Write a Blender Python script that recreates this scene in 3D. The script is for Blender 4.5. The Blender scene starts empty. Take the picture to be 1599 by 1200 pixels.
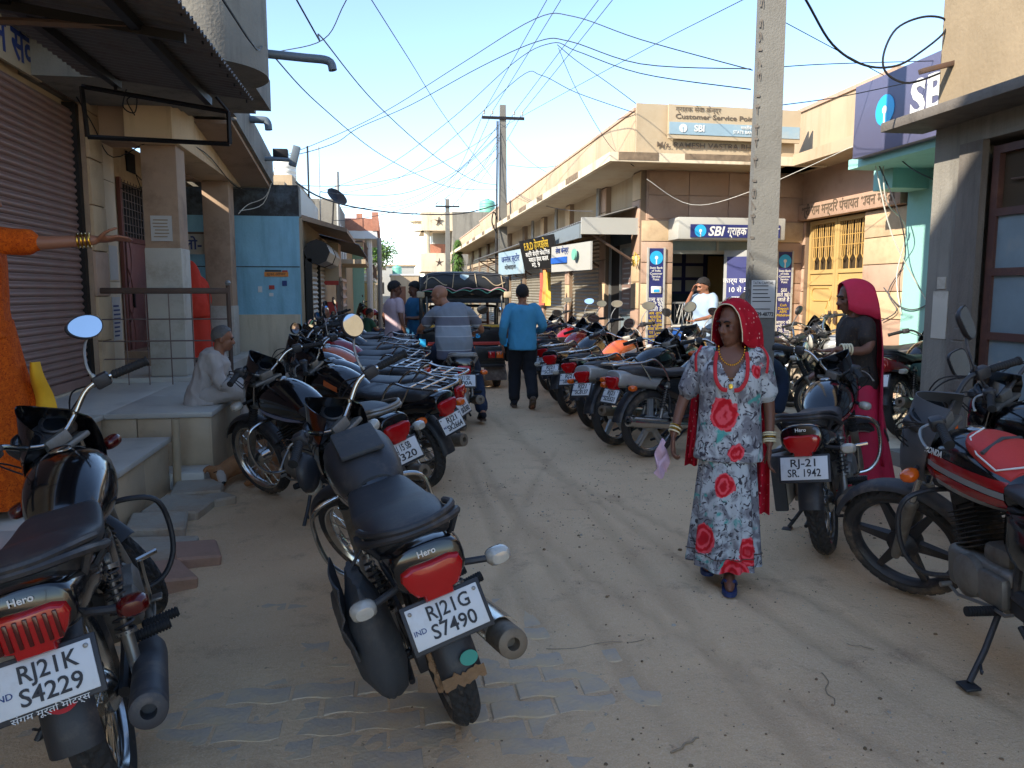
import bpy, bmesh, math, random
from mathutils import Vector, Matrix, Euler, noise
random.seed(7)
sc = bpy.context.scene
col = sc.collection
R = math.radians
PI = math.pi

# ------------------------------------------------------------------ camera
cam_d = bpy.data.cameras.new('camera')
cam_d.sensor_fit = 'HORIZONTAL'
cam_d.sensor_width = 36.0
cam_d.lens = 36.0 * 1205 / 1599
cam_d.clip_start = 0.05
cam_d.clip_end = 2000
cam = bpy.data.objects.new('camera', cam_d)
col.objects.link(cam)
cam.location = (0, 0, 1.5)
cam.rotation_euler = (R(90 - 6.85), 0, R(-9.0))
sc.camera = cam

# ------------------------------------------------------------------ sky and sun
SUN_EL = 31.0
SUN_DIR = Vector((-0.80, -0.50, 0)).normalized() * math.cos(R(SUN_EL)) + Vector((0, 0, math.sin(R(SUN_EL))))
world = bpy.data.worlds.new('World')
sc.world = world
world.use_nodes = True
wn = world.node_tree
wn.nodes.clear()
sky = wn.nodes.new('ShaderNodeTexSky')
sky.sky_type = 'NISHITA'
sky.sun_disc = False
sky.sun_elevation = R(SUN_EL)
sky.sun_rotation = math.atan2(SUN_DIR.x, SUN_DIR.y)
sky.altitude = 1200
sky.air_density = 1.0
sky.dust_density = 0.6
sky.ozone_density = 1.8
bg = wn.nodes.new('ShaderNodeBackground')
bg.inputs['Strength'].default_value = 0.092
wo = wn.nodes.new('ShaderNodeOutputWorld')
wn.links.new(sky.outputs[0], bg.inputs[0])
wn.links.new(bg.outputs[0], wo.inputs[0])
sun_d = bpy.data.lights.new('sun', 'SUN')
sun_d.energy = 2.3
sun_d.angle = R(0.53)
sun_d.color = (1.0, 0.92, 0.79)
sun = bpy.data.objects.new('sun', sun_d)
col.objects.link(sun)
sun.rotation_euler = SUN_DIR.to_track_quat('Z', 'Y').to_euler()
sun.location = SUN_DIR * 60
vs = sc.view_settings
vs.view_transform = 'Standard'
vs.look = 'None'
vs.exposure = 2.12
vs.gamma = 1.0
vs.use_curve_mapping = False
sc.cycles.max_bounces = 8
sc.cycles.diffuse_bounces = 6
sc.cycles.glossy_bounces = 3
sc.cycles.transmission_bounces = 4
sc.cycles.transparent_max_bounces = 6
sc.cycles.use_denoising = True
sc.cycles.sample_clamp_indirect = 6.0

# ------------------------------------------------------------------ colour + materials
def C(h):
    h = h.lstrip('#')
    out = []
    for i in (0, 2, 4):
        c = int(h[i:i+2], 16) / 255
        out.append(c / 12.92 if c <= 0.04045 else ((c + 0.055) / 1.055) ** 2.4)
    return tuple(out)

MATS = {}
def mat(name, base, rough=0.6, metal=0.0, var=0.12, vscale=4.0, bump=0.0, bscale=60.0, dirt=None,
        dscale=2.5, damt=0.5, spec=0.5, coat=0.0, emit=0.0, alpha=1.0, trans=0.0, rvar=0.1, streak=False, detail=6):
    """procedural principled: colour varied by noise, an optional second dirt colour, fine bump"""
    if name in MATS:
        return MATS[name]
    if isinstance(base, str): base = C(base)
    if isinstance(dirt, str): dirt = C(dirt)
    m = bpy.data.materials.new(name); MATS[name] = m
    m.use_nodes = True
    nt = m.node_tree; N = nt.nodes; L = nt.links
    b = N['Principled BSDF']
    b.inputs['Metallic'].default_value = metal
    b.inputs['Specular IOR Level'].default_value = spec
    b.inputs['Coat Weight'].default_value = coat
    b.inputs['Coat Roughness'].default_value = 0.06
    tc = N.new('ShaderNodeTexCoord')
    n1 = N.new('ShaderNodeTexNoise'); n1.inputs['Scale'].default_value = vscale; n1.inputs['Detail'].default_value = detail
    n1.inputs['Roughness'].default_value = 0.65
    L.new(tc.outputs['Object'], n1.inputs['Vector'])
    mr = N.new('ShaderNodeMapRange'); mr.inputs['From Min'].default_value = 0.25; mr.inputs['From Max'].default_value = 0.75
    mr.inputs['To Min'].default_value = 1 - var; mr.inputs['To Max'].default_value = 1 + var
    L.new(n1.outputs['Fac'], mr.inputs['Value'])
    mul = N.new('ShaderNodeMix'); mul.data_type = 'RGBA'; mul.blend_type = 'MULTIPLY'
    mul.inputs['Factor'].default_value = 1.0
    mul.inputs['A'].default_value = (*base, 1)
    L.new(mr.outputs['Result'], mul.inputs['B'])
    cout = mul.outputs['Result']
    rsrc = n1.outputs['Fac']
    if dirt is not None:
        n2 = N.new('ShaderNodeTexNoise'); n2.inputs['Scale'].default_value = dscale; n2.inputs['Detail'].default_value = 8
        n2.inputs['Roughness'].default_value = 0.7
        if streak:
            mp = N.new('ShaderNodeMapping'); mp.inputs['Scale'].default_value = (3.0, 3.0, 0.35)
            L.new(tc.outputs['Object'], mp.inputs['Vector']); L.new(mp.outputs['Vector'], n2.inputs['Vector'])
        else:
            L.new(tc.outputs['Object'], n2.inputs['Vector'])
        r2 = N.new('ShaderNodeMapRange'); r2.inputs['From Min'].default_value = 0.62 - 0.3 * damt
        r2.inputs['From Max'].default_value = 0.80 - 0.2 * damt
        r2.inputs['To Min'].default_value = 0.0; r2.inputs['To Max'].default_value = min(1.0, damt + 0.3)
        L.new(n2.outputs['Fac'], r2.inputs['Value'])
        mx = N.new('ShaderNodeMix'); mx.data_type = 'RGBA'
        L.new(r2.outputs['Result'], mx.inputs['Factor'])
        L.new(cout, mx.inputs['A']); mx.inputs['B'].default_value = (*dirt, 1)
        cout = mx.outputs['Result']
    L.new(cout, b.inputs['Base Color'])
    rr = N.new('ShaderNodeMapRange'); rr.inputs['To Min'].default_value = max(0.02, rough - rvar); rr.inputs['To Max'].default_value = min(1, rough + rvar)
    L.new(rsrc, rr.inputs['Value']); L.new(rr.outputs['Result'], b.inputs['Roughness'])
    if bump > 0:
        n3 = N.new('ShaderNodeTexNoise'); n3.inputs['Scale'].default_value = bscale; n3.inputs['Detail'].default_value = 5
        L.new(tc.outputs['Object'], n3.inputs['Vector'])
        bp = N.new('ShaderNodeBump'); bp.inputs['Strength'].default_value = bump; bp.inputs['Distance'].default_value = 0.02
        L.new(n3.outputs['Fac'], bp.inputs['Height']); L.new(bp.outputs['Normal'], b.inputs['Normal'])
    if emit > 0:
        b.inputs['Emission Color'].default_value = (*base, 1); b.inputs['Emission Strength'].default_value = emit
    if trans > 0:
        b.inputs['Transmission Weight'].default_value = trans
    if alpha < 1:
        b.inputs['Alpha'].default_value = alpha
    return m

DUST = '#9c8468'
# building materials
mat('plaster_beige', '#cbb08b', 0.85, var=0.10, vscale=1.5, bump=0.15, bscale=40, dirt='#7a6450', dscale=1.2, damt=0.35, streak=True)
mat('plaster_pale', '#d0bfa3', 0.85, var=0.10, vscale=1.5, bump=0.15, bscale=40, dirt='#85705a', dscale=1.0, damt=0.4, streak=True)
mat('plaster_brown', '#a48a72', 0.85, var=0.12, vscale=2, bump=0.15, bscale=40, dirt='#5d4a3c', dscale=1.5, damt=0.4)
mat('whitewash', '#b9b3a5', 0.85, var=0.10, vscale=2, bump=0.12, bscale=50, dirt='#81725f', dscale=2.2, damt=0.4)
mat('concrete', '#7f7a70', 0.9, var=0.16, vscale=2.5, bump=0.3, bscale=45, dirt='#4f4a43', dscale=1.3, damt=0.45, streak=True)
mat('concrete_pole', '#6b6963', 0.9, var=0.12, vscale=5, bump=0.35, bscale=70, dirt='#5a564e', dscale=3, damt=0.35)
mat('cement_dark', '#69625a', 0.9, var=0.15, vscale=3, bump=0.3, bscale=45, dirt='#3d3833', dscale=1.0, damt=0.5, streak=True)
mat('stone_pink', '#b0937e', 0.75, var=0.10, vscale=3, bump=0.12, bscale=70, dirt='#8d6a55', dscale=2.5, damt=0.35)
mat('stone_pink_b', '#a68873', 0.75, var=0.10, vscale=3, bump=0.12, bscale=70, dirt='#86644f', dscale=2.5, damt=0.35)
mat('stone_cream', '#c0a684', 0.75, var=0.10, vscale=3, bump=0.12, bscale=70, dirt='#92775a', dscale=2.5, damt=0.35)
mat('mortar', '#7d6a58', 0.95, var=0.1, bump=0.2)
mat('wall_cream', '#aa977c', 0.85, var=0.09, vscale=1.2, bump=0.12, bscale=40, dirt='#9a7b5c', dscale=0.9, damt=0.4, streak=True)
mat('wall_blue', '#8ab9cb', 0.85, var=0.10, vscale=2.6, bump=0.2, bscale=30, dirt='#6d97a6', dscale=1.8, damt=0.5, streak=True)
mat('wall_cyan', '#8dbcb2', 0.85, var=0.07, vscale=1.6, bump=0.12, bscale=30, dirt='#7fa79c', dscale=1.2, damt=0.35, streak=True)
mat('wall_stain', '#3b3a38', 0.95, var=0.35, vscale=6, bump=0.3, bscale=30, dirt='#67737a', dscale=3, damt=0.5)
mat('brick_red', '#a8735c', 0.85, var=0.18, vscale=9, bump=0.2, bscale=60, dirt='#7f4b38', dscale=6, damt=0.35)
mat('marble', '#bfbbb0', 0.35, var=0.12, vscale=2.2, bump=0.03, dirt='#7d7a70', dscale=1.6, damt=0.35, rvar=0.12)
mat('marble_warm', '#c0aa8b', 0.4, var=0.13, vscale=2.5, bump=0.04, dirt='#7e6c55', dscale=1.6, damt=0.4)
mat('slab_stone', '#a89d8c', 0.85, var=0.15, vscale=5, bump=0.3, bscale=40, dirt='#9c7f60', dscale=3, damt=0.5)
mat('slab_red', '#a3806c', 0.85, var=0.12, vscale=5, bump=0.25, bscale=40, dirt='#8a6d55', dscale=3, damt=0.4)
mat('tin', '#6d6863', 0.55, metal=0.5, var=0.2, vscale=3, dirt='#4b3529', dscale=3, damt=0.4)
mat('tin_light', '#8f8f8c', 0.5, metal=0.5, var=0.15, vscale=3, dirt='#6e5a48', dscale=3, damt=0.3)
mat('shutter_maroon', '#8d7066', 0.5, metal=0.15, var=0.14, vscale=3, dirt='#85786d', dscale=4, damt=0.45, bump=0.05)
mat('shutter_grey', '#8f8878', 0.5, metal=0.3, var=0.1, vscale=2, dirt='#6d6454', dscale=3, damt=0.35)
mat('iron_brown', '#5b4a40', 0.6, metal=0.3, var=0.15, vscale=6, dirt='#6f4b35', dscale=6, damt=0.35)
mat('iron_black', '#1d1a19', 0.5, metal=0.4, var=0.2, vscale=6)
mat('iron_grille', '#7b6a62', 0.5, metal=0.5, var=0.15)
mat('door_maroon', '#8a5a52', 0.55, var=0.12, vscale=3, dirt='#a58a80', dscale=2.2, damt=0.35)
mat('door_trim', '#74463f', 0.5, var=0.1)
mat('gate_yellow', '#b39660', 0.5, var=0.06, vscale=2, dirt='#b08f5b', dscale=2, damt=0.3)
mat('gate_trim', '#b08b4c', 0.5, var=0.08)
mat('gate_dark', '#3a2c18', 0.8, var=0.2)
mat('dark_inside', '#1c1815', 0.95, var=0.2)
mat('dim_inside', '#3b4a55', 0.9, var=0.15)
mat('wood', '#6a3f28', 0.55, var=0.2, vscale=5, bump=0.08)
mat('wood_pole', '#8a7d70', 0.85, var=0.15, vscale=6)
mat('frost_glass', '#6d7d84', 0.35, var=0.18, vscale=3, dirt='#8f8a7e', dscale=2, damt=0.4)
mat('clear_glass', '#cfe0e4', 0.03, var=0.02, alpha=0.28)
mat('door_rust', '#4a2f28', 0.6, var=0.2, vscale=6, dirt='#6d4a3a', dscale=5, damt=0.4)
mat('paint_blue', '#2458a8', 0.45, var=0.08)
mat('sbi_navy', '#2b2f63', 0.4, var=0.05, vscale=2)
mat('sbi_violet', '#585870', 0.5, var=0.05, vscale=2, dirt='#767495', dscale=1.5, damt=0.3)
mat('sbi_cyan', '#2ba3d6', 0.45, var=0.04)
mat('sbi_pale', '#8aa0aa', 0.6, var=0.08, vscale=2, dirt='#b3ab98', dscale=1.5, damt=0.4)
mat('sign_white', '#a5a39b', 0.5, var=0.06, vscale=2, dirt='#a89e8c', dscale=2, damt=0.3)
mat('sign_cream', '#b09d80', 0.6, var=0.07, vscale=2, dirt='#a08866', dscale=1.5, damt=0.4)
mat('sign_black', '#1b1a1a', 0.4, var=0.15)
mat('sign_grey', '#6f777b', 0.5, var=0.1)
mat('print_dark', '#2c2b2d', 0.6, var=0.05)
mat('print_navy', '#26386e', 0.6, var=0.08)
mat('print_faded', '#93826a', 0.7, var=0.08)
mat('print_white', '#d2d0ca', 0.6, var=0.03)
mat('print_yellow', '#b8982e', 0.6, var=0.03)
mat('print_red', '#b03a30', 0.6, var=0.05)
mat('print_orange', '#d8843a', 0.6, var=0.05)
mat('paper', '#b9b7b2', 0.8, var=0.06, vscale=5)
mat('burnt_board', '#6d5a4a', 0.8, var=0.4, vscale=14, dirt='#2e211c', dscale=9, damt=0.6)
mat('tank_white', '#dcd8cc', 0.5, var=0.04)
mat('tank_green', '#6fae97', 0.5, var=0.06)
mat('wire_black', '#17171a', 0.6, var=0.05)
mat('wire_grey', '#4a4a4e', 0.6, var=0.05)
mat('pvc_grey', '#5c666d', 0.5, var=0.1)
mat('pvc_white', '#c9c6bb', 0.5, var=0.06)
mat('crate_blue', '#2f56a8', 0.5, var=0.08)
mat('curtain_red', '#a8503f', 0.8, var=0.1)
mat('foliage_a', (0.055, 0.12, 0.022), 0.6, var=0.35, vscale=3)
mat('foliage_b', (0.09, 0.16, 0.03), 0.6, var=0.35, vscale=3)
mat('bark', '#5d4c3b', 0.9, var=0.2, bump=0.3)

# ------------------------------------------------------------------ mesh builder
def frame_from(d, upv=Vector((0, 0, 1))):
    d = Vector(d).normalized()
    if abs(d.dot(upv)) > 0.98: upv = Vector((1, 0, 0))
    u = upv.cross(d).normalized()
    return u, d.cross(u).normalized()

class MB:
    def __init__(s):
        s.v = []; s.f = []; s.m = []; s.cur = 0
    def add(s, verts, faces, m=None):
        o = len(s.v)
        s.v += [tuple(p) for p in verts]
        s.f += [tuple(i + o for i in f) for f in faces]
        s.m += [s.cur if m is None else m] * len(faces)
        return s
    def box(s, x0, x1, y0, y1, z0, z1, m=None, M=None):
        v = [Vector(p) for p in ((x0,y0,z0),(x1,y0,z0),(x1,y1,z0),(x0,y1,z0),(x0,y0,z1),(x1,y0,z1),(x1,y1,z1),(x0,y1,z1))]
        if M is not None: v = [M @ p for p in v]
        return s.add(v, [(3,2,1,0),(4,5,6,7),(0,1,5,4),(1,2,6,5),(2,3,7,6),(3,0,4,7)], m)
    def rbox(s, x0, x1, y0, y1, z0, z1, b=0.01, seg=2, m=None, M=None):
        bm = bmesh.new()
        bmesh.ops.create_cube(bm, size=1.0)
        for v in bm.verts:
            v.co = Vector(((x0+x1)/2 + v.co.x*(x1-x0), (y0+y1)/2 + v.co.y*(y1-y0), (z0+z1)/2 + v.co.z*(z1-z0)))
        b = min(b, 0.49*abs(x1-x0), 0.49*abs(y1-y0), 0.49*abs(z1-z0))
        bmesh.ops.bevel(bm, geom=bm.edges[:] + bm.verts[:], offset=b, segments=seg, affect='EDGES', profile=0.5)
        bm.verts.ensure_lookup_table(); bm.verts.index_update()
        vs_ = [v.co.copy() for v in bm.verts]
        if M is not None: vs_ = [M @ p for p in vs_]
        s.add(vs_, [[v.index for v in f.verts] for f in bm.faces], m)
        bm.free()
        return s
    def tube(s, pts, r, n=8, closed=False, caps=True, m=None, flat=1.0):
        pts = [Vector(p) for p in pts]
        k = len(pts)
        rs = r if isinstance(r, (list, tuple)) else [r] * k
        tang = []
        for i in range(k):
            a = pts[i-1] if (i > 0 or closed) else pts[i]
            b = pts[(i+1) % k] if (i < k-1 or closed) else pts[i]
            t = (b - a)
            tang.append(t.normalized() if t.length > 1e-9 else Vector((0,0,1)))
        u, w = frame_from(tang[0])
        vs_ = []
        for i in range(k):
            if i > 0:
                t = tang[i]
                u = (u - t * u.dot(t))
                if u.length < 1e-6: u, _ = frame_from(t)
                u.normalize(); w = t.cross(u).normalized()
            for j in range(n):
                a = 2*PI*j/n
                vs_.append(pts[i] + (u*math.cos(a) + w*math.sin(a)*flat) * rs[i])
        fs = []
        for i in range(k if closed else k-1):
            for j in range(n):
                a = i*n + j; b = i*n + (j+1) % n
                c = ((i+1) % k)*n + (j+1) % n; d = ((i+1) % k)*n + j
                fs.append((a, b, c, d))
        if caps and not closed:
            fs.append(tuple(range(n))[::-1]); fs.append(tuple((k-1)*n + j for j in range(n)))
        return s.add(vs_, fs, m)
    def rings(s, rings, closed=False, caps=True, m=None):
        n = len(rings[0]); k = len(rings)
        vs_ = [p for r_ in rings for p in r_]
        fs = []
        for i in range(k if closed else k-1):
            for j in range(n):
                fs.append((i*n+j, i*n+(j+1) % n, ((i+1) % k)*n+(j+1) % n, ((i+1) % k)*n+j))
        if caps and not closed:
            fs.append(tuple(range(n))[::-1]); fs.append(tuple((k-1)*n+j for j in range(n)))
        return s.add(vs_, fs, m)
    def lathe(s, prof, o=(0,0,0), ax=(0,0,1), n=24, m=None, closed=False, arc=None):
        o = Vector(o); ax = Vector(ax).normalized(); u, w = frame_from(ax)
        rr = []
        for r_, h in prof:
            rr.append([o + ax*h + (u*math.cos(2*PI*j/n) + w*math.sin(2*PI*j/n))*max(r_, 1e-5) for j in range(n)])
        return s.rings(rr, closed=closed, caps=not closed, m=m)
    def disc(s, o, ax, r, t, n=24, m=None):
        return s.lathe([(r, -t/2), (r, t/2)], o, ax, n, m)
    def sweep_sheet(s, fn, nu, nv, m=None, thick=0.0):
        """fn(u,v)->point, u,v in 0..1; optional thickness along the normal"""
        P = [[Vector(fn(i/nu, j/nv)) for j in range(nv+1)] for i in range(nu+1)]
        def idx(i, j): return i*(nv+1)+j
        vs_ = [P[i][j] for i in range(nu+1) for j in range(nv+1)]
        fs = [(idx(i,j), idx(i+1,j), idx(i+1,j+1), idx(i,j+1)) for i in range(nu) for j in range(nv)]
        if thick:
            nn = []
            for i in range(nu+1):
                for j in range(nv+1):
                    a = P[min(i+1,nu)][j]-P[max(i-1,0)][j]; b = P[i][min(j+1,nv)]-P[i][max(j-1,0)]
                    c = a.cross(b)
                    nn.append(c.normalized() if c.length > 1e-12 else Vector((0,0,1)))
            o = len(vs_)
            vs_ += [vs_[q] - nn[q]*thick for q in range(o)]
            fs += [tuple(q+o for q in f[::-1]) for f in fs[:]]
            bd = [idx(i,0) for i in range(nu+1)] + [idx(nu,j) for j in range(1,nv+1)] + [idx(i,nv) for i in range(nu-1,-1,-1)] + [idx(0,j) for j in range(nv-1,0,-1)]
            for q in range(len(bd)):
                a = bd[q]; b = bd[(q+1) % len(bd)]
                fs.append((b, a, a+o, b+o))
        return s.add(vs_, fs, m)
    def mesh(s, name, mats, smooth=35):
        me = bpy.data.meshes.new(name)
        me.from_pydata(s.v, [], s.f)
        if not isinstance(mats, (list, tuple)): mats = [mats]
        for q in mats: me.materials.append(MATS[q] if isinstance(q, str) else q)
        if len(mats) > 1: me.polygons.foreach_set('material_index', s.m)
        me.validate(); me.update()
        bm = bmesh.new(); bm.from_mesh(me)
        bmesh.ops.recalc_face_normals(bm, faces=bm.faces[:])
        bm.to_mesh(me); bm.free()
        if smooth:
            me.shade_smooth(); me.set_sharp_from_angle(angle=R(smooth))
        return me
    def build(s, name, mats, parent=None, smooth=35):
        return link(name, s.mesh(name, mats, smooth), parent)

def link(name, me, parent=None):
    o = bpy.data.objects.new(name, me)
    col.objects.link(o)
    if parent is not None:
        o.parent = parent
        if parent.get('_w'): o.location = -Vector(parent['_w'])
    return o
def tag(o, label=None, cat=None, group=None, kind=None):
    if label: o['label'] = label
    if cat: o['category'] = cat
    if group: o['group'] = group
    if kind: o['kind'] = kind
    return o
WROOTS = []
def thing(name, label, cat, loc=(0,0,0), rotz=0, group=None, world=False):
    o = bpy.data.objects.new(name, None); col.objects.link(o)
    o.empty_display_size = 0.2
    o.location = loc; o.rotation_euler = (0, 0, rotz)
    if world: o['_w'] = tuple(loc); WROOTS.append(o)
    return tag(o, label, cat, group)
def box(name, m, parent, *a, b=0, smooth=0):
    q = MB()
    if b: q.rbox(*a, b=b)
    else: q.box(*a)
    return q.build(name, m, parent, 35 if b else smooth)

def arcpts(c, u, w, r, a0, a1, n):
    c = Vector(c); u = Vector(u); w = Vector(w)
    return [c + (u*math.cos(a0+(a1-a0)*i/n) + w*math.sin(a0+(a1-a0)*i/n))*r for i in range(n+1)]
def smoothpath(pts, sub=4):
    """Catmull-Rom through points"""
    P = [Vector(p) for p in pts]; out = []
    for i in range(len(P)-1):
        p0 = P[max(i-1,0)]; p1 = P[i]; p2 = P[i+1]; p3 = P[min(i+2,len(P)-1)]
        for k in range(sub):
            t = k/sub
            out.append(0.5*((2*p1) + (p2-p0)*t + (2*p0-5*p1+4*p2-p3)*t*t + (3*p1-p0-3*p2+p3)*t**3))
    out.append(P[-1])
    return out

# ------------------------------------------------------------------ lettering
def textmesh(body, size, bold=0.0, shear=0.0, align='CENTER', extrude=0.0008, space=1.0, line=1.0):
    cu = bpy.data.curves.new('letters', 'FONT')
    cu.body = body; cu.size = size; cu.align_x = align; cu.align_y = 'CENTER'
    cu.extrude = extrude; cu.offset = bold * size; cu.shear = shear; cu.space_character = space; cu.space_line = line
    cu.resolution_u = 3
    o = bpy.data.objects.new('letters', cu)
    me = bpy.data.meshes.new_from_object(o)
    bpy.data.objects.remove(o); bpy.data.curves.remove(cu)
    return me
def text(name, body, size, m, parent, loc, xdir, ydir, bold=0.0, shear=0.0, align='CENTER', fitw=None, off=0.003, space=1.0, line=1.0):
    """lettering lying in the plane xdir,ydir at loc (parent's local space), fitted to width fitw"""
    me = textmesh(body, size, bold, shear, align, space=space, line=line)
    me.name = name
    me.materials.append(MATS[m])
    X = Vector(xdir).normalized(); Y = Vector(ydir); Y = (Y - X*Y.dot(X)).normalized(); Z = X.cross(Y)
    sx = 1.0
    if fitw and len(me.vertices):
        xs = [v.co.x for v in me.vertices]
        w = max(xs) - min(xs)
        if w > 0: sx = fitw / w
    o = bpy.data.objects.new(name, me); col.objects.link(o)
    M = Matrix(((X.x*sx, Y.x, Z.x, 0), (X.y*sx, Y.y, Z.y, 0), (X.z*sx, Y.z, Z.z, 0), (0, 0, 0, 1)))
    M.translation = Vector(loc) + Z*off
    if parent is not None:
        o.parent = parent
        if parent.get('_w'): M.translation -= Vector(parent['_w'])
    me.transform(M.to_3x3().to_4x4())
    o.location = M.translation
    return o
# ================================================================== GROUND
def sand_material():
    m = bpy.data.materials.new('sandy_street'); MATS['sandy_street'] = m
    m.use_nodes = True; nt = m.node_tree; N = nt.nodes; L = nt.links
    b = N['Principled BSDF']; b.inputs['Roughness'].default_value = 0.95; b.inputs['Specular IOR Level'].default_value = 0.15
    tc = N.new('ShaderNodeTexCoord')
    def noise_(scale, det=8, rough=0.6):
        n = N.new('ShaderNodeTexNoise'); n.inputs['Scale'].default_value = scale; n.inputs['Detail'].default_value = det; n.inputs['Roughness'].default_value = rough
        L.new(tc.outputs['Object'], n.inputs['Vector']); return n
    def ramp(src, a, b_):
        r = N.new('ShaderNodeMapRange'); r.inputs['From Min'].default_value = a; r.inputs['From Max'].default_value = b_
        L.new(src, r.inputs['Value']); return r.outputs['Result']
    def mix(fac, A, B):
        x = N.new('ShaderNodeMix'); x.data_type = 'RGBA'; L.new(fac, x.inputs['Factor'])
        if isinstance(A, tuple): x.inputs['A'].default_value = (*A, 1)
        else: L.new(A, x.inputs['A'])
        if isinstance(B, tuple): x.inputs['B'].default_value = (*B, 1)
        else: L.new(B, x.inputs['B'])
        return x.outputs['Result']
    c = mix(ramp(noise_(0.7).outputs['Fac'], 0.35, 0.65), C('#cfab84'), C('#e1bf95'))
    c = mix(ramp(noise_(3.5, 10, 0.7).outputs['Fac'], 0.55, 0.72), c, C('#aa8a6d'))
    c = mix(ramp(noise_(22, 6, 0.7).outputs['Fac'], 0.62, 0.72), c, C('#8a735a'))
    c = mix(ramp(noise_(160, 3, 0.6).outputs['Fac'], 0.45, 0.8), c, C('#e6c9a8'))
    at = N.new('ShaderNodeAttribute'); at.attribute_name = 'rut'
    c = mix(at.outputs['Fac'], c, C('#94775b'))
    L.new(c, b.inputs['Base Color'])
    n3 = noise_(38, 8, 0.7)
    bp = N.new('ShaderNodeBump'); bp.inputs['Strength'].default_value = 0.65; bp.inputs['Distance'].default_value = 0.02
    L.new(n3.outputs['Fac'], bp.inputs['Height']); L.new(bp.outputs['Normal'], b.inputs['Normal'])
sand_material()
mat('paver_grey', '#b8a590', 0.9, var=0.12, vscale=5, bump=0.3, bscale=60, dirt='#ccae85', dscale=5, damt=0.7)

def track(x, y, x0, y0, x1, y1, w=0.05, bend=0.0):
    """depth of a tyre rut running from (x0,y0) to (x1,y1)"""
    L_ = math.hypot(x1-x0, y1-y0); ux, uy = (x1-x0)/L_, (y1-y0)/L_
    t = (x-x0)*ux + (y-y0)*uy
    if t < 0 or t > L_: return 0.0
    d = -(x-x0)*uy + (y-y0)*ux - bend*math.sin(PI*t/L_)
    if abs(d) > w*2.2: return 0.0
    e = math.exp(-(d/w)**2)
    rim = math.exp(-((abs(d)-w*1.5)/(w*0.45))**2)
    return (-0.011*e + 0.006*rim) * min(1, t/0.4) * min(1, (L_-t)/0.4) + 0.0016*e*math.sin(t*150)
TR = [(0.95, 2.2, 0.85, 10.0, 0.05, 0.12), (1.3, 1.9, 1.05, 11.0, 0.06, -0.15), (1.75, 1.8, 0.75, 6.2, 0.045, 0.25),
      (2.25, 2.0, 1.2, 6.5, 0.045, -0.1), (0.62, 2.9, 0.75, 8.0, 0.045, 0.05), (1.9, 2.3, 1.35, 9, 0.05, 0.2), (0.4, 3.2, 1.6, 7.2, 0.04, 0.1)]
def ground_z(x, y):
    if not (-3 < x < 8 and 0.8 < y < 15): return 0.0
    z = (noise.noise((x*1.3, y*1.3, 3.1)))*0.010 + noise.noise((x*5, y*5, 1.0))*0.005 + noise.noise((x*17, y*17, 7.0))*0.0022
    for t in TR: z += track(x, y, *t)
    pv = max(0.0, min(1.0, (0.95 - x)/0.5)) * max(0.0, min(1.0, (4.0 - y)/1.2))
    z -= 0.004*pv
    e = min(1, min(x+3, 8-x, y-0.8, 15-y)/0.5)
    return z*e
def frange(a, b, s):
    k = int(round((b-a)/s)); return [a+(b-a)*i/k for i in range(k)]
xs = [-150, -60, -25, -12, -6] + frange(-3, 4.4, 0.045) + frange(4.4, 8, 0.12) + [8, 12, 25, 60, 150]
ys = [-60, -20, -8, -3] + frange(0.8, 6, 0.045) + frange(6, 15, 0.12) + [15, 18, 25, 40, 70, 150, 400]
gv = [(x, y, ground_z(x, y)) for x in xs for y in ys]
ny_ = len(ys)
gf = [(i*ny_+j, (i+1)*ny_+j, (i+1)*ny_+j+1, i*ny_+j+1) for i in range(len(xs)-1) for j in range(ny_-1)]
gm = bpy.data.meshes.new('ground'); gm.from_pydata(gv, [], gf); gm.materials.append(MATS['sandy_street']); gm.shade_smooth()
ra_ = gm.attributes.new('rut', 'FLOAT', 'POINT')
ra_.data.foreach_set('value', [max(0.0, min(0.26, -sum(track(x, y, *t) for t in TR)*24)) if (-3 < x < 8 and 0.8 < y < 15) else 0.0 for x, y, z in gv])
ground = link('ground', gm); tag(ground, 'sandy village street strewn with dust over worn paving blocks', 'ground', kind='structure')

# interlocking paving blocks that show through the sand
def paver_mesh():
    n = 8; L_, W_ = 0.228, 0.112
    def wav(t): return 0.013*math.sin(2*PI*t*1.0)
    top = []
    for i in range(n+1): t = i/n; top.append((-L_/2+L_*t, -W_/2+wav(t)))
    for i in range(n+1): t = 1-i/n; top.append((-L_/2+L_*t, W_/2+wav(t)))
    mb = MB(); k = len(top)
    ins = [(x*0.965, y*0.93) for x, y in top]
    v = [(x, y, -0.05) for x, y in top] + [(x, y, -0.004) for x, y in top] + [(x, y, 0) for x, y in ins]
    f = []
    for a in (0, k):
        for j in range(k): f.append((a+j, a+(j+1) % k, a+k+(j+1) % k, a+k+j))
    f.append(tuple(2*k+j for j in range(k)))
    mb.add(v, f)
    return mb.mesh('paver', 'paver_grey', 30)
pm = paver_mesh()
for r_ in range(17):
    for c_ in range(11):
        x = -1.35 + c_*0.24 + (0.12 if r_ % 2 else 0) + random.uniform(-.004, .004); y = 1.75 + r_*0.122
        if x > 1.15 - 0.25*random.random() - max(0, (y-2.6))*0.5: continue
        o = link('paver', pm, ground); o.location = (x, y, -0.0055 + random.uniform(-.003, .003))
        o.rotation_euler = (random.uniform(-.012, .012), random.uniform(-.012, .012), random.uniform(-.02, .02))

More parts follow.
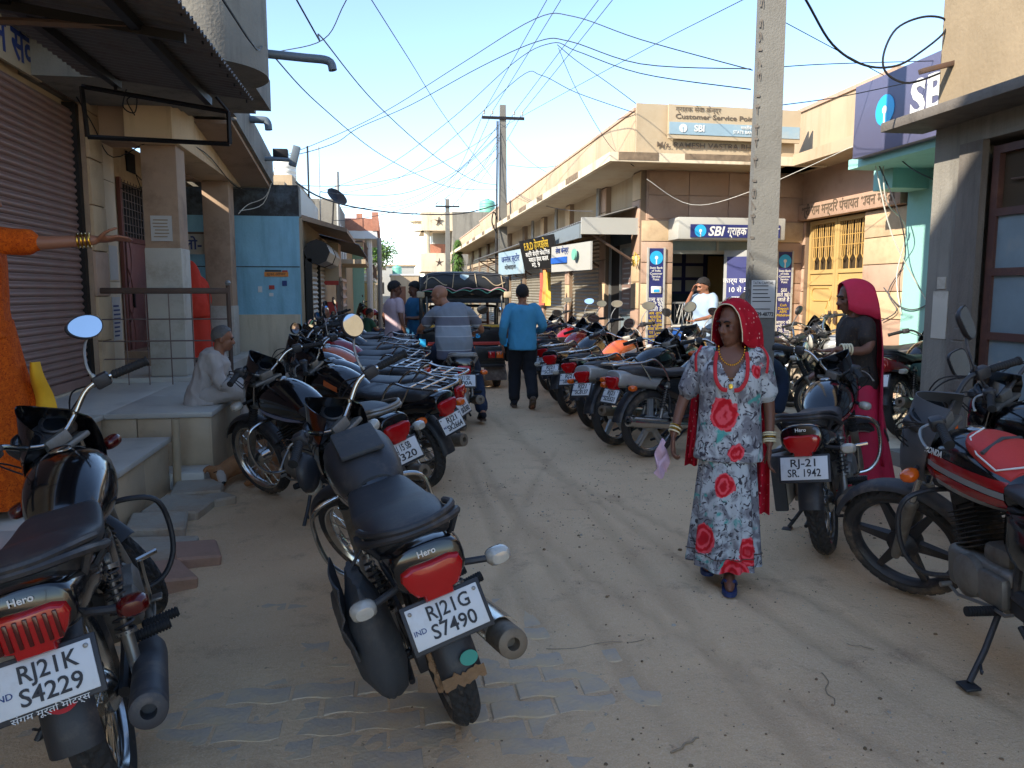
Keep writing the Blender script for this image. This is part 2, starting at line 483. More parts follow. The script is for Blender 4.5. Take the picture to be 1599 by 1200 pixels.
# ================================================================== helpers for buildings
def courses(parent, name, mats, x0, x1, y0, y1, z0, z1, n, axis, proud=0.02, gap=0.012, split=1, rnd=None):
    """stone slabs clad on a face: axis '-x','+x','-y' = outward normal; z split in n courses, each one a child"""
    h = (z1-z0)/n
    for i in range(n):
        for k in range(split):
            a = z0+i*h+gap/2; b = z0+(i+1)*h-gap/2
            p = proud + random.uniform(-.003, .003)
            m = random.choice(mats)
            if axis == '-x':
                w = (y1-y0)/split; box(name, m, parent, x0-p, x0+0.005, y0+k*w+gap/2*(k>0), y0+(k+1)*w-gap/2*(k<split-1), a, b, b=0.004)
            elif axis == '+x':
                w = (y1-y0)/split; box(name, m, parent, x1-0.005, x1+p, y0+k*w+gap/2*(k>0), y0+(k+1)*w-gap/2*(k<split-1), a, b, b=0.004)
            else:
                w = (x1-x0)/split; box(name, m, parent, x0+k*w+gap/2*(k>0), x0+(k+1)*w-gap/2*(k<split-1), y0-p, y0+0.005, a, b, b=0.004)

def corrugated(mb, p00, p10, p01, p11, waves, amp, along_u=True, sub=6, thick=0.003):
    """sheet over four corners; ridges run along v, waves counted along u"""
    p00, p10, p01, p11 = map(Vector, (p00, p10, p01, p11))
    nrm = (p10-p00).cross(p01-p00).normalized()
    def fn(u, v):
        return (p00*(1-u)+p10*u)*(1-v) + (p01*(1-u)+p11*u)*v + nrm*(amp*math.sin(2*PI*waves*u))
    mb.sweep_sheet(fn, waves*sub, 1, thick=thick)

# ================================================================== LEFT: verandah shop building
lb = thing('shop_building', 'beige plastered shop building with pillared verandah and maroon shutter beside the marble platform', 'building', (-3.0, 8.0, 0), world=True)
# back mass, plus unseen upper blocks added and sized to shade the street
mb = MB()
mb.box(-8, -3.06, -6, 8.3, 0, 4.1)
mb.box(-8, -3.25, 8.3, 12.1, 0, 3.3)
mb.box(-9, -5.6, -0.9, 1.8, 4.1, 8.0); mb.box(-9, -5.6, -7.5, -0.9, 4.1, 10.0)
mb.build('wall', 'plaster_beige', lb, 0)
box('base_wall', 'plaster_pale', lb, -3.06, -2.93, -2, 8.3, 0, 0.57)
# lintel ledge over the sign, boxed beam
box('ledge', 'plaster_beige', lb, -3.06, -2.78, -2, 8.28, 3.70, 3.80, b=0.008)
box('upper_beam', 'stone_cream', lb, -3.05, -2.90, -2, 8.28, 3.80, 4.35)
# pilaster after the shutter
mb = MB(); mb.box(-3.2, -2.90, 8.3, 9.05, 0.0, 3.75); mb.build('pilaster', 'plaster_brown', lb, 0)
courses(lb, 'stone_slab', ['stone_cream', 'stone_cream', 'stone_pink'], -3.2, -2.90, 8.32, 8.68, 0.55, 3.7, 7, '+x', proud=0.03)
courses(lb, 'stone_slab', ['plaster_pale'], -3.2, -2.90, 8.69, 9.05, 0.55, 3.7, 3, '+x', proud=0.012, gap=0.004)
# verandah floor, back wall lining, columns, beams, roof slab
mb = MB(); mb.box(-3.25, -1.95, 8.5, 12.1, 0, 0.6); mb.build('verandah_floor', 'marble', lb, 0)
mb = MB(); mb.box(-3.25, -3.18, 9.05, 12.1, 0.6, 3.3); mb.build('back_wall', 'stone_cream', lb, 0)
courses(lb, 'stone_slab', ['stone_pink', 'stone_cream'], -3.25, -3.17, 11.05, 12.0, 0.6, 2.7, 7, '+x', proud=0.015)
for (y0, y1) in ((8.65, 9.0), (11.3, 11.65)):
    mb = MB(); mb.rbox(-2.5, -2.15, y0, y1, 0.6, 3.0, b=0.012); c_ = mb.build('column', 'plaster_brown', lb)
    mb = MB(); mb.rbox(-2.508, -2.142, y0-0.008, y1+0.008, 0.602, 1.95 if y0 < 9 else 1.3, b=0.012)
    mb.build('whitewash_coat', 'whitewash', c_)
box('notice_patch', 'paper', lb, -2.43, -2.22, 8.634, 8.640, 2.02, 2.28)
for i in range(6):
    box('print_line', 'print_faded', lb, -2.41+random.random()*.03, -2.24-random.random()*.03, 8.628, 8.634, 2.06+i*0.034, 2.071+i*0.034)
mb = MB(); mb.rbox(-2.55, -2.1, 8.35, 12.1, 3.0, 3.42, b=0.01); mb.build('street_beam', 'plaster_beige', lb)
box('cross_beam', 'plaster_brown', lb, -3.2, -2.55, 8.62, 9.02, 3.02, 3.4); box('cross_beam', 'plaster_brown', lb, -3.2, -2.55, 11.3, 11.62, 3.02, 3.4)
# projecting slab and rounded balcony drum
mb = MB(); mb.box(-3.3, -1.15, 7.35, 8.42, 3.32, 3.62); mb.build('projecting_slab', 'concrete', lb, 0)
mb = MB(); mb.box(-3.3, -1.35, 8.42, 8.75, 3.36, 3.55); mb.build('projecting_slab', 'concrete', lb, 0)
mb = MB(); mb.box(-3.3, -1.6, 8.75, 9.05, 3.38, 3.5); mb.build('projecting_slab', 'concrete', lb, 0)
mb = MB(); pts = [(-2.0, 7.45)] + [(-1.48+0.52*math.cos(a), 6.93+0.52*math.sin(a)) for a in [PI/2-i*PI/24 for i in range(25)]] + [(-2.0, 6.41)]
mb.rings([[(x, y, z) for x, y in pts] for z in (3.27, 3.97)]); mb.build('rounded_balcony', 'concrete', lb, 50)
mb = MB(); mb.box(-3.3, -1.72, 7.0, 8.0, 3.622, 4.75); mb.build('upper_block', 'concrete', lb, 0)
# second, lower sloping chajja and parapet beyond
mb = MB(); mb.box(-3.3, -1.78, 9.05, 12.05, 3.44, 3.5); mb.build('roof_slab', 'concrete', lb, 0)
mb = MB()
mb.rings([[(-1.75, 9.3, 3.40), (-1.65, 9.3, 3.40), (-1.65, 9.3, 3.78), (-1.75, 9.3, 3.78)], [(-1.75, 12.05, 3.06), (-1.65, 12.05, 3.06), (-1.65, 12.05, 3.44), (-1.75, 12.05, 3.44)]])
mb.box(-3.3, -1.75, 11.95, 12.05, 3.0, 3.44)
mb.build('sloping_parapet', 'concrete', lb, 0)
mb = MB(); mb.rings([[(-2.1, 9.3, 3.36), (-1.7, 9.3, 3.36), (-1.7, 9.3, 3.40), (-2.1, 9.3, 3.40)], [(-2.1, 12.05, 3.0), (-1.7, 12.05, 3.0), (-1.7, 12.05, 3.06), (-2.1, 12.05, 3.06)]])
mb.build('sloping_soffit', 'plaster_brown', lb, 0)
# drain pipes
mb = MB(); mb.tube(smoothpath([(-1.2, 7.25, 3.56), (-0.72, 7.35, 3.56), (-0.50, 7.38, 3.55), (-0.46, 7.38, 3.47)], 5), 0.038, 12); mb.build('drain_pipe', 'pvc_grey', lb)
mb = MB(); mb.tube(smoothpath([(-2.1, 10.2, 3.60), (-1.55, 10.2, 3.60), (-1.45, 10.2, 3.58), (-1.43, 10.2, 3.48)], 5), 0.045, 12); mb.build('drain_pipe', 'pvc_grey', lb)
# rolling shutter: guide rails and one object per slat
sh = MB(); sh.box(-3.06, -2.94, 8.22, 8.3, 0.57, 3.3)
sh = sh.build('rolling_shutter', 'iron_black', lb, 0); box('guide', 'iron_black', sh, -3.06, -2.96, 3.6, 3.7, 0.57, 3.3)
prof = []
for i in range(9):
    t = i/8; prof.append((0.0 + 0.020*math.sin(PI*t)**0.8, t*0.052))
prof += [(0.004, 0.054), (0.0, 0.064)]
mb = MB()
mb.rings([[(-0.012, y, 0)] + [(x, y, z) for x, z in prof] + [(-0.012, y, 0.064)] for y in (-2.3, 2.3)])
slm = mb.mesh('slat', 'shutter_maroon', 40)
nsl = int((3.26-0.66)/0.066)
for i in range(nsl):
    o = link('slat', slm, sh); o.location = (-2.99, 5.92, 0.66+i*0.066)
mb = MB(); mb.box(-3.0, -2.955, 3.7, 8.22, 0.575, 0.66); mb.build('bottom_rail', 'shutter_maroon', sh, 0)
# maroon steel door with grille above, inside the verandah
dr = MB(); dr.box(-3.17, -3.13, 9.98, 10.04, 0.66, 2.85); dr.box(-3.17, -3.13, 11.02, 11.08, 0.66, 2.85); dr.box(-3.17, -3.13, 10.04, 11.02, 2.1, 2.16)
dr = dr.build('door', 'door_trim', lb, 0)
box('door_leaf', 'door_maroon', dr, -3.165, -3.145, 10.16, 11.02, 0.7, 2.1, b=0.004)
box('door_gap', 'dark_inside', dr, -3.175, -3.165, 10.03, 10.17, 0.7, 2.1)
def arc_on_wall(parent, name, m, cy, cz, r, a0, a1, x, rad=0.008):
    mb = MB(); mb.tube([(x, cy+r*math.cos(a0+(a1-a0)*i/14), cz+r*math.sin(a0+(a1-a0)*i/14)) for i in range(15)], rad, 6); return mb.build(name, m, parent)
for cy, a0, a1 in ((11.32, PI*0.72, PI*1.28), (9.86, -PI*0.28, PI*0.28)):
    for cz in (0.95, 1.45, 1.9):
        arc_on_wall(dr, 'scroll', 'door_trim', cy, cz, 0.42, a0, a1, -3.14)
box('door_handle', 'iron_black', dr, -3.142, -3.12, 10.25, 10.30, 1.3, 1.5)
box('transom_gap', 'dark_inside', dr, -3.178, -3.17, 10.04, 11.02, 2.16, 2.82)
for i in range(9):
    y = 10.09+i*0.11; mb = MB(); mb.tube([(-3.14, y, 2.16), (-3.14, y, 2.84)], 0.006, 5); mb.build('grille_bar', 'iron_grille', dr)
for i in range(7):
    z = 2.22+i*0.095; mb = MB(); mb.tube([(-3.135, 10.04, z), (-3.135, 11.02, z)], 0.006, 5); mb.build('grille_bar', 'iron_grille', dr)
box('vent_opening', 'dark_inside', lb, -3.175, -3.16, 10.4, 10.72, 2.98, 3.22)
box('step', 'plaster_brown', lb, -3.17, -2.85, 9.9, 11.1, 0.6, 0.78)
box('step', 'stone_cream', lb, -3.17, -2.6, 10.2, 11.0, 0.6, 0.70)
# boards seen past the second column
sb = thing('shop_sign', 'white hindi signboard hung inside the verandah between the columns', 'sign', (-2.9, 11.6, 2.2), world=True)
mb = MB(); mb.box(-3.1, -2.52, 11.60, 11.63, 2.02, 2.3); mb.build('board', 'sign_white', sb, 0)
text('lettering', 'लो-', 0.2, 'print_navy', sb, (-2.72, 11.60, 2.15), (1,0,0), (0,0,1), bold=0.02)
box('board_frame', 'iron_brown', sb, -3.1, -2.52, 11.59, 11.64, 2.3, 2.33)
# paper notices on the pilaster
for z0, z1, n_ in ((1.62, 1.98, 0), (0.98, 1.44, 8)):
    nt_ = box('notice', 'paper', lb, -2.888, -2.882, 8.74, 8.98, z0, z1)
    for i in range(n_):
        box('print_line', 'print_navy', nt_, -2.8815, -2.879, 8.76, 8.96-random.random()*.06, z0+.04+i*.045, z0+.058+i*.045)
# sign over the shutter
ss = thing('shop_sign', 'weathered pale signboard with blue hindi lettering above the maroon shutter', 'sign', (-2.95, 6.5, 3.3), world=True)
box('board', 'sign_cream', ss, -2.985, -2.955, 4.2, 7.56, 3.31, 3.68)
box('burnt_panel', 'burnt_board', ss, -2.983, -2.953, 7.57, 8.26, 3.31, 3.68)
text('lettering', 'न सेवा', 0.36, 'print_navy', ss, (-2.955, 7.13, 3.49), (0,1,0), (0,0,1), bold=0.022, fitw=0.78)
text('lettering', 'जन', 0.36, 'print_navy', ss, (-2.955, 6.35, 3.49), (0,1,0), (0,0,1), bold=0.022)
# cables and hooks on the facade
def wall_wire(parent, name, pts, r=0.006, m='wire_black', sub=5):
    mb = MB(); mb.tube(smoothpath(pts, sub), r, 5); return mb.build(name, m, parent)
wall_wire(lb, 'cable', [(-3.13, 10.6, 2.98), (-3.1, 10.8, 2.7), (-3.12, 11.0, 2.55), (-3.12, 11.25, 2.45)])
wall_wire(lb, 'cable', [(-3.13, 10.55, 2.98), (-3.05, 10.75, 2.85), (-3.1, 11.1, 2.8), (-3.12, 11.3, 2.7)])
wall_wire(lb, 'cable', [(-3.15, 10.0, 2.72), (-2.9, 9.9, 2.70), (-2.5, 9.0, 2.72)])
wall_wire(lb, 'cable', [(-2.9, 7.6, 3.6), (-2.86, 8.4, 3.15), (-2.84, 8.9, 2.9), (-2.3, 8.62, 3.05), (-2.08, 9.6, 3.1), (-2.08, 11.6, 2.95), (-1.7, 12.0, 2.98)])
wall_wire(lb, 'cable', [(-1.6, 11.9, 3.3), (-1.75, 12.0, 2.9), (-2.0, 11.9, 2.75), (-2.1, 11.7, 2.6)], m='pvc_white')
wall_wire(lb, 'cable', [(-1.62, 11.9, 3.2), (-1.8, 12.0, 2.78), (-2.1, 11.8, 2.65)], m='pvc_white')

# street lamp on the far parapet corner
sl = thing('street_lamp', 'grey tube street lamp bracketed to the verandah roof corner', 'lamp', (-1.65, 11.4, 3.3), world=True)
mb = MB(); mb.tube([(-2.0, 11.2, 3.30), (-1.25, 11.4, 3.32)], 0.03, 8); mb.build('arm', 'pvc_grey', sl)
box('lamp_head', 'iron_black', sl, -1.55, -1.35, 11.34, 11.46, 3.34, 3.46, b=0.01)
mb = MB(); mb.rbox(-0.05, 0.05, -0.05, 0.05, -0.15, 0.13, b=0.01, M=Matrix.Translation((-1.26, 11.4, 3.38)) @ Matrix.Rotation(R(15), 4, 'Y')); mb.build('lamp_cap', 'pvc_grey', sl)

# railing across the verandah front
ra = thing('railing', 'thin steel railing with brown top rail in front of the verandah', 'railing', (-2.2, 8.3, 0.6), world=True)
mb = MB(); mb.rbox(-2.84, -1.62, 8.26, 8.31, 1.475, 1.535, b=0.01); mb.build('top_rail', 'iron_brown', ra)
for z in (0.82, 1.0, 1.22):
    mb = MB(); mb.tube([(-2.84, 8.285, z), (-1.64, 8.285, z)], 0.008, 6); mb.build('rail', 'iron_grille', ra)
for x in (-2.62, -2.42, -2.2, -1.98, -1.8):
    mb = MB(); mb.tube([(x, 8.285, 0.5), (x, 8.285, 1.48)], 0.006, 6); mb.build('baluster', 'iron_grille', ra)
mb = MB(); mb.tube([(-1.62, 8.285, 0.5), (-1.62, 8.285, 1.56)], 0.022, 10); p_ = mb.build('post', 'iron_brown', ra)
mb = MB(); mb.lathe([(0.001, -0.03), (0.02, -0.022), (0.03, 0), (0.02, 0.022), (0.001, 0.03)], (-1.62, 8.285, 1.585), n=12); mb.build('finial', 'tin_light', p_)

# marble platforms
up = thing('marble_platform', 'upper marble-topped platform with tiled front below the verandah railing', 'platform', (-2.2, 7.3, 0), world=True)
mb = MB(); mb.box(-2.93, -1.43, 6.36, 8.5, 0, 0.51); mb.box(-2.93, -2.24, 4.8, 6.36, 0, 0.51); mb.build('core', 'mortar', up, 0)
for (x0, x1, y0, y1) in ((-2.93, -2.2, 4.78, 6.32), (-2.93, -2.2, 6.325, 8.5), (-2.197, -1.40, 6.32, 7.4), (-2.197, -1.40, 7.404, 8.5)):
    box('marble_slab', 'marble', up, x0, x1, y0, y1, 0.512, 0.555, b=0.006)
for i in range(3):
    box('face_tile', 'marble_warm', up, -2.235+i*0.272, -1.970+i*0.272, 6.342, 6.362, 0.0, 0.508, b=0.003)
for i in range(4):
    box('face_tile', 'marble_warm', up, -1.432, -1.412, 6.345+i*0.54, 6.88+i*0.54, 0.0, 0.508, b=0.003)
for i in range(3):
    box('face_tile', 'marble_warm', up, -2.242, -2.222, 4.8+i*0.514, 5.309+i*0.514, 0.0, 0.508, b=0.003)
lo = thing('marble_platform', 'lower striped marble step slab ending at a cream pipe stub', 'platform', (-1.9, 5.4, 0), world=True)
mb = MB(); mb.box(-2.22, -1.68, 2.6, 6.02, 0, 0.37); mb.build('core', 'mortar', lo, 0)
for i in range(3):
    box('marble_slab', 'marble', lo, -2.22, -1.64, 2.6+i*1.155, 3.752+i*1.155, 0.372, 0.412, b=0.006)
for i in range(6):
    box('face_tile', 'marble_warm', lo, -1.682, -1.662, 2.62+i*0.57, 3.186+i*0.57, 0.0, 0.368, b=0.003)
box('face_tile', 'marble_warm', lo, -2.2, -1.685, 6.022, 6.04, 0.0, 0.368, b=0.003)
ls = thing('stone_step', 'low worn marble doorstep slab where the dog sleeps', 'step', (-1.8, 6.2, 0), world=True)
box('marble_slab', 'marble', ls, -2.2, -1.42, 6.06, 6.335, -0.01, 0.13, b=0.01)
pp = thing('pipe_stub', 'short cream plastic pipe standing at the corner of the lower platform', 'pipe', (-1.6, 6.05, 0), world=True)
mb = MB(); mb.tube([(-1.615, 6.06, -0.02), (-1.605, 6.06, 0.545)], 0.03, 14, caps=False); mb.tube([(-1.605, 6.06, 0.545), (-1.606, 6.06, 0.3)], 0.025, 14, caps=False); mb.build('pipe', 'sign_cream', pp)
# loose stone slabs along the platform foot
def loose(name, label, m, x, y, z, sx, sy, sz, rz, rx=0, ry=0):
    mb = MB(); mb.rbox(-sx/2, sx/2, -sy/2, sy/2, 0, sz, b=0.012, seg=1)
    for i, q in enumerate(mb.v):
        n_ = noise.noise_vector((q[0]*9+x*5, q[1]*9+y*3, q[2]*9))*0.014
        mb.v[i] = (q[0]+n_.x, q[1]+n_.y, q[2]+n_.z*0.5)
    o = mb.build(name, m, None, 25); o.location = (x, y, z); o.rotation_euler = (rx, ry, rz)
    return tag(o, label, 'stone slab', 'loose stone slabs by the platform')
loose('stone_slab', 'big grey stone slab lying beside the sleeping dog', 'slab_stone', -1.42, 5.88, -0.01, 0.34, 0.42, 0.085, R(8))
loose('stone_slab', 'grey stone slab propped between the platform and the big slab', 'slab_stone', -1.43, 5.42, -0.01, 0.36, 0.42, 0.08, R(-6), ry=R(3))
loose('stone_slab', 'dusty grey slab half buried against the lower platform face', 'slab_stone', -1.46, 4.98, -0.02, 0.34, 0.40, 0.10, R(12), ry=R(4))
loose('stone_slab', 'flat dusty slab lying under the reddish tile pieces', 'slab_stone', -1.38, 4.5, -0.02, 0.45, 0.42, 0.08, R(-10), ry=R(-2))
loose('stone_slab', 'reddish broken sandstone tile lying on the sand by the slabs', 'slab_red', -1.10, 4.42, -0.005, 0.24, 0.32, 0.07, R(18), ry=R(4))
loose('stone_slab', 'brown sandstone offcut tipped against the reddish tile', 'slab_red', -1.2, 4.05, -0.01, 0.3, 0.34, 0.09, R(30), ry=R(6))
loose('stone_slab', 'small grey stone chip in front of the big slab', 'slab_stone', -1.22, 5.62, -0.01, 0.16, 0.2, 0.07, R(40))

# corrugated awning above with its steel frame
aw = thing('corrugated_awning', 'dark corrugated tin awning on steel rafters over the shutter front', 'awning', (-1.6, 5.0, 3.0), world=True)
mb = MB(); corrugated(mb, (-2.25, 2.4, 3.18), (-2.25, 6.5, 3.12), (-1.02, 2.4, 2.93), (-1.02, 6.5, 2.98), 52, 0.012, sub=6)
mb.build('tin_sheet', 'tin', aw, 60)
for x, z in ((-2.0, 3.06), (-1.35, 2.96)):
    mb = MB(); mb.box(x-0.025, x+0.025, 2.4, 6.48, z-0.03, z+0.025); mb.build('purlin', 'iron_black', aw, 0)
for y in (3.4, 4.75):
    mb = MB(); mb.rings([[(-2.95, y-0.02, 3.13), (-2.95, y+0.02, 3.13), (-2.95, y+0.02, 3.18), (-2.95, y-0.02, 3.18)], [(-1.1, y-0.02, 2.88), (-1.1, y+0.02, 2.88), (-1.1, y+0.02, 2.93), (-1.1, y-0.02, 2.93)]]); mb.build('rafter', 'iron_black', aw, 0)
for i in range(17):
    y = 2.6+i*0.24; mb = MB(); mb.tube([(-1.06, y, 2.95), (-1.06, y, 3.03)], 0.006, 5); mb.build('roofing_bolt', 'iron_black', aw)
mb = MB(); mb.tube([(-2.9, 4.75, 3.2), (-2.9, 4.75, 2.95), (-1.4, 4.75, 2.95)], 0.022, 6); mb.build('bracket', 'iron_brown', aw)
fr = thing('sign_frame', 'empty black steel sign frame hanging from the awning end', 'frame', (-1.7, 6.5, 2.8), world=True)
Fq = [(-2.24, 6.42, 3.02), (-1.22, 6.55, 2.90), (-1.22, 6.55, 2.655), (-2.22, 6.42, 2.655)]
for a, b in zip(Fq, Fq[1:]+Fq[:1]):
    mb = MB(); mb.tube([a, b], 0.018, 4); mb.build('frame_bar', 'iron_black', fr, 0)
mb = MB(); mb.tube([(-1.22, 6.55, 2.90), (-1.3, 6.5, 3.0)], 0.012, 5); mb.tube([(-2.0, 6.42, 3.0), (-2.0, 6.42, 3.08)], 0.012, 5); mb.build('hanger', 'iron_black', fr)
wall_wire(fr, 'loose_cable', [(-1.95, 6.5, 3.03), (-1.98, 6.5, 2.9), (-1.9, 6.5, 2.86), (-1.88, 6.5, 2.98), (-1.95, 6.5, 2.95), (-1.9, 6.5, 2.84)], 0.005)

# ================================================================== LEFT: blue building and beyond
bl = thing('blue_building', 'sky blue painted house side wall with black stained parapet and torn posters', 'building', (-2.5, 13.5, 0), world=True)
mb = MB(); mb.box(-8, -1.32, 12.2, 15.2, 0, 2.62); mb.build('wall', 'wall_blue', bl, 0)
mb = MB(); mb.box(-8, -1.322, 12.202, 15.2, 2.62, 3.08); mb.build('stained_parapet', 'wall_stain', bl, 0)
mb = MB(); mb.box(-8, -1.6, 12.9, 15.2, 3.08, 3.22); mb.build('roof_lip', 'wall_cream', bl, 0)
mb = MB(); mb.box(-8, -1.33, 12.195, 12.2, 1.86, 1.875); mb.build('score_line', 'wall_stain', bl, 0)
mb = MB(); mb.box(-2.45, -1.34, 12.17, 12.20, 0, 1.15); mb.build('bare_plaster', 'plaster_pale', bl, 0)
po = box('poster', 'print_orange', bl, -1.85, -1.50, 12.188, 12.196, 1.72, 1.79)
box('poster_strip', 'print_dark', po, -1.84, -1.60, 12.186, 12.19, 1.795, 1.82)
text('poster_print', 'सुपर ऑफर', 0.05, 'print_dark', po, (-1.68, 12.188, 1.755), (1,0,0), (0,0,1), fitw=0.28)
for (x, z, w, h, m) in ((-1.56, 1.62, 0.07, 0.08, 'print_navy'), (-1.75, 1.56, 0.08, 0.06, 'print_red'), (-1.92, 1.53, 0.06, 0.09, 'print_white'), (-1.76, 1.45, 0.06, 0.05, 'print_white'), (-1.55, 1.78, 0.08, 0.07, 'print_red')):
    mb = MB(); mb.box(x-w/2, x+w/2, 12.189, 12.196, z-h/2, z+h/2, M=None); mb.build('torn_poster', m, bl, 0)
# street side: white upper panel, chajja, shutters with roller boxes
mb = MB(); mb.box(-1.32, -1.29, 12.25, 15.2, 2.62, 3.05); mb.build('upper_panel', 'sign_white', bl, 0)
mb = MB(); mb.box(-1.32, -1.28, 12.2, 15.2, 0, 2.6); mb.build('street_wall', 'wall_cream', bl, 0)
mb = MB(); mb.rings([[(-1.3, 12.3, 2.58), (-0.62, 12.3, 2.40), (-0.62, 12.3, 2.46), (-1.3, 12.3, 2.66)], [(-1.3, 15.2, 2.58), (-0.62, 15.2, 2.40), (-0.62, 15.2, 2.46), (-1.3, 15.2, 2.66)]])
mb.build('chajja', 'plaster_brown', bl, 0)
for y0 in (12.3, 13.75):
    mb = MB()
    corrugated(mb, (-1.2, y0+.08, 0.1), (-1.2, y0+.08, 1.95), (-1.2, y0+1.32, 0.1), (-1.2, y0+1.32, 1.95), 24, 0.012, sub=4)
    s_ = mb.build('rolling_shutter', 'shutter_grey', bl, 60)
    mb = MB(); mb.lathe([(0.19, 0), (0.19, 1.3)], (-1.08, y0+0.05, 2.1), (0, 1, 0), 8); mb.build('roller_box', 'tin_light', s_, 20)
    mb = MB(); mb.lathe([(0.195, 0), (0.195, 0.05)], (-1.08, y0, 2.1), (0, 1, 0), 8); mb.build('roller_end', 'iron_black', s_, 20)
    mb = MB(); mb.box(-1.26, -1.16, y0, y0+0.08, 0, 2.0); mb.build('guide', 'iron_black', s_, 0)

def water_tank(label, m, x, y, z, r, h):
    t = thing('water_tank', label, 'water tank', (x, y, z))
    prof = [(r*0.98, 0)]
    for i in range(5): prof += [(r, h*(0.05+i*0.15)), (r, h*(0.15+i*0.15)), (r*0.975, h*(0.165+i*0.15)), (r*0.975, h*(0.185+i*0.15))]
    prof += [(r*0.95, h*0.84), (r*0.6, h*0.93), (r*0.3, h*0.95)]
    mb = MB(); mb.lathe(prof, n=24); mb.build('tank_body', m, t, 50)
    mb = MB(); mb.lathe([(r*0.3, h*0.94), (r*0.3, h*1.0), (r*0.2, h*1.02)], n=16); mb.build('lid', m, t)
water_tank('white ribbed water tank on the roof behind the blue house', 'tank_white', -2.15, 17.5, 3.66, 0.235, 0.68)
tb = thing('rooftop_wall', 'cream rooftop block carrying the white water tank', 'wall', (-2.5, 17.5, 0), world=True)
mb = MB(); mb.box(-8, -1.75, 15.25, 19.8, 0, 3.66); mb.build('wall', 'wall_cream', tb, 0)
for x, y, z1, lab in ((-1.62, 17.0, 4.5, 'dark iron pipe'), (-1.42, 17.3, 4.55, 'thin pale pipe')):
    p_ = thing('roof_pipe', lab + ' standing upright on the roof edge beside the water tank', 'pipe', (x, y, 0), world=True)
    mb = MB(); mb.tube([(x, y, 2.0), (x, y, z1)], 0.022 if 'dark' in lab else 0.013, 6); mb.build('pipe', 'iron_black' if 'dark' in lab else 'tin_light', p_)

# shop row with pink board (ATM panel), beyond the blue house
pk = thing('shop_building', 'low shop with pink fascia board and dark red ATM panel', 'building', (-1.8, 18, 0), world=True)
mb = MB(); mb.box(-1.74, -1.30, 15.25, 21.5, 0, 2.55); mb.box(-8, -1.30, 19.85, 21.5, 0, 2.55); mb.build('wall', 'wall_cream', pk, 0)
mb = MB(); mb.box(-1.5, -0.95, 15.3, 16.2, 1.78, 2.42); mb.build('pink_board', 'stone_pink', pk, 0)
mb = MB(); mb.box(-1.29, -0.94, 15.27, 15.3, 1.7, 2.42); mb.build('fascia', 'sign_cream', pk, 0)
mb = MB(); mb.box(-1.29, -0.95, 15.26, 15.285, 1.62, 1.70); mb.build('red_band', 'print_red', pk, 0)
mb = MB(); corrugated(mb, (-1.5, 15.2, 2.62), (-1.5, 21.0, 2.62), (-0.55, 15.2, 2.38), (-0.55, 21.0, 2.38), 40, 0.015, sub=4); mb.build('tin_roof', 'tin', pk, 60)
a_ = box('atm_panel', 'print_red', pk, -1.22, -0.98, 15.22, 15.25, 0.95, 1.3)
text('lettering', 'ATM', 0.1, 'print_white', a_, (-1.1, 15.22, 1.01), (1,0,0), (0,0,1), bold=0.02)
mb = MB(); mb.box(-1.0, -0.88, 15.4, 15.5, 0, 1.7); mb.build('post', 'wood_pole', pk, 0)
mb = MB()
mb.sweep_sheet(lambda u, v: (-0.9+0.03*math.sin(v*20), 15.35+u*1.5, 1.75-v*0.0-0.55*v), 8, 10, thick=0.004); mb.build('hanging_cloth', 'stone_pink', pk, 60)
for k_, (z0, z1) in enumerate(((0.0, 0.32), (0.33, 0.66), (0.67, 1.0))):
    c_ = thing('plastic_crate', ['blue plastic crate at the bottom of the stack by the ATM panel', 'blue plastic crate in the middle of the stack by the ATM panel', 'blue plastic crate topmost of the stack by the ATM panel'][k_], 'crate', (-0.72, 15.6, z0), 0, 'stacked blue crates')
    mb = MB(); mb.rbox(-0.18, 0.18, -0.25, 0.25, 0, z1-z0, b=0.02); mb.build('crate_body', 'crate_blue', c_)
    for zz in (0.09, 0.2):
        mb = MB(); mb.box(-0.16, 0.16, -0.256, -0.25, zz, zz+0.05); mb.build('slot', 'print_navy', c_, 0)

# grey flat wall house + brick parapet house + cyan house
gy = thing('grey_house', 'plain grey cement house wall rising behind the tin roofed shops', 'building', (-2, 23, 0), world=True)
mb = MB(); mb.box(-8, -1.35, 21.55, 25.8, 0, 3.95); mb.build('wall', 'concrete', gy, 0)
mb = MB(); mb.tube([(-1.3, 21.5, 0), (-1.3, 21.5, 4.65)], 0.05, 8); mb.build('down_pipe', 'tin_light', gy)
# balcony with bars at its front
mb = MB(); mb.box(-1.35, -0.62, 21.8, 25.6, 2.25, 2.37); mb.build('balcony_slab', 'wall_cream', gy, 0)
for i in range(9):
    y = 21.85+i*0.42; mb = MB(); mb.tube([(-0.66, y, 2.37), (-0.66, y, 2.85)], 0.02, 5); mb.build('baluster', 'iron_brown', gy)
mb = MB(); mb.tube([(-0.66, 21.8, 2.86), (-0.66, 25.6, 2.86)], 0.03, 6); mb.tube([(-1.35, 21.85, 2.86), (-0.66, 21.85, 2.86)], 0.03, 6); mb.build('balcony_rail', 'iron_brown', gy)
for y in (22.3, 23.6, 24.9):
    box('door', 'print_white', gy, -1.345, -1.32, y, y+0.7, 2.37, 3.4)
br = thing('brick_parapet_house', 'two storey house with red brick roof parapet and white posts', 'building', (-1.5, 28, 0), world=True)
mb = MB(); mb.box(-8, -1.38, 25.85, 31.0, 0, 3.2); mb.build('wall', 'wall_cream', br, 0)
mb = MB(); mb.box(-8, -0.35, 25.9, 31.0, 3.2, 3.45); mb.build('roof_slab', 'print_white', br, 0)
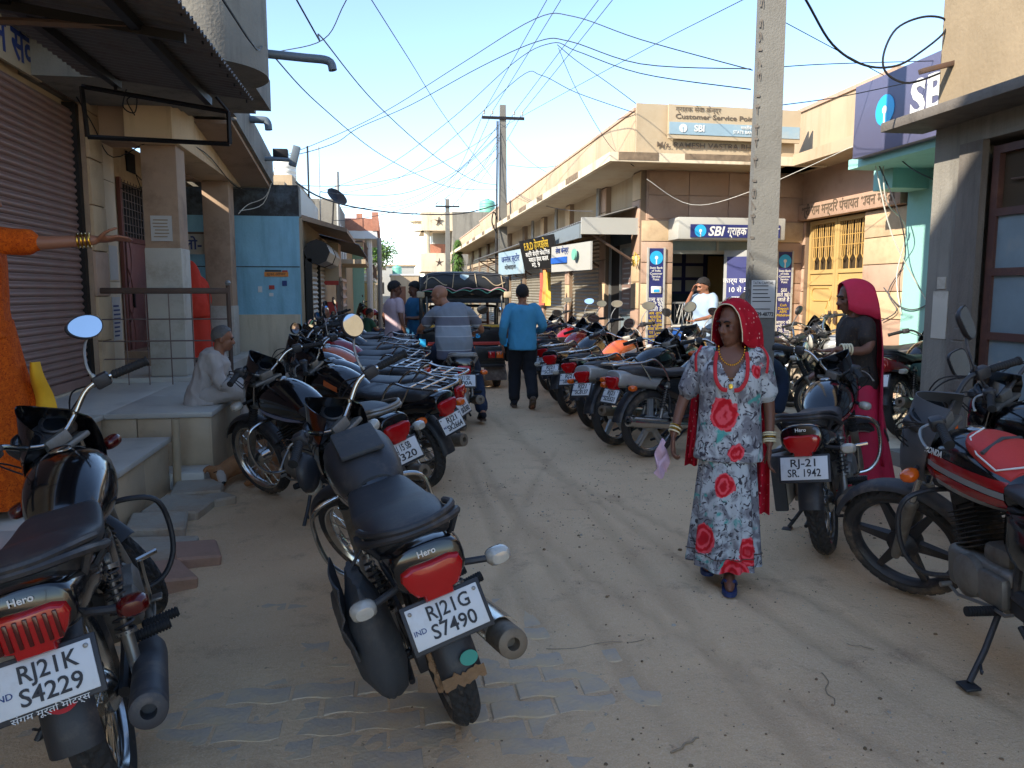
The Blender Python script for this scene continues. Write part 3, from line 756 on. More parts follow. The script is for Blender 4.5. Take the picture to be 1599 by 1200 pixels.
mb = MB(); mb.box(-8, -0.32, 25.9, 26.05, 3.45, 3.85); mb.box(-0.47, -0.32, 26.05, 31, 3.45, 3.75); mb.build('brick_parapet', 'brick_red', br, 0)
for i in range(6):
    mb = MB(); mb.box(-0.5, -0.29, 25.87+i*0.95, 26.1+i*0.95, 3.45, 4.05 if i == 0 else 3.95); mb.build('brick_pier', 'brick_red', br, 0)
for i in range(8):
    mb = MB(); mb.box(-8+i, -7.8+i, 25.88, 26.07, 3.45, 4.0); mb.build('brick_pier', 'brick_red', br, 0)
mb = MB(); mb.tube([(-0.62, 26.3, 0), (-0.62, 26.3, 3.2)], 0.1, 8); mb.build('post', 'print_white', br)
up_ = thing('steel_pole', 'tall grey painted pole at the corner of the brick parapet house', 'pole', (-0.28, 25.6, 0))
mb = MB(); mb.tube([(0, 0, 0), (0, 0, 3.2)], 0.075, 8); mb.build('shaft', 'tin_light', up_)
cy = thing('cyan_house', 'pale cyan two storey house with railed balcony', 'building', (-1.5, 34, 0), world=True)
mb = MB(); mb.box(-8, -1.25, 31.05, 40, 0, 3.2); mb.box(-8, -0.95, 31.04, 31.2, 0, 3.0); mb.build('wall', 'wall_cyan', cy, 0)
mb = MB(); mb.box(-8, -0.75, 31.0, 39, 3.0, 3.12); mb.build('roof_band', 'print_white', cy, 0)
mb = MB(); mb.box(-1.25, -0.55, 31.1, 39, 1.9, 2.02); mb.build('balcony_slab', 'print_white', cy, 0)
for i in range(12):
    y = 31.15+i*0.65; mb = MB(); mb.tube([(-0.58, y, 2.02), (-0.58, y, 2.5)], 0.025, 5); mb.build('baluster', 'iron_brown', cy)
mb = MB(); mb.tube([(-0.58, 31.1, 2.52), (-0.58, 39, 2.52)], 0.03, 6); mb.tube([(-1.2, 31.15, 2.52), (-0.58, 31.15, 2.52)], 0.03, 6); mb.build('balcony_rail', 'iron_brown', cy)
for y in (32, 34, 36, 38):
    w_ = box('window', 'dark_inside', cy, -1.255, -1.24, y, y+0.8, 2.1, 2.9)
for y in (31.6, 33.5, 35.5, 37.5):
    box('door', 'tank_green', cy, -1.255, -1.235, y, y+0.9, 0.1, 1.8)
# far left houses in a row
far_specs = [('cream_house', 'small yellow walled house past the cyan house', 'gate_yellow', -0.75, 40.5, 47, 2.2), ('white_house', 'white low house far down the left side', 'sign_white', -1.0, 48, 58, 3.0),
             ('cream_house', 'distant cream house with grey door near the street end', 'wall_cream', -0.6, 59, 72, 3.4), ('grey_house', 'farthest pale grey house on the left side of the street', 'concrete', -0.8, 73, 95, 4.2)]
for nm, lab, m, x1, y0, y1, h in far_specs:
    t = thing(nm, lab, 'building', (x1-2, y0, 0), world=True)
    mb = MB(); mb.box(x1-7, x1, y0, y1, 0, h); mb.build('wall', m, t, 0)
    mb = MB(); mb.box(x1-7, x1+0.4, y0-0.2, y1, h, h+0.12); mb.build('roof_slab', 'print_white', t, 0)
    for i in range(3):
        y = y0+0.6+i*(y1-y0)/3.2
        d_ = box('door', 'wood' if i % 2 else 'shutter_grey', t, x1-0.005, x1+0.02, y, y+1.1, 0, 1.9)
        box('window', 'dark_inside', t, x1-0.005, x1+0.015, y+1.5, y+2.2, 1.0, 1.8)
    box('door', 'iron_brown', t, x1-1.5, x1-0.7, y0-0.02, y0+0.005, 0, 1.8)
# street end closing houses
en = thing('white_house', 'white box house closing the far end of the street', 'building', (2, 100, 0), world=True)
mb = MB(); mb.box(-6, 3.2, 98, 108, 0, 4.6); mb.build('wall', 'sign_white', en, 0)
mb = MB(); mb.box(-6.2, 3.4, 97.8, 108, 4.6, 4.8); mb.build('roof_slab', 'wall_cream', en, 0)
for x in (-1.5, 0.3, 1.9):
    box('window', 'dark_inside', en, x, x+0.9, 97.97, 98.01, 1.2, 2.6)
e2 = thing('cream_house', 'low cream house in front of the white end house', 'building', (1, 80, 0), world=True)
mb = MB(); mb.box(0.2, 3.2, 80, 90, 0, 3.1); mb.build('wall', 'wall_cream', e2, 0)
mb = MB(); mb.box(0.1, 3.3, 79.9, 90, 3.1, 3.25); mb.build('roof_slab', 'print_white', e2, 0)
box('door', 'wood', e2, 0.9, 1.7, 79.97, 80.01, 0, 2.0); box('window', 'dark_inside', e2, 2.1, 2.8, 79.97, 80.01, 1.0, 2.0)
water_tank('small green water tank on the low cream end house roof', 'tank_green', 0.9, 84, 3.25, 0.5, 1.0)

# beige house with star motifs, at the street bend
st = thing('star_house', 'beige two storey house with star cut-outs in its balcony walls', 'building', (4, 44, 0), world=True)
mb = MB(); mb.box(3.45, 12, 42.2, 50, 0, 5.75); mb.build('wall', 'concrete', st, 0)
mb = MB(); mb.box(1.8, 3.45, 42.4, 47, 4.75, 5.75); mb.build('upper_balcony', 'plaster_pale', st, 0)
mb = MB(); mb.lathe([(0.55, 4.75), (0.55, 5.2), (0.75, 5.25), (0.75, 5.45)], (1.9, 43.2, 0), n=20); mb.build('balcony_drum', 'plaster_pale', st, 40)
mb = MB(); mb.box(1.75, 3.4, 42.35, 47, 2.55, 3.55); mb.build('lower_balcony', 'plaster_pale', st, 0)
mb = MB(); mb.tube([(2.1, 42.8, 3.55), (2.1, 42.8, 4.75)], 0.17, 10); mb.tube([(2.1, 42.8, 0), (2.1, 42.8, 2.55)], 0.17, 10); mb.build('column', 'plaster_pale', st)
mb = MB(); mb.box(2.2, 3.4, 43.5, 43.7, 3.55, 4.1); mb.build('inner_wall', 'brick_red', st, 0)
mb = MB(); mb.box(2.5, 3.45, 44.3, 46.8, 0, 4.75); mb.build('back_wall', 'sign_white', st, 0)
for z in (5.25, 3.05):
    for k_ in range(5):
        a = PI/2+k_*2*PI/5
        mb = MB(); mb.add([(2.72+0.05*math.cos(a+1.2), 42.33, z+0.05*math.sin(a+1.2)), (2.72+0.24*math.cos(a), 42.33, z+0.24*math.sin(a)), (2.72+0.05*math.cos(a-1.2), 42.33, z+0.05*math.sin(a-1.2)),
            (2.72+0.05*math.cos(a+1.2), 42.41, z+0.05*math.sin(a+1.2)), (2.72+0.24*math.cos(a), 42.41, z+0.24*math.sin(a)), (2.72+0.05*math.cos(a-1.2), 42.41, z+0.05*math.sin(a-1.2))],
            [(0,1,2), (5,4,3), (0,3,4,1), (1,4,5,2), (2,5,3,0)]); mb.build('star_petal', 'iron_brown', st, 0)
box('window', 'dark_inside', st, 4.05, 4.3, 42.17, 42.21, 3.6, 4.3)
water_tank('pale green water tank on the star house roof', 'tank_green', 5.55, 44, 5.75, 0.45, 0.9)
# ================================================================== RIGHT: long shop row
rr = thing('shop_row', 'long cream shop row with deep concrete eave and rooftop parapet', 'building', (5, 20, 0), world=True)
mb = MB(); mb.box(4.06, 9, 15.0, 40, 0, 3.42); mb.box(6.75, 9, 12.0, 15.0, 0, 3.42); mb.box(4.06, 6.75, 12.02, 15.0, 2.66, 3.42); mb.build('wall', 'wall_cream', rr, 0)
# eave slab with a lip; wraps round the end
mb = MB(); mb.box(3.22, 4.06, 11.1, 40.2, 3.40, 3.47); mb.box(4.06, 6.6, 11.1, 12.06, 3.40, 3.47); mb.build('eave_slab', 'wall_cream', rr, 0)
mb = MB(); mb.box(3.17, 3.24, 11.03, 40.25, 3.36, 3.49); mb.box(3.24, 6.55, 11.03, 11.10, 3.36, 3.49); mb.build('eave_lip', 'plaster_pale', rr, 0)
lp = mat('lip_stain', '#75634f', 0.95, var=0.45, vscale=10); mat('print_brown', '#5f5040', .7, var=.1)
for i in range(9):
    y = 12.5+i*2.6+random.random(); mb = MB(); mb.box(3.163, 3.172, y, y+0.5+random.random()*0.8, 3.39, 3.492); mb.build('lip_stain', 'lip_stain', rr, 0)
mb = MB(); mb.box(4.3, 5.4, 11.024, 11.031, 3.41, 3.493); mb.box(3.3, 3.9, 11.024, 11.031, 3.38, 3.493); mb.build('lip_stain', 'lip_stain', rr, 0)
# parapet in panels
for i in range(13):
    y0 = 11.3+i*2.2; 
    if y0 > 39.5: break
    mb = MB(); mb.rbox(3.62, 3.78, y0, y0+2.19, 3.47, 4.13+(0.10 if i in (6, 7, 8) else 0), b=0.01); mb.build('parapet_panel', 'wall_cream', rr)
    mb = MB(); mb.box(3.60, 3.80, y0, y0+2.19, 4.132+(0.10 if i in (6, 7, 8) else 0), 4.18+(0.10 if i in (6, 7, 8) else 0)); mb.build('parapet_cap', 'stone_pink', rr, 0)
# street face: piers, upper band, shutters
for i, y0 in enumerate((12.02, 14.0, 16.9, 19.8, 22.7, 25.6, 28.5, 31.4, 34.3, 37.2)):
    w = 0.38
    mb = MB(); mb.box(3.97, 4.06, y0, y0+w, 0, 3.4); pr_ = mb.build('pier', 'mortar', rr, 0)
    if i < 4: courses(rr, 'stone_slab', ['stone_pink', 'stone_pink_b', 'stone_cream'], 3.97, 4.06, y0, y0+w, 0.35, 3.38, 7, '-x', proud=0.02)
    if i > 0:
        d = MB(); d.box(4.02, 4.058, y0+w+0.12, y0+2.78, 0.36, 2.55); d = d.build('shutter_opening', 'iron_brown', rr, 0)
        mb = MB(); corrugated(mb, (4.0, y0+w+0.18, 0.36), (4.0, y0+w+0.18, 2.5), (4.0, y0+2.72, 0.36), (4.0, y0+2.72, 2.5), 28, 0.012, sub=4); mb.build('rolling_shutter', 'shutter_grey', d, 60)
mb = MB(); mb.box(3.55, 4.06, 12.4, 40, 0, 0.34); mb.build('plinth', 'wall_cream', rr, 0)
mb = MB(); mb.box(4.0, 4.06, 12.4, 40, 2.62, 2.9); mb.build('band', 'wall_cream', rr, 0)
# glazed aluminium door with a notice, nearest bay
gd = MB()
for a in ((12.5, 12.56), (13.15, 13.21), (13.82, 13.88)): gd.box(4.0, 4.05, a[0], a[1], 0.36, 2.3)
gd.box(4.0, 4.05, 12.56, 13.15, 2.24, 2.3); gd.box(4.0, 4.05, 12.56, 13.82, 0.36, 0.42); gd.box(4.0, 4.05, 12.56, 13.15, 1.1, 1.15)
gd = gd.build('glazed_door', 'tin_light', rr, 0)
box('pane', 'frost_glass', gd, 4.03, 4.04, 12.56, 13.15, 1.15, 2.24); box('pane', 'frost_glass', gd, 4.03, 4.04, 12.56, 13.15, 0.42, 1.1)
box('notice', 'shutter_maroon', gd, 4.012, 4.02, 12.62, 13.1, 1.2, 2.1)
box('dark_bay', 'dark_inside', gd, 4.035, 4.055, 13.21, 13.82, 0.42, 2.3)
for i in range(9): box('print_line', 'paper', gd, 4.006, 4.012, 12.66, 13.06-random.random()*0.12, 1.28+i*0.085, 1.305+i*0.085)
# down pipes from the eave to the tin roof
for y in (14.3, 18.0, 21.0):
    mb = MB(); mb.tube([(3.9, y, 2.6), (3.9, y, 3.4)], 0.04, 8); mb.build('down_pipe', 'tin_light', rr)

# SBI shop in the end wall --------------------------------------------------
sbi = thing('bank_kiosk', 'corner bank service shop with blue counter, pink stone columns and open front', 'shop', (5.2, 12, 0), world=True)
mb = MB(); mb.box(4.06, 6.75, 11.98, 12.02, 2.62, 3.4); mb.build('upper_wall', 'stone_pink', sbi, 0)
for (x0, x1) in ((3.98, 4.50), (6.12, 6.75)):
    mb = MB(); mb.box(x0, x1, 11.98, 12.35, 0, 2.62); mb.build('pier', 'mortar', sbi, 0)
    courses(sbi, 'stone_slab', ['stone_pink', 'stone_pink_b', 'stone_cream'], x0, x1, 11.98, 12.3, 0.3, 2.62, 7, '-y', proud=0.02)
courses(sbi, 'stone_slab', ['stone_pink', 'stone_pink_b'], 4.08, 6.75, 11.98, 12.0, 2.64, 3.38, 2, '-y', proud=0.02, split=4)
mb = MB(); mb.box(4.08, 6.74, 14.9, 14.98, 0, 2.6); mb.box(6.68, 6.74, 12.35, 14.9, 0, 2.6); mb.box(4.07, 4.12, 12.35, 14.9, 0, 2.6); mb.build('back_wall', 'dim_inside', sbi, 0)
mb = MB(); mb.box(4.12, 6.68, 12.3, 14.9, 0, 0.28); mb.build('floor', 'marble', sbi, 0)
mb = MB(); mb.box(4.12, 6.68, 12.3, 14.9, 2.55, 2.61); mb.build('ceiling', 'plaster_brown', sbi, 0)
nb = box('notice_board', 'sbi_navy', sbi, 5.35, 6.3, 14.86, 14.89, 1.45, 2.35)
for i in range(3):
    for j in range(2): box('notice', 'paper', nb, 5.42+j*0.45, 5.78+j*0.45, 14.845, 14.86, 1.5+i*0.28, 1.72+i*0.28)
box('inner_door', 'gate_yellow', sbi, 6.34, 6.66, 14.85, 14.89, 0.3, 2.2)
# glazed frame over the counter
gl = MB(); gl.box(4.5, 6.12, 12.06, 12.10, 2.10, 2.16); gl.box(4.5, 6.12, 12.06, 12.10, 2.5, 2.56)
gl.box(5.28, 5.32, 12.06, 12.10, 2.16, 2.5); gl.box(4.5, 4.54, 12.06, 12.10, 0.3, 2.5); gl = gl.build('glazing_frame', 'tin_light', sbi, 0)
for a, b in ((4.54, 5.28), (5.32, 6.12)): box('pane', 'frost_glass', gl, a, b, 12.075, 12.085, 2.16, 2.5)
ct = box('counter', 'wood', sbi, 4.54, 5.5, 12.0, 12.5, 0.28, 0.62)
box('blue_panel', 'paint_blue', ct, 4.54, 5.5, 11.985, 12.0, 0.62, 0.92); box('counter_top', 'marble', ct, 4.52, 5.5, 11.97, 12.5, 0.92, 0.96, b=0.008)
mb = MB()
for i in range(13): mb.tube([(4.58+i*0.07, 12.03, 0.97), (4.58+i*0.07+(0.07 if i % 2 else -0.0), 12.03, 1.3)], 0.006, 4)
for i in range(12): mb.tube([(4.58+i*0.07, 12.035, 0.97), (4.68+i*0.07, 12.035, 1.3)], 0.005, 4); mb.tube([(4.68+i*0.07, 12.035, 0.97), (4.58+i*0.07, 12.035, 1.3)], 0.005, 4)
mb.box(4.54, 5.5, 12.02, 12.05, 1.3, 1.33); mb.build('mesh_screen', 'tin_light', ct, 0)
od = MB(); od.box(0, 0.45, -0.02, 0.02, 0.3, 2.15); od = od.build('open_door', 'tin_light', sbi, 0)
od.location = Vector((5.35, 11.9, 0)) - Vector(sbi['_w']); od.rotation_euler = (0, 0, R(-35))
mb = MB(); mb.box(0.05, 0.40, -0.027, -0.021, 0.9, 2.05); mb.build('pane', 'sbi_navy', od, 0)
text('lettering', 'कार्य समय\n10 से 5\nजमा\nनिकासी', 0.11, 'print_white', od, (0.225, -0.027, 1.45), (1,0,0), (0,0,1), line=1.3)
# roof-edge sign box of the shop
def emblem(parent, c, xd, zd, r, m1='sbi_cyan', m2='print_white', off=0.004):
    """blue disc with a white keyhole"""
    X = Vector(xd).normalized(); Z = Vector(zd).normalized(); Nn = X.cross(Z)
    c = Vector(c)
    mb = MB(); n = 32
    ring = [c + Nn*off + (X*math.cos(2*PI*i/n)+Z*math.sin(2*PI*i/n))*r for i in range(n)]
    mb.add(ring + [p - Nn*off for p in ring], [tuple(range(n))] + [(i, n+i, n+(i+1) % n, (i+1) % n) for i in range(n)]); e = mb.build('emblem', m1, parent, 0)
    mb = MB(); n = 16
    ring = [c + Nn*(off+.002) + Z*0.02*r + (X*math.cos(2*PI*i/n)+Z*math.sin(2*PI*i/n))*r*0.26 for i in range(n)]
    mb.add(ring, [tuple(range(n))])
    q = [(-0.09, -0.1), (0.09, -0.1), (0.09, -0.98), (-0.09, -0.98)]
    mb.add([c + Nn*(off+.003) + X*a*r + Z*b*r for a, b in q], [(0,1,2,3)]); mb.build('keyhole', m2, e, 0)
    if parent.get('_w'): e.location = -Vector(parent['_w'])
    return e
sg = thing('shop_sign', 'blue and white lightbox sign over the bank counter', 'sign', (5.2, 11.6, 2.3), world=True)
mb = MB(); mb.rbox(4.42, 6.2, 11.55, 12.0, 2.30, 2.64, b=0.02); mb.build('sign_box', 'sign_white', sg)
mb = MB(); mb.box(4.62, 6.1, 11.535, 11.55, 2.33, 2.53); mb.build('blue_face', 'sbi_navy', sg, 0)
emblem(sg, (4.78, 11.535, 2.43), (1,0,0), (0,0,1), 0.095)
text('lettering', 'SBI', 0.2, 'print_white', sg, (5.03, 11.535, 2.42), (1,0,0), (0,0,1), bold=0.025, shear=0.25)
text('lettering', 'ग्राहक सेवा केन्द्र', 0.17, 'print_white', sg, (5.64, 11.535, 2.425), (1,0,0), (0,0,1), bold=0.02, shear=0.2, fitw=0.86)
def banner(label, x, y, z0, z1, w, lines):
    t = thing('banner', label, 'banner', (x, y, z0), world=True)
    mb = MB(); mb.box(x-w/2, x+w/2, y-0.02, y, z0, z1); mb.build('panel', 'sbi_navy', t, 0)
    for a in (-1, 1):
        mb = MB(); mb.box(x+a*w/2-0.015, x+a*w/2+0.015, y-0.028, y+0.002, z0-0.02, z1+0.01); mb.build('edge_strip', 'sign_white', t, 0)
    emblem(t, (x, y-0.021, z1-0.15), (1,0,0), (0,0,1), w*0.40)
    for body, size, m, z in lines:
        text('lettering', body, size, m, t, (x, y-0.021, z), (1,0,0), (0,0,1), bold=0.012, line=0.92)
    return t
b1_ = banner('navy bank banner with printer picture on the pier beside the counter', 4.22, 11.955, 0.66, 2.18, 0.27,
       [('State Bank\nof India\nCustomer\nService\nPoint', 0.05, 'print_white', 1.78), ('पास बुक\nप्रिंट की\nजाती है', 0.085, 'print_white', 1.29), ('अब आप\nभारतीय\nस्टेट बैंक\nके ग्राहक\nसेवा केंद्र\nपर रुपये\nजमा करा\nसकते है', 0.068, 'print_yellow', 0.93)])
mb = MB(); mb.rbox(4.14, 4.31, 11.915, 11.937, 1.47, 1.58, b=0.012); mb.box(4.18, 4.27, 11.909, 11.916, 1.49, 1.53, m=1); mb.build('printed_printer', ['print_white', 'sbi_cyan'], b1_)
banner('navy bank banner with yellow cash deposit lines beside the yellow gate', 6.42, 11.955, 0.62, 2.14, 0.27,
       [('State Bank\nof India\nCustomer\nService\nPoint', 0.05, 'print_white', 1.74), ('SBI\nखाते खोले\nजाते है', 0.085, 'print_white', 1.44), ('Cash\nDeposit\nAEPS\nWithdrawl', 0.06, 'print_yellow', 1.19), ('आधार की\nसभी एवम\nमें 20, 000\nरुपये तक\nमिले', 0.07, 'print_white', 0.86)])
# big rooftop board
bb = thing('rooftop_billboard', 'faded cream rooftop billboard reading customer service point with a blue band', 'billboard', (4.9, 11.2, 3.5), world=True)
def quadboard(mb, p0, p1, z0a, z1a, z0b, z1b, t=0.04):
    (xa, ya), (xb, yb) = p0, p1
    mb.rings([[(xa, ya, z0a), (xa, ya+t, z0a), (xa, ya+t, z1a), (xa, ya, z1a)], [(xb, yb, z0b), (xb, yb+t, z0b), (xb, yb+t, z1b), (xb, yb, z1b)]])
mb = MB(); quadboard(mb, (3.6, 11.16), (6.1, 11.2), 3.48, 4.21, 3.48, 4.20); mb.build('back_board', 'sign_cream', bb, 0)
mb = MB(); quadboard(mb, (4.05, 11.06), (6.12, 11.09), 3.71, 4.19, 3.70, 4.17); fp = mb.build('front_panel', 'sign_cream', bb, 0)
mb = MB(); quadboard(mb, (4.06, 11.05), (6.11, 11.08), 3.77, 3.94, 3.76, 3.93, 0.02); mb.build('blue_band', 'sbi_pale', bb, 0)
text('lettering', 'ग्राहक सेवा केन्द्र', 0.1, 'print_brown', bb, (4.50, 11.062, 4.12), (1,0.014,0), (0,0,1), fitw=0.7)
text('lettering', 'Customer Service Point', 0.095, 'print_brown', bb, (4.78, 11.066, 4.02), (1,0.014,0), (0,0,1), bold=0.015, fitw=1.26)
text('lettering', 'SBI', 0.13, 'print_white', bb, (4.52, 11.052, 3.855), (1,0.014,0), (0,0,1), bold=0.03)
emblem(bb, (4.27, 11.05, 3.855), (1,0,0), (0,0,1), 0.06, 'print_white', 'sbi_pale')
text('lettering', 'भारतीय स्टेट बैंक\nSTATE BANK OF INDIA', 0.062, 'print_white', bb, (5.35, 11.06, 3.855), (1,0.014,0), (0,0,1), bold=0.015, fitw=0.62)
text('lettering', 'M/s. RAMESH VASTRA BHANDAR', 0.105, 'print_brown', bb, (4.88, 11.155, 3.63), (1,0.014,0), (0,0,1), bold=0.018, fitw=1.95)

# tin awning with hanging boards on the street side ---------------------------
ta = thing('tin_awning', 'long corrugated tin awning with pale end panel along the shop row', 'awning', (3.5, 18, 2.6), world=True)
mb = MB(); corrugated(mb, (4.0, 12.1, 2.86), (4.0, 27.5, 2.86), (2.98, 12.1, 2.58), (2.98, 27.5, 2.58), 110, 0.014, sub=4); mb.build('tin_sheet', 'tin_light', ta, 60)
mb = MB(); mb.box(3.02, 4.0, 12.06, 12.10, 2.40, 2.66); mb.build('end_panel', 'sign_white', ta, 0)
mb = MB(); mb.box(2.99, 3.03, 12.1, 16.0, 2.34, 2.57); mb.build('fascia_board', 'sign_grey', ta, 0)
for y in (12.2, 14.4, 16.8, 19.2, 21.6, 24, 26.4):
    mb = MB(); mb.tube([(3.98, y, 1.95), (3.08, y, 2.5)], 0.022, 6); mb.tube([(3.98, y, 2.55), (3.05, y, 2.5)], 0.02, 6); mb.build('bracket', 'iron_brown', ta)
mb = MB(); mb.tube([(3.9, 12.1, 1.9), (3.86, 12.0, 2.0), (3.9, 12.05, 2.12), (3.96, 12.0, 2.02), (3.9, 11.98, 1.9), (3.86, 12.03, 2.05)], 0.012, 6); mb.build('wire_coil', 'print_yellow', ta)
def hanging(label, x, y0, y1, z0, z1, m, items, tilt=0.0):
    t = thing('hanging_board', label, 'sign', (x, (y0+y1)/2, z0), world=True)
    mb = MB(); mb.rings([[(x, y0, z0), (x+0.03, y0, z0), (x+0.03+tilt, y0, z1), (x+tilt, y0, z1)], [(x-0.25, y1, z0), (x-0.22, y1, z0), (x-0.22+tilt, y1, z1), (x-0.25+tilt, y1, z1)]]); mb.build('board', m, t, 0)
    d = Vector((0.25, -(y1-y0), 0)).normalized()
    for body, size, mm, fy, fz, w in items:
        yy = y0+(y1-y0)*fy; xx = x-0.25*fy
        text('lettering', body, size, mm, t, (xx-0.002+tilt*fz, yy, z0+(z1-z0)*fz), d, (tilt, 0, z1-z0), fitw=w, bold=0.015, off=0.006)
    return t
hb = hanging('white and blue hanging board with a green tree print under the tin awning', 3.05, 11.6, 13.3, 1.83, 2.26, 'sign_white', [('सेवा केन्द्र', 0.12, 'print_navy', 0.7, 0.8, 0.6)])
mb = MB(); mb.rings([[(2.88, 12.55, 1.97), (2.905, 12.55, 1.97), (2.905, 12.55, 2.07), (2.88, 12.55, 2.07)], [(2.785, 13.28, 1.97), (2.81, 13.28, 1.97), (2.81, 13.28, 2.07), (2.785, 13.28, 2.07)]]); mb.build('blue_strip', 'paint_blue', hb, 0)
mb = MB(); mb.lathe([(0.09, 0), (0.09, 0.03)], (2.90, 12.1, 2.08), (1, 0.1, 0), 14); mb.build('green_print', 'tank_green', hb)
hanging('black hanging board with yellow lettering tilted under the tin awning', 2.98, 13.5, 15.6, 1.92, 2.50, 'sign_black', [('F.R.D हेयरड्रेस', 0.2, 'print_yellow', 0.5, 0.76, 1.5), ('कटिंग सेविंग फेशियल', 0.12, 'print_white', 0.5, 0.5, 1.5), ('मसाज हेयर कलर', 0.12, 'print_white', 0.5, 0.32, 1.2), ('मो. 9', 0.12, 'print_white', 0.6, 0.14, 0.5)], tilt=-0.12)
hanging('pale hanging board further along the tin awning behind the pole', 2.98, 17.2, 19.4, 1.9, 2.45, 'sbi_pale', [('जनरल स्टोर', 0.2, 'print_navy', 0.5, 0.65, 1.6), ('मोबाइल', 0.14, 'print_dark', 0.5, 0.3, 1.0)])
# goods hanging in the shop beside the barber board
for i, (m, y, z, w, lab) in enumerate((('print_yellow', 16.0, 1.55, 0.14, 'yellow'), ('print_orange', 16.35, 1.6, 0.16, 'orange'), ('curtain_red', 16.7, 1.55, 0.12, 'red'))):
    t = thing('hanging_garment', lab + ' cloth hanging outside the shop under the black board', 'cloth', (3.3, y, z), world=True)
    mb = MB(); mb.sweep_sheet(lambda u, v: (3.3+0.04*math.sin(u*9+v*2), y-w*(0.5+0.3*v)+u*w*(1+0.6*v), z+0.35-0.7*v), 10, 8, thick=0.004); mb.build('cloth', m, t, 60)
    mb = MB(); mb.tube([(3.3, y, z+0.34), (3.3, y, 2.6)], 0.005, 4); mb.build('string', 'wire_grey', t)

# ================================================================== gate wall
gt = thing('temple_gate_wall', 'pink stone gateway wall with carved hindi lettering over a yellow steel gate', 'building', (6.7, 10.4, 0), world=True)
mb = MB(); mb.box(6.75, 9, 9.36, 12.0, 2.72, 3.42); mb.box(6.75, 9, 11.9, 12.0, 0, 2.72); mb.box(6.75, 9, 9.36, 10.28, 0, 2.72); mb.box(7.6, 9, 10.28, 11.9, 0, 2.72); mb.build('wall', 'mortar', gt, 0)
courses(gt, 'stone_slab', ['stone_pink', 'stone_pink_b', 'stone_cream'], 6.75, 7, 9.36, 10.28, 0.0, 2.62, 7, '-x', proud=0.025)
courses(gt, 'stone_slab', ['stone_pink', 'stone_pink_b'], 6.75, 7, 11.9, 11.98, 0.0, 2.62, 7, '-x', proud=0.025)
mb = MB(); mb.box(6.70, 6.75, 9.36, 11.97, 2.9, 3.42); mb.build('upper_band', 'stone_pink', gt, 0)
lt = box('carved_lintel', 'stone_pink_b', gt, 6.62, 6.78, 9.38, 11.95, 2.64, 2.88, b=0.006)
text('lettering', 'श्री राम मन्दिर पंचायत भवन मेड़ता', 0.2, 'print_brown', lt, (6.618, 10.66, 2.76), (0,-1,0), (0,0,1), bold=0.02, fitw=2.35)
mb = MB(); mb.box(6.05, 6.75, 9.36, 12.0, 3.40, 3.47); mb.box(6.0, 6.06, 9.3, 11.05, 3.36, 3.52); mb.build('eave_slab', 'wall_cream', gt, 0)
mb = MB(); mb.rings([[(6.45, 9.3, 3.47), (6.6, 9.3, 3.47), (6.6, 9.3, 4.28), (6.45, 9.3, 4.28)], [(6.45, 11.9, 3.47), (6.6, 11.9, 3.47), (6.6, 11.9, 4.28), (6.45, 11.9, 4.28)]]); mb.build('parapet', 'wall_cream', gt, 0)
mb = MB(); mb.box(6.42, 6.63, 9.3, 11.9, 4.282, 4.34); mb.build('parapet_cap', 'stone_pink', gt, 0)
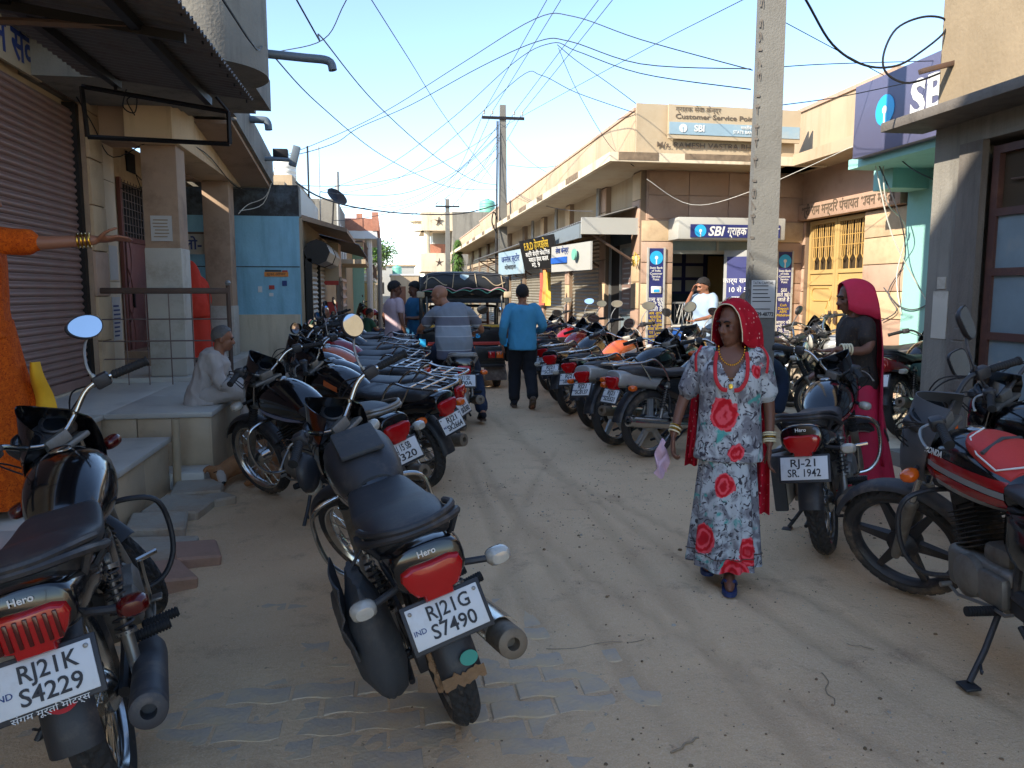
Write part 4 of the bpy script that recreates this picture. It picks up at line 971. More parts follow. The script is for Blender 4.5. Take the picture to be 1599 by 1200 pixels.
# yellow steel gate (two leaves), panels, scrolls and grille
for k_, (y0, y1) in enumerate(((10.30, 11.085), (11.095, 11.88))):
    g_ = MB()
    for a in ((y0, y0+0.06), (y1-0.06, y1)): g_.box(6.80, 6.86, a[0], a[1], 0.04, 2.62)
    for z in (0.04, 1.60, 1.78, 2.56): g_.box(6.80, 6.86, y0+0.06, y1-0.06, z, z+0.06)
    g_ = g_.build('gate_leaf', 'gate_yellow', gt, 0)
    box('lower_panel', 'gate_yellow', g_, 6.825, 6.845, y0+0.06, y1-0.06, 0.1, 1.6)
    box('upper_panel', 'gate_yellow', g_, 6.825, 6.845, y0+0.06, y1-0.06, 1.66, 1.78)
    box('grille_back', 'gate_dark', g_, 6.90, 6.92, y0+0.0, y1-0.0, 1.84, 2.6)
    yc = (y0+y1)/2
    def rod(pts, r=0.011): 
        mb = MB(); mb.tube(pts, r, 6); mb.build('scroll_bar', 'gate_trim', g_)
    rod([(6.82, yc+0.26*math.cos(a), 0.62+0.42*math.sin(a)) for a in [i*2*PI/28 for i in range(29)]])
    rod([(6.82, yc+0.21*math.cos(a), 0.62+0.32*math.sin(a)) for a in [i*2*PI/28 for i in range(29)]])
    rod([(6.82, y0+0.09, 1.22), (6.82, y0+0.17, 1.37), (6.82, y0+0.25, 1.22), (6.82, y0+0.17, 1.09), (6.82, y0+0.09, 1.22)])
    rod([(6.82, yc-0.20+0.08*math.cos(a), 1.45+0.1*math.sin(a)) for a in [PI/2+i*PI/10 for i in range(11)]] + [(6.82, yc+0.20+0.08*math.cos(a), 1.45+0.1*math.sin(a)) for a in [-PI/2+i*PI/10 for i in range(11)]] + [(6.82, yc-0.2, 1.55)])
    rod([(6.82, yc-0.02, 0.1), (6.82, yc-0.02, 0.18)])
    for q in range(4):
        y = y0+0.13+q*0.175
        rod([(6.83, y-0.05, 2.58), (6.83, y-0.05, 2.2), (6.83, y-0.05, 2.05), (6.83, y, 1.98), (6.83, y+0.05, 2.05), (6.83, y+0.05, 2.58)], 0.009)
        rod([(6.83, y, 1.84), (6.83, y, 2.58)], 0.008)
        rod([(6.83, y-0.09, 2.35), (6.83, y+0.09, 2.35)], 0.008)
    rod([(6.83, y0+0.06, 2.2), (6.83, y1-0.06, 2.2)], 0.008)
    mb = MB(); mb.rbox(6.77, 6.80, (y1-0.1) if k_ == 0 else y0+0.04, (y1-0.04) if k_ == 0 else y0+0.1, 1.0, 1.2, b=0.008); mb.build('latch', 'iron_brown', g_)
# ================================================================== cyan bank building
cb = thing('cyan_building', 'pale cyan painted building with projecting balcony slab beside the gateway', 'building', (7, 7.5, 0), world=True)
mb = MB(); mb.box(6.7, 10, 3.0, 9.34, 0, 4.4); mb.build('wall', 'wall_cyan', cb, 0)
mb = MB(); mb.box(6.69, 6.72, 3.0, 9.34, 0, 0.5); mb.build('damp_base', 'plaster_pale', cb, 0)
mb = MB(); mb.box(5.75, 6.72, 3.5, 9.2, 3.02, 3.14); mb.build('balcony_slab', 'wall_cyan', cb, 0)
mb = MB(); mb.box(6.2, 6.72, 8.95, 9.34, 2.78, 3.9); mb.build('balcony_bracket', 'wall_cyan', cb, 0)
bs = thing('bank_sign', 'large violet bank sign with cyan emblem on the cyan building', 'sign', (5.7, 7.4, 3.1), world=True)
mb = MB(); mb.rbox(5.62, 5.74, 4.2, 8.92, 3.10, 3.95, b=0.01); mb.build('sign_box', 'sbi_violet', bs)
emblem(bs, (5.618, 8.32, 3.55), (0,-1,0), (0,0,1), 0.17)
text('lettering', 'SBI', 0.52, 'print_white', bs, (5.618, 7.55, 3.53), (0,-1,0), (0,0,1), bold=0.035, align='CENTER')
for pts in ([(6.0, 8.86, 3.05), (6.1, 8.9, 2.6), (6.6, 9.2, 2.3), (6.65, 9.4, 1.7), (6.68, 9.3, 1.2)], [(5.9, 8.86, 3.02), (6.2, 8.9, 2.2), (6.65, 8.9, 1.5), (6.66, 8.6, 1.2), (6.67, 8.3, 1.0)],
            [(5.95, 8.86, 3.02), (6.3, 8.9, 2.4), (6.68, 9.3, 1.9), (6.68, 9.6, 1.5), (6.68, 9.4, 1.25), (6.68, 9.7, 1.1)], [(6.0, 8.5, 3.02), (6.1, 8.3, 2.85), (6.6, 8.1, 2.6)], [(6.68, 9.7, 1.55), (6.66, 9.3, 1.3), (6.68, 8.9, 1.3), (6.68, 8.4, 1.6)]):
    wall_wire(cb, 'cable', pts, 0.008, 'wire_grey' if random.random() < 0.6 else 'pvc_white')

# ================================================================== near right building
nr = thing('cement_building', 'bare grey cement building corner with glazed rusty door and thin canopy', 'building', (4.8, 5, 0), world=True)
mb = MB(); mb.box(4.62, 10, 5.78, 6.12, 0, 4.35); mb.box(4.62, 10, -3, 4.05, 0, 4.35); mb.box(4.62, 10, 4.05, 5.78, 2.68, 4.35); mb.box(4.95, 10, 4.05, 5.78, 0, 2.68); mb.build('wall', 'concrete', nr, 0)
mb = MB(); mb.box(4.595, 4.62, -2.9, 6.08, 2.95, 4.36); mb.build('upper_plaster', mat('old_plaster', '#8a7a62', .9, var=.14, vscale=1.6, bump=.25, bscale=30, dirt='#7a6a52', dscale=1.1, damt=.5).name, nr, 0)
mb = MB(); mb.rbox(4.22, 4.63, -2.9, 6.3, 2.86, 2.94, b=0.008); mb.build('canopy', 'cement_dark', nr)
mb = MB(); mb.box(4.6, 4.66, 5.55, 5.8, 0, 2.68)
for i, q in enumerate(mb.v):
    pass
mb.build('rough_jamb', 'cement_dark', nr, 0)
for i in range(16):
    mb = MB(); mb.rbox(4.592+random.uniform(0, .012), 4.64, 5.58+random.uniform(0, .05), 5.70+random.uniform(0, .06), 0.05+i*0.105, 0.15+i*0.105, b=0.008, seg=1); mb.build('brick', 'cement_dark', nr)
box('paint_patch', 'whitewash', nr, 4.613, 4.6195, 5.84, 6.02, 1.1, 1.5); box('paint_patch', 'whitewash', nr, 4.612, 4.6195, 5.88, 5.98, 1.52, 1.62)
dd = MB(); 
for y in (4.1, 4.78, 5.46): dd.box(4.68, 4.74, y, y+0.07, 0.05, 2.62)
for z in (0.05, 0.62, 1.12, 1.62, 2.08, 2.56): dd.box(4.68, 4.74, 4.17, 5.46, z, z+0.06)
dd = dd.build('glazed_door', 'door_rust', nr, 0)
for a, b in ((4.17, 4.78), (4.85, 5.46)):
    for z0, z1 in ((0.11, 0.62), (0.68, 1.12), (1.18, 1.62), (1.68, 2.08)): box('pane', 'frost_glass', dd, 4.705, 4.715, a, b, z0, z1)
box('transom_panel', 'gate_dark', dd, 4.73, 4.75, 4.17, 5.46, 2.14, 2.56)
for s_, y in ((1, 4.5), (-1, 5.1)):
    mb = MB(); mb.tube(smoothpath([(4.70, y-s_*0.25, 2.35)] + [(4.70, y+s_*(0.2-0.04*a)*1.0, 2.35+0.14*math.sin(a*2.4)) for a in (0, .5, 1, 1.5, 2, 2.5, 3)], 4), 0.009, 6); mb.build('scroll', 'iron_brown', dd)
    for cz in (2.26, 2.44):
        mb = MB(); mb.tube([(4.70, y+0.13*s_+0.055*(1-i/26)*math.cos(i*0.5), cz+0.055*(1-i/26)*math.sin(i*0.5)) for i in range(22)], 0.008, 6); mb.build('scroll', 'iron_brown', dd)
mb = MB(); mb.box(4.3, 4.62, 3.9, 6.1, 0, 0.12); mb.build('door_step', 'concrete', nr, 0)
mb = MB(); mb.rbox(-0.16, 0.16, -0.03, 0.03, -0.02, 0.02, b=0.005, M=Matrix.Translation((4.47, 5.95, 3.32)) @ Matrix.Rotation(R(-15), 4, 'Y')); mb.build('iron_stub', 'iron_brown', nr)
# raised concrete apron in front of the gate
ap = thing('concrete_apron', 'pale concrete apron with low kerb edge in front of the yellow gate', 'pavement', (5.5, 8.5, 0), world=True)
mb = MB(); mb.rings([[(4.55, 6.0, -0.1), (6.7, 6.0, -0.1), (6.7, 6.0, 0.07), (4.55, 6.0, 0.07)], [(4.15, 8.0, -0.1), (6.7, 8.0, -0.1), (6.7, 8.0, 0.07), (4.15, 8.0, 0.07)], [(4.0, 11.9, -0.1), (6.74, 11.9, -0.1), (6.74, 11.9, 0.07), (4.0, 11.9, 0.07)]]); mb.build('apron_slab', 'plaster_pale', ap, 0)
mb = MB(); mb.rbox(4.2, 6.74, 11.0, 11.95, 0.068, 0.28, b=0.02); mb.build('shop_step', 'slab_stone', ap)

# ================================================================== poles and wires
def pcc_pole(label, x, y, h, w0, w1, d0, d1, arm=True, rz=0):
    t = thing('utility_pole', label, 'utility pole', (x, y, 0), rz)
    mb = MB()
    def sec(w, d, z): 
        c = 0.22
        return [(-w/2, -d/2, z), (w/2, -d/2, z), (w/2, d/2, z), (-w/2, d/2, z)]
    mb.rings([sec(w0, d0, -0.1), sec(w1, d1, h)]); mb.build('shaft', 'concrete_pole', t, 0)
    if arm:
        mb = MB(); mb.box(-0.62, 0.62, -d1/2-0.05, -d1/2-0.002, h-0.42, h-0.34); a = mb.build('cross_arm', 'iron_black', t, 0)
        for q in (-0.56, -0.32, 0.32, 0.56):
            mb = MB(); mb.lathe([(0.012, -0.02), (0.012, 0.06), (0.035, 0.07), (0.03, 0.1), (0.038, 0.12), (0.02, 0.16)], (q, -d1/2-0.026, h-0.34), n=10); mb.build('insulator', 'sign_white', a)
    return t
mp = pcc_pole('grey concrete utility pole with cross arm standing behind the auto rickshaw', 3.37, 23, 6.87, 0.30, 0.17, 0.2, 0.14)
fp_ = pcc_pole('smaller far utility pole in front of the star house', 3.05, 40.5, 6.2, 0.3, 0.2, 0.2, 0.15)
pcc_pole('tall concrete pole far back along the street carrying the line wires', 4.63, -20, 8.68, .34, .2, .22, .16)
rp = thing('utility_pole', 'thick grey concrete pole with a pasted notice behind the woman in the floral dress', 'utility pole', (3.40, 6.75, 0), R(-16))
mb = MB(); mb.rings([[(-0.128, -0.1, -0.1), (0.128, -0.1, -0.1), (0.128, 0.1, -0.1), (-0.128, 0.1, -0.1)], [(-0.095, -0.08, 7.6), (0.095, -0.08, 7.6), (0.095, 0.08, 7.6), (-0.095, 0.08, 7.6)]])
# arrises chamfered strip on the left edge
mb.build('shaft', 'concrete_pole', rp, 0)
text('lettering', '9227 1 4781 4 44 41 37195 51', 0.055, 'cement_dark', rp, (-0.108, -0.101, 2.8), (0.004,0,1), (-1,0,0.0), fitw=2.7, off=0.0012)
pn = MB(); pn.rbox(-0.102, 0.108, -0.108, -0.1025, 1.26, 1.60, b=0.001); pn = pn.build('notice', 'paper', rp)
for i in range(7): 
    if i == 1: continue
    box('print_line', 'print_dark', pn, -0.09, 0.02+random.random()*0.07, -0.1105, -0.108, 1.335+i*0.035, 1.343+i*0.035)
text('lettering', '98739-48772', 0.05, 'print_dark', pn, (0.0, -0.108, 1.29), (1,0,0), (0,0,1), bold=0.02, fitw=0.2)
text('lettering', 'TATA CAPITAL', 0.035, 'print_dark', pn, (0.0, -0.108, 1.575), (1,0,0), (0,0,1), fitw=0.18)

def wire(label, pts, r=0.010, m='wire_black', sag=None, cat='wire', group=None):
    if sag is not None:
        a, b = Vector(pts[0]), Vector(pts[1]); n = 20
        P = [a.lerp(b, i/n) - Vector((0, 0, sag*4*(i/n)*(1-i/n))) for i in range(n+1)]
    else: P = smoothpath(pts, 6)
    mb = MB(); mb.tube(P, r*.68, 5); o = mb.build('overhead_wire', m, None)
    return tag(o, label, cat, group)
G1 = 'line wires between the concrete poles'
for i, q in enumerate((-0.56, -0.32, 0.32, 0.56)):
    wire(['line wire rising overhead from the street end insulator of the middle pole', 'line wire rising overhead from the second street side insulator of the middle pole', 'line wire rising overhead from the inner shop side insulator of the middle pole', 'line wire rising overhead from the shop end insulator of the middle pole'][i], [(3.37+q, 22.9, 6.66), (4.63+q*1.4, -19.9, 8.34)], 0.011, sag=0.15, group=G1)
    wire(['grey line wire from the street end of the middle pole arm to the far pole', 'grey line wire from the second street side insulator to the far pole', 'grey line wire from the inner shop side insulator to the far pole', 'grey line wire from the shop end of the middle pole arm to the far pole'][i], [(3.37+q, 22.9, 6.66), (3.05+q, 40.4, 6.0)], 0.012, 'wire_grey', sag=0.35, group='line wires beyond the middle pole')
def pj_pt(x, y, Y):
    """point at depth Y seen at pixel x,y of the photograph"""
    p = R(6.85); yw = R(9.0)
    fw = Vector((math.sin(yw)*math.cos(p), math.cos(yw)*math.cos(p), -math.sin(p))); rt = Vector((math.cos(yw), -math.sin(yw), 0)); upv = rt.cross(fw)
    d = fw + rt*((x-799.5)/1205) + upv*((600-y)/1205)
    return Vector((0, 0, 1.5)) + d*(Y/d.y)
V3 = lambda *a: Vector(a)
wire('black service cable sagging from the near left roof to the middle pole', [V3(-2.32, 3.3, 5.6), pj_pt(348, 0, 5.0), pj_pt(420, 80, 7.5), pj_pt(500, 165, 11), pj_pt(600, 245, 16), pj_pt(700, 292, 20), pj_pt(775, 297, 22.9)], 0.011)
wire('black service cable crossing high over the street to the middle pole', [V3(-2.32, 2.2, 6.1), pj_pt(463, 0, 7), pj_pt(505, 62, 9), pj_pt(590, 165, 13), pj_pt(680, 245, 17.5), pj_pt(740, 282, 21), pj_pt(776, 289, 22.9)], 0.012)
wire('long straight wire crossing the sky towards the middle pole', [pj_pt(580, 0, 9)*2.2-pj_pt(640, 95, 12)*1.2, pj_pt(580, 0, 9), pj_pt(640, 95, 12), pj_pt(700, 190, 17), pj_pt(770, 280, 22.9)], 0.009)
wire('short branch wire joining the left roof to the crossing cable', [pj_pt(541, 0, 8)*2.5-pj_pt(505, 62, 9)*1.5, pj_pt(541, 0, 8), pj_pt(505, 62, 9), pj_pt(430, 82, 9.5), pj_pt(345, 100, 10)], 0.008)
wire('service wire looping from the left parapet across the street to the right pole', [pj_pt(355, 235, 11.5), pj_pt(440, 245, 12), pj_pt(520, 225, 12.5), pj_pt(560, 200, 13), pj_pt(640, 165, 12.5), pj_pt(750, 105, 11), pj_pt(840, 65, 9.5), pj_pt(890, 65, 9), pj_pt(1000, 100, 8), pj_pt(1172, 108, 7)], 0.0085)
wire('service wire arching from the blue house roof over the street to the right pole', [pj_pt(400, 260, 14), pj_pt(500, 222, 14), pj_pt(600, 175, 13.5), pj_pt(720, 100, 12), pj_pt(835, 30, 10.5), pj_pt(895, 26, 10), pj_pt(1000, 62, 8.5), pj_pt(1175, 110, 7)], 0.0085)
wire('service wire arching from the grey house over the street to the right pole', [pj_pt(500, 300, 21), pj_pt(600, 262, 20), pj_pt(700, 190, 17), pj_pt(800, 100, 13), pj_pt(860, 68, 11), pj_pt(900, 80, 10), pj_pt(1000, 115, 8.5), pj_pt(1172, 140, 7)], 0.009)
wire('pale service wire from the brick parapet house over to the rooftop billboard', [pj_pt(520, 305, 24), pj_pt(620, 280, 22), pj_pt(720, 205, 18), pj_pt(810, 122, 14), pj_pt(845, 118, 13), pj_pt(900, 145, 12.5), pj_pt(995, 178, 11.2)], 0.009)
wire('service wire from the pole crown down to the rooftop billboard corner', [pj_pt(870, 70, 12), pj_pt(900, 95, 12), pj_pt(950, 130, 11.6), pj_pt(997, 165, 11.2)], 0.0085)
wire('thin wire dropping from the pole crown to the eave of the shop row', [pj_pt(872, 75, 12), pj_pt(900, 140, 12.2), pj_pt(950, 225, 12), pj_pt(990, 260, 11.4)], 0.007)
wire('thick bundled cable from the blue house roof to the middle pole', [pj_pt(462, 285, 13), pj_pt(500, 308, 15), pj_pt(560, 325, 17), pj_pt(640, 334, 20), pj_pt(720, 334, 22), pj_pt(777, 320, 22.9)], 0.024)
wire('service wire from the low shops up to the middle pole', [pj_pt(500, 300, 17), pj_pt(560, 305, 18.5), pj_pt(640, 300, 20.5), pj_pt(720, 262, 22), pj_pt(779, 195, 22.9)], 0.012)
wire('service wire from the balcony house up to the middle pole', [pj_pt(595, 325, 28), pj_pt(660, 312, 26), pj_pt(730, 255, 24), pj_pt(779, 210, 23)], 0.013)
wire('slack wire from the middle pole along the shop row eave', [pj_pt(792, 258, 22.9), pj_pt(850, 262, 20), pj_pt(940, 240, 15), pj_pt(1010, 205, 12)], 0.010)
wire('wire crossing from the cyan house to the star house', [pj_pt(592, 360, 32), pj_pt(640, 375, 36), pj_pt(665, 370, 42)], 0.014, 'wire_grey')
wire('lower wire crossing from the cyan house to the star house balcony', [pj_pt(592, 395, 32), pj_pt(630, 388, 36), pj_pt(665, 372, 42)], 0.014, 'wire_grey')
wire('wire from the right pole to the cyan building sign', [pj_pt(1216, 105, 6.8), pj_pt(1300, 100, 7.2), pj_pt(1475, 95, 7.6)], 0.007)
wire('lower wire from the right pole to the violet bank sign', [pj_pt(1216, 165, 6.8), pj_pt(1320, 150, 7.4), pj_pt(1470, 118, 7.6)], 0.007)
wire('thin wire from above crossing behind the right pole', [V3(3.3, 22.8, 6.2), pj_pt(1160, 0, 8), pj_pt(1216, 30, 8), pj_pt(1380, 118, 8.6)], 0.007)
wire('pale wire across the pink end wall', [pj_pt(1010, 280, 11), pj_pt(1080, 320, 10.9), pj_pt(1170, 300, 10.6), pj_pt(1340, 225, 9.0)], 0.006, 'pvc_white')
wire('thick black coiled cable looping beside the near cement building', [pj_pt(1258, 0, 5.4)*2.2-pj_pt(1300, 70, 5.6)*1.2, pj_pt(1258, 0, 5.4), pj_pt(1300, 70, 5.6), pj_pt(1350, 102, 5.8), pj_pt(1400, 103, 5.9), pj_pt(1440, 80, 6.0), pj_pt(1475, 50, 6.05), pj_pt(1474, 30, 6.07), pj_pt(1440, 27, 6.06), pj_pt(1400, 45, 6.05), pj_pt(1380, 85, 6.04), pj_pt(1385, 115, 6.04), pj_pt(1420, 130, 6.05), pj_pt(1475, 112, 6.1)], 0.014)
for lab, a, b, sg_ in (('slack thin wire from the middle pole to the white water tank roof', pj_pt(778, 200, 22.9), pj_pt(470, 290, 17), .5), ('thin wire from the middle pole to the tin roofed shop', pj_pt(778, 230, 22.9), pj_pt(520, 345, 18), .5),
        ('thin wire from the middle pole to the steel pole by the brick parapet house', pj_pt(778, 245, 22.9), pj_pt(592, 350, 25.6), .35), ('thin wire from the middle pole foot of the arm to the star house', pj_pt(780, 215, 22.9), pj_pt(672, 345, 42.4), .5),
        ('thin wire from the middle pole to the shop row parapet', pj_pt(792, 215, 22.9), pj_pt(905, 285, 15), .25), ('thin wire from the middle pole to the tin awning', pj_pt(792, 290, 22.9), pj_pt(925, 330, 13.4), .2), ('second slack wire from the middle pole to the grey cement house', pj_pt(778, 212, 22.9), pj_pt(500, 318, 21.6), .8)):
    wire(lab, [a, b], 0.010, 'wire_grey', sag=sg_)
for x in (-0.22, -0.20, -0.17):
    wall_wire(mp, 'cable', [(x, -0.12, 0.8), (x-0.02, -0.12, 3.0+x), (x+0.02, -0.12, 5.2), (x+0.03, -0.1, 6.4)], 0.012)
wall_wire(mp, 'cable', [(-0.2, -0.12, 3.2), (-0.35, -0.2, 3.5), (-0.3, -0.2, 3.8), (-0.18, -0.13, 3.6)], 0.02)

# bird-like bracket pieces skipped; slim ashoka tree by the star house
tr = thing('ashoka_tree', 'slim bright green columnar tree in front of the star house', 'tree', (3.35, 38.0, 0))
mb = MB(); mb.tube([(0, 0, 0), (0.02, 0, 2), (0, 0, 4.0)], [0.07, 0.05, 0.01], 7); mb.build('trunk', 'bark', tr)
mb = MB(); rnd = random.Random(3)
for i in range(2600):
    t_ = rnd.random(); z = 0.8+t_*3.2; rad = 0.55*(1-t_)**0.55*(0.75+0.25*math.sin(z*9))*math.sqrt(rnd.random())+0.03
    a = rnd.random()*2*PI; c = Vector((rad*math.cos(a), rad*math.sin(a), z)); d = Vector((math.cos(a), math.sin(a), -0.9+rnd.uniform(-.4, .4))).normalized()
    s_ = d.cross(Vector((0, 0, 1))).normalized()*0.025; L_ = 0.16+0.08*rnd.random()
    mb.add([c, c+d*L_*0.5+s_, c+d*L_, c+d*L_*0.5-s_], [(0,1,2,3)], m=rnd.randint(0, 1))
mb.build('crown', ['foliage_a', 'foliage_b'], tr, 0)
t2 = thing('bushy_tree', 'dark bushy tree behind the far left houses', 'tree', (-1.4, 47.5, 0))
mb = MB(); mb.tube([(0, 0, 0), (0.1, 0, 2.2)], [0.16, 0.1], 7); mb.tube([(0.1, 0, 2.0), (0.9, 0, 3.2)], [0.08, 0.02], 6); mb.tube([(0.1, 0, 2.0), (-0.6, 0, 3.4)], [0.08, 0.02], 6); mb.build('trunk', 'bark', t2)
mb = MB()
for i in range(2200):
    cl = rnd.randint(0, 8); rc = random.Random(cl+50); cc = Vector((rc.uniform(-.9, 1.2), rc.uniform(-.8, .8), rc.uniform(2.9, 4.4)))
    c = cc + Vector((rnd.gauss(0, .3), rnd.gauss(0, .3), rnd.gauss(0, .25))); d = Vector((rnd.uniform(-1, 1), rnd.uniform(-1, 1), rnd.uniform(-1, .5))).normalized(); s_ = d.orthogonal().normalized()*0.05
    mb.add([c, c+d*0.09+s_, c+d*0.2, c+d*0.09-s_], [(0,1,2,3)], m=rnd.randint(0, 1))
mb.build('crown', ['foliage_a', 'foliage_b'], t2, 0)
# dish antenna
da = thing('dish_antenna', 'dark satellite dish on the roof beyond the white panel', 'dish', (-1.45, 20.6, 3.4))
mb = MB(); mb.lathe([(0.02, 0), (0.12, 0.01), (0.22, 0.04), (0.28, 0.075), (0.285, 0.085), (0.22, 0.055), (0.02, 0.015)], (0.15, 0, 0.45), (0.5, -0.5, 0.6), 20); mb.build('dish', 'iron_black', da)
mb = MB(); mb.tube([(0, 0, -0.9), (0.1, 0, 0.45)], 0.025, 6); mb.build('mast', 'iron_black', da)
# ================================================================== MOTORCYCLES
mat('bike_black', '#0d0d10', 0.16, var=0.2, vscale=5, coat=0.6, dirt='#6b5d4e', dscale=7, damt=0.16)
mat('bike_red', '#8d1216', 0.2, var=0.1, vscale=5, coat=0.5, dirt='#6b4a3e', dscale=6, damt=0.2)
mat('bike_maroon', '#4a1218', 0.22, var=0.1, vscale=5, coat=0.5, dirt='#6b4a3e', dscale=6, damt=0.2)
mat('bike_blue', '#16254a', 0.2, var=0.1, vscale=5, coat=0.5, dirt='#5d5a56', dscale=6, damt=0.25)
mat('bike_silver', '#a8a8a6', 0.3, metal=0.4, var=0.08, dirt='#8d7c68', dscale=5, damt=0.3)
mat('bike_orange', '#c05a2a', 0.25, var=0.08, coat=0.4, dirt='#6b4a3e', dscale=6, damt=0.2)
mat('decal_grey', '#8b8b8d', 0.35, metal=0.3, var=0.05)
mat('decal_violet', '#7b7f9c', 0.35, var=0.08)
mat('plastic_black', '#28282b', 0.5, var=0.2, vscale=5, dirt='#75675a', dscale=6, damt=0.28, bump=0.05, bscale=200)
mat('plastic_grey', '#38383b', 0.55, var=0.15, vscale=5, dirt='#8a7a68', dscale=5, damt=0.3)
mat('matte_grey', '#4a4c50', 0.6, var=0.08, vscale=3, dirt='#85766a', dscale=4, damt=0.22)
mat('rubber', '#302e2d', 0.85, var=0.2, vscale=6, dirt='#8d7860', dscale=6, damt=0.4)
mat('rubber_grip', '#19191a', 0.75, var=0.15)
mat('chrome', '#bcbbb8', 0.2, metal=1.0, var=0.1, vscale=4, dirt='#8a7c6b', dscale=9, damt=0.28)
mat('steel_dull', '#8d8a84', 0.42, metal=0.8, var=0.2, vscale=6, dirt='#7c6a55', dscale=7, damt=0.4)
mat('engine_alloy', '#807c75', 0.5, metal=0.6, var=0.2, vscale=6, dirt='#5a4c3e', dscale=7, damt=0.45)
mat('engine_black', '#2b2a29', 0.55, metal=0.3, var=0.2, dirt='#77654f', dscale=7, damt=0.4)
mat('exhaust_dusty', '#7d7060', 0.6, metal=0.4, var=0.2, vscale=6, dirt='#4f4438', dscale=6, damt=0.45)
mat('lens_red', '#a80e12', 0.12, var=0.12, vscale=8, coat=0.4)
mat('lens_dark', '#4a0808', 0.2, var=0.1, coat=0.3)
mat('lens_orange', '#cf5a14', 0.15, var=0.1, coat=0.3)
mat('lens_clear', '#b9b4a8', 0.15, var=0.2, vscale=20, coat=0.4, metal=0.15)
mat('mirror_glass', '#dfe6ea', 0.03, metal=1.0, var=0.02, rvar=0.01)
mat('dial_glass', '#10161c', 0.08, var=0.3, coat=0.8)
mat('dial_ring', '#4a4d50', 0.3, metal=0.5)
mat('seat_vinyl', '#2e2e31', 0.48, var=0.15, vscale=6, dirt='#6f6459', dscale=5, damt=0.32, bump=0.08, bscale=180)
mat('plate_white', '#cfd0cf', 0.4, var=0.05, vscale=10, dirt='#a3988a', dscale=8, damt=0.2)
mat('sticker_red', '#c4161a', 0.4, var=0.05)
mat('sticker_green', '#128a78', 0.4, var=0.05)
mat('mud', '#86684a', 0.95, var=0.25, vscale=12, bump=0.4, bscale=80)
mat('bag_black', '#3c3e41', 0.7, var=0.2, vscale=4, dirt='#6b6459', dscale=4, damt=0.35, bump=0.1, bscale=120)
mat('bag_white', '#b5b2aa', 0.6, var=0.12, vscale=3, dirt='#86796a', dscale=3, damt=0.35)
mat('plastic_clear_cover', '#8d8a85', 0.3, var=0.25, vscale=9, coat=0.4)

RAKE = R(26.5)
SA = Vector((-math.sin(RAKE), 0, math.cos(RAKE)))
AX_F = Vector((1.25, 0, 0.30))
A0 = AX_F - Vector((math.cos(RAKE), 0, math.sin(RAKE)))*0.05
def steer_matrix(deg):
    return Matrix.Translation(A0) @ Matrix.Rotation(R(deg), 4, SA) @ Matrix.Translation(-A0)

CACHE = {}
def cached(key, fn, mats, smooth=40):
    k = (key, tuple(mats) if isinstance(mats, (list, tuple)) else mats)
    if k not in CACHE:
        mb = MB(); fn(mb); CACHE[k] = mb.mesh(key.split(':')[0], mats, smooth)
    return CACHE[k]

def superring(x, z0, z1, hw, n=20, e=2.6, top=1.0):
    """ring in the y-z plane at x"""
    zc = (z0+z1)/2; hh = (z1-z0)/2; out = []
    for i in range(n):
        a = 2*PI*i/n; c, s_ = math.cos(a), math.sin(a)
        yy = hw*math.copysign(abs(c)**(2/e), c); zz = hh*math.copysign(abs(s_)**(2/e), s_)
        if s_ > 0: yy *= 1-(1-top)*(s_**2)
        out.append((x, yy, zc+zz))
    return out
def loft_x(mb, rows, n=20, e=2.6, m=None, sub=3, top=1.0):
    """rows of (x, z0, z1, hw), smoothed between"""
    k = len(rows); rr = []
    P = [Vector((r_[0], r_[1], r_[2])) for r_ in rows]; W = [Vector((r_[3], 0, 0)) for r_ in rows]
    PP = smoothpath(P, sub); WW = smoothpath(W, sub)
    mb.rings([superring(p.x, p.y, p.z, max(w.x, .002), n, e, top) for p, w in zip(PP, WW)], m=m)

def tyre_fn(Ro, hw, tread):
    def fn(mb):
        nseg = 144; prof = []
        kk = 13
        for i in range(kk):
            t = -1+2*i/(kk-1)
            prof.append((t*hw, Ro - 0.028*abs(t)**2.6))
        prof = [(-hw*0.78, Ro-0.062), (-hw*1.02, Ro-0.042)] + prof + [(hw*1.02, Ro-0.042), (hw*0.78, Ro-0.062)]
        rr = []
        for j in range(nseg):
            a = 2*PI*j/nseg; ring = []
            for i, (w, r_) in enumerate(prof):
                d = 0
                if tread and 3 <= i <= len(prof)-4:
                    s_ = abs(w)/hw
                    ph = (j/4.0 + s_*1.1 + (0.5 if w > 0 else 0)) % 1.0
                    if ph < 0.26: d = 0.011
                    if tread == 1 and i in (len(prof)//2,): d = 0.009
                ring.append(((r_-d)*math.cos(a), w, (r_-d)*math.sin(a)))
            rr.append(ring)
        n = len(prof); vs_ = [p for r_ in rr for p in r_]; fs = []
        for j in range(nseg):
            for i in range(n-1):
                fs.append((j*n+i, ((j+1) % nseg)*n+i, ((j+1) % nseg)*n+i+1, j*n+i+1))
            fs.append((j*n+n-1, ((j+1) % nseg)*n+n-1, ((j+1) % nseg)*n, j*n))
        mb.add(vs_, fs)
    return fn
def rim_fn(Ro):
    def fn(mb):
        r = Ro-0.058
        prof = [(-0.034, r+0.004), (-0.034, r-0.006), (-0.024, r-0.014), (-0.012, r-0.022), (0.012, r-0.022), (0.024, r-0.014), (0.034, r-0.006), (0.034, r+0.004), (0.02, r-0.004), (-0.02, r-0.004)]
        n = 48; rr = [[(q*math.cos(2*PI*j/n), w, q*math.sin(2*PI*j/n)) for w, q in prof] for j in range(n)]
        mb.rings(rr, closed=True)
    return fn
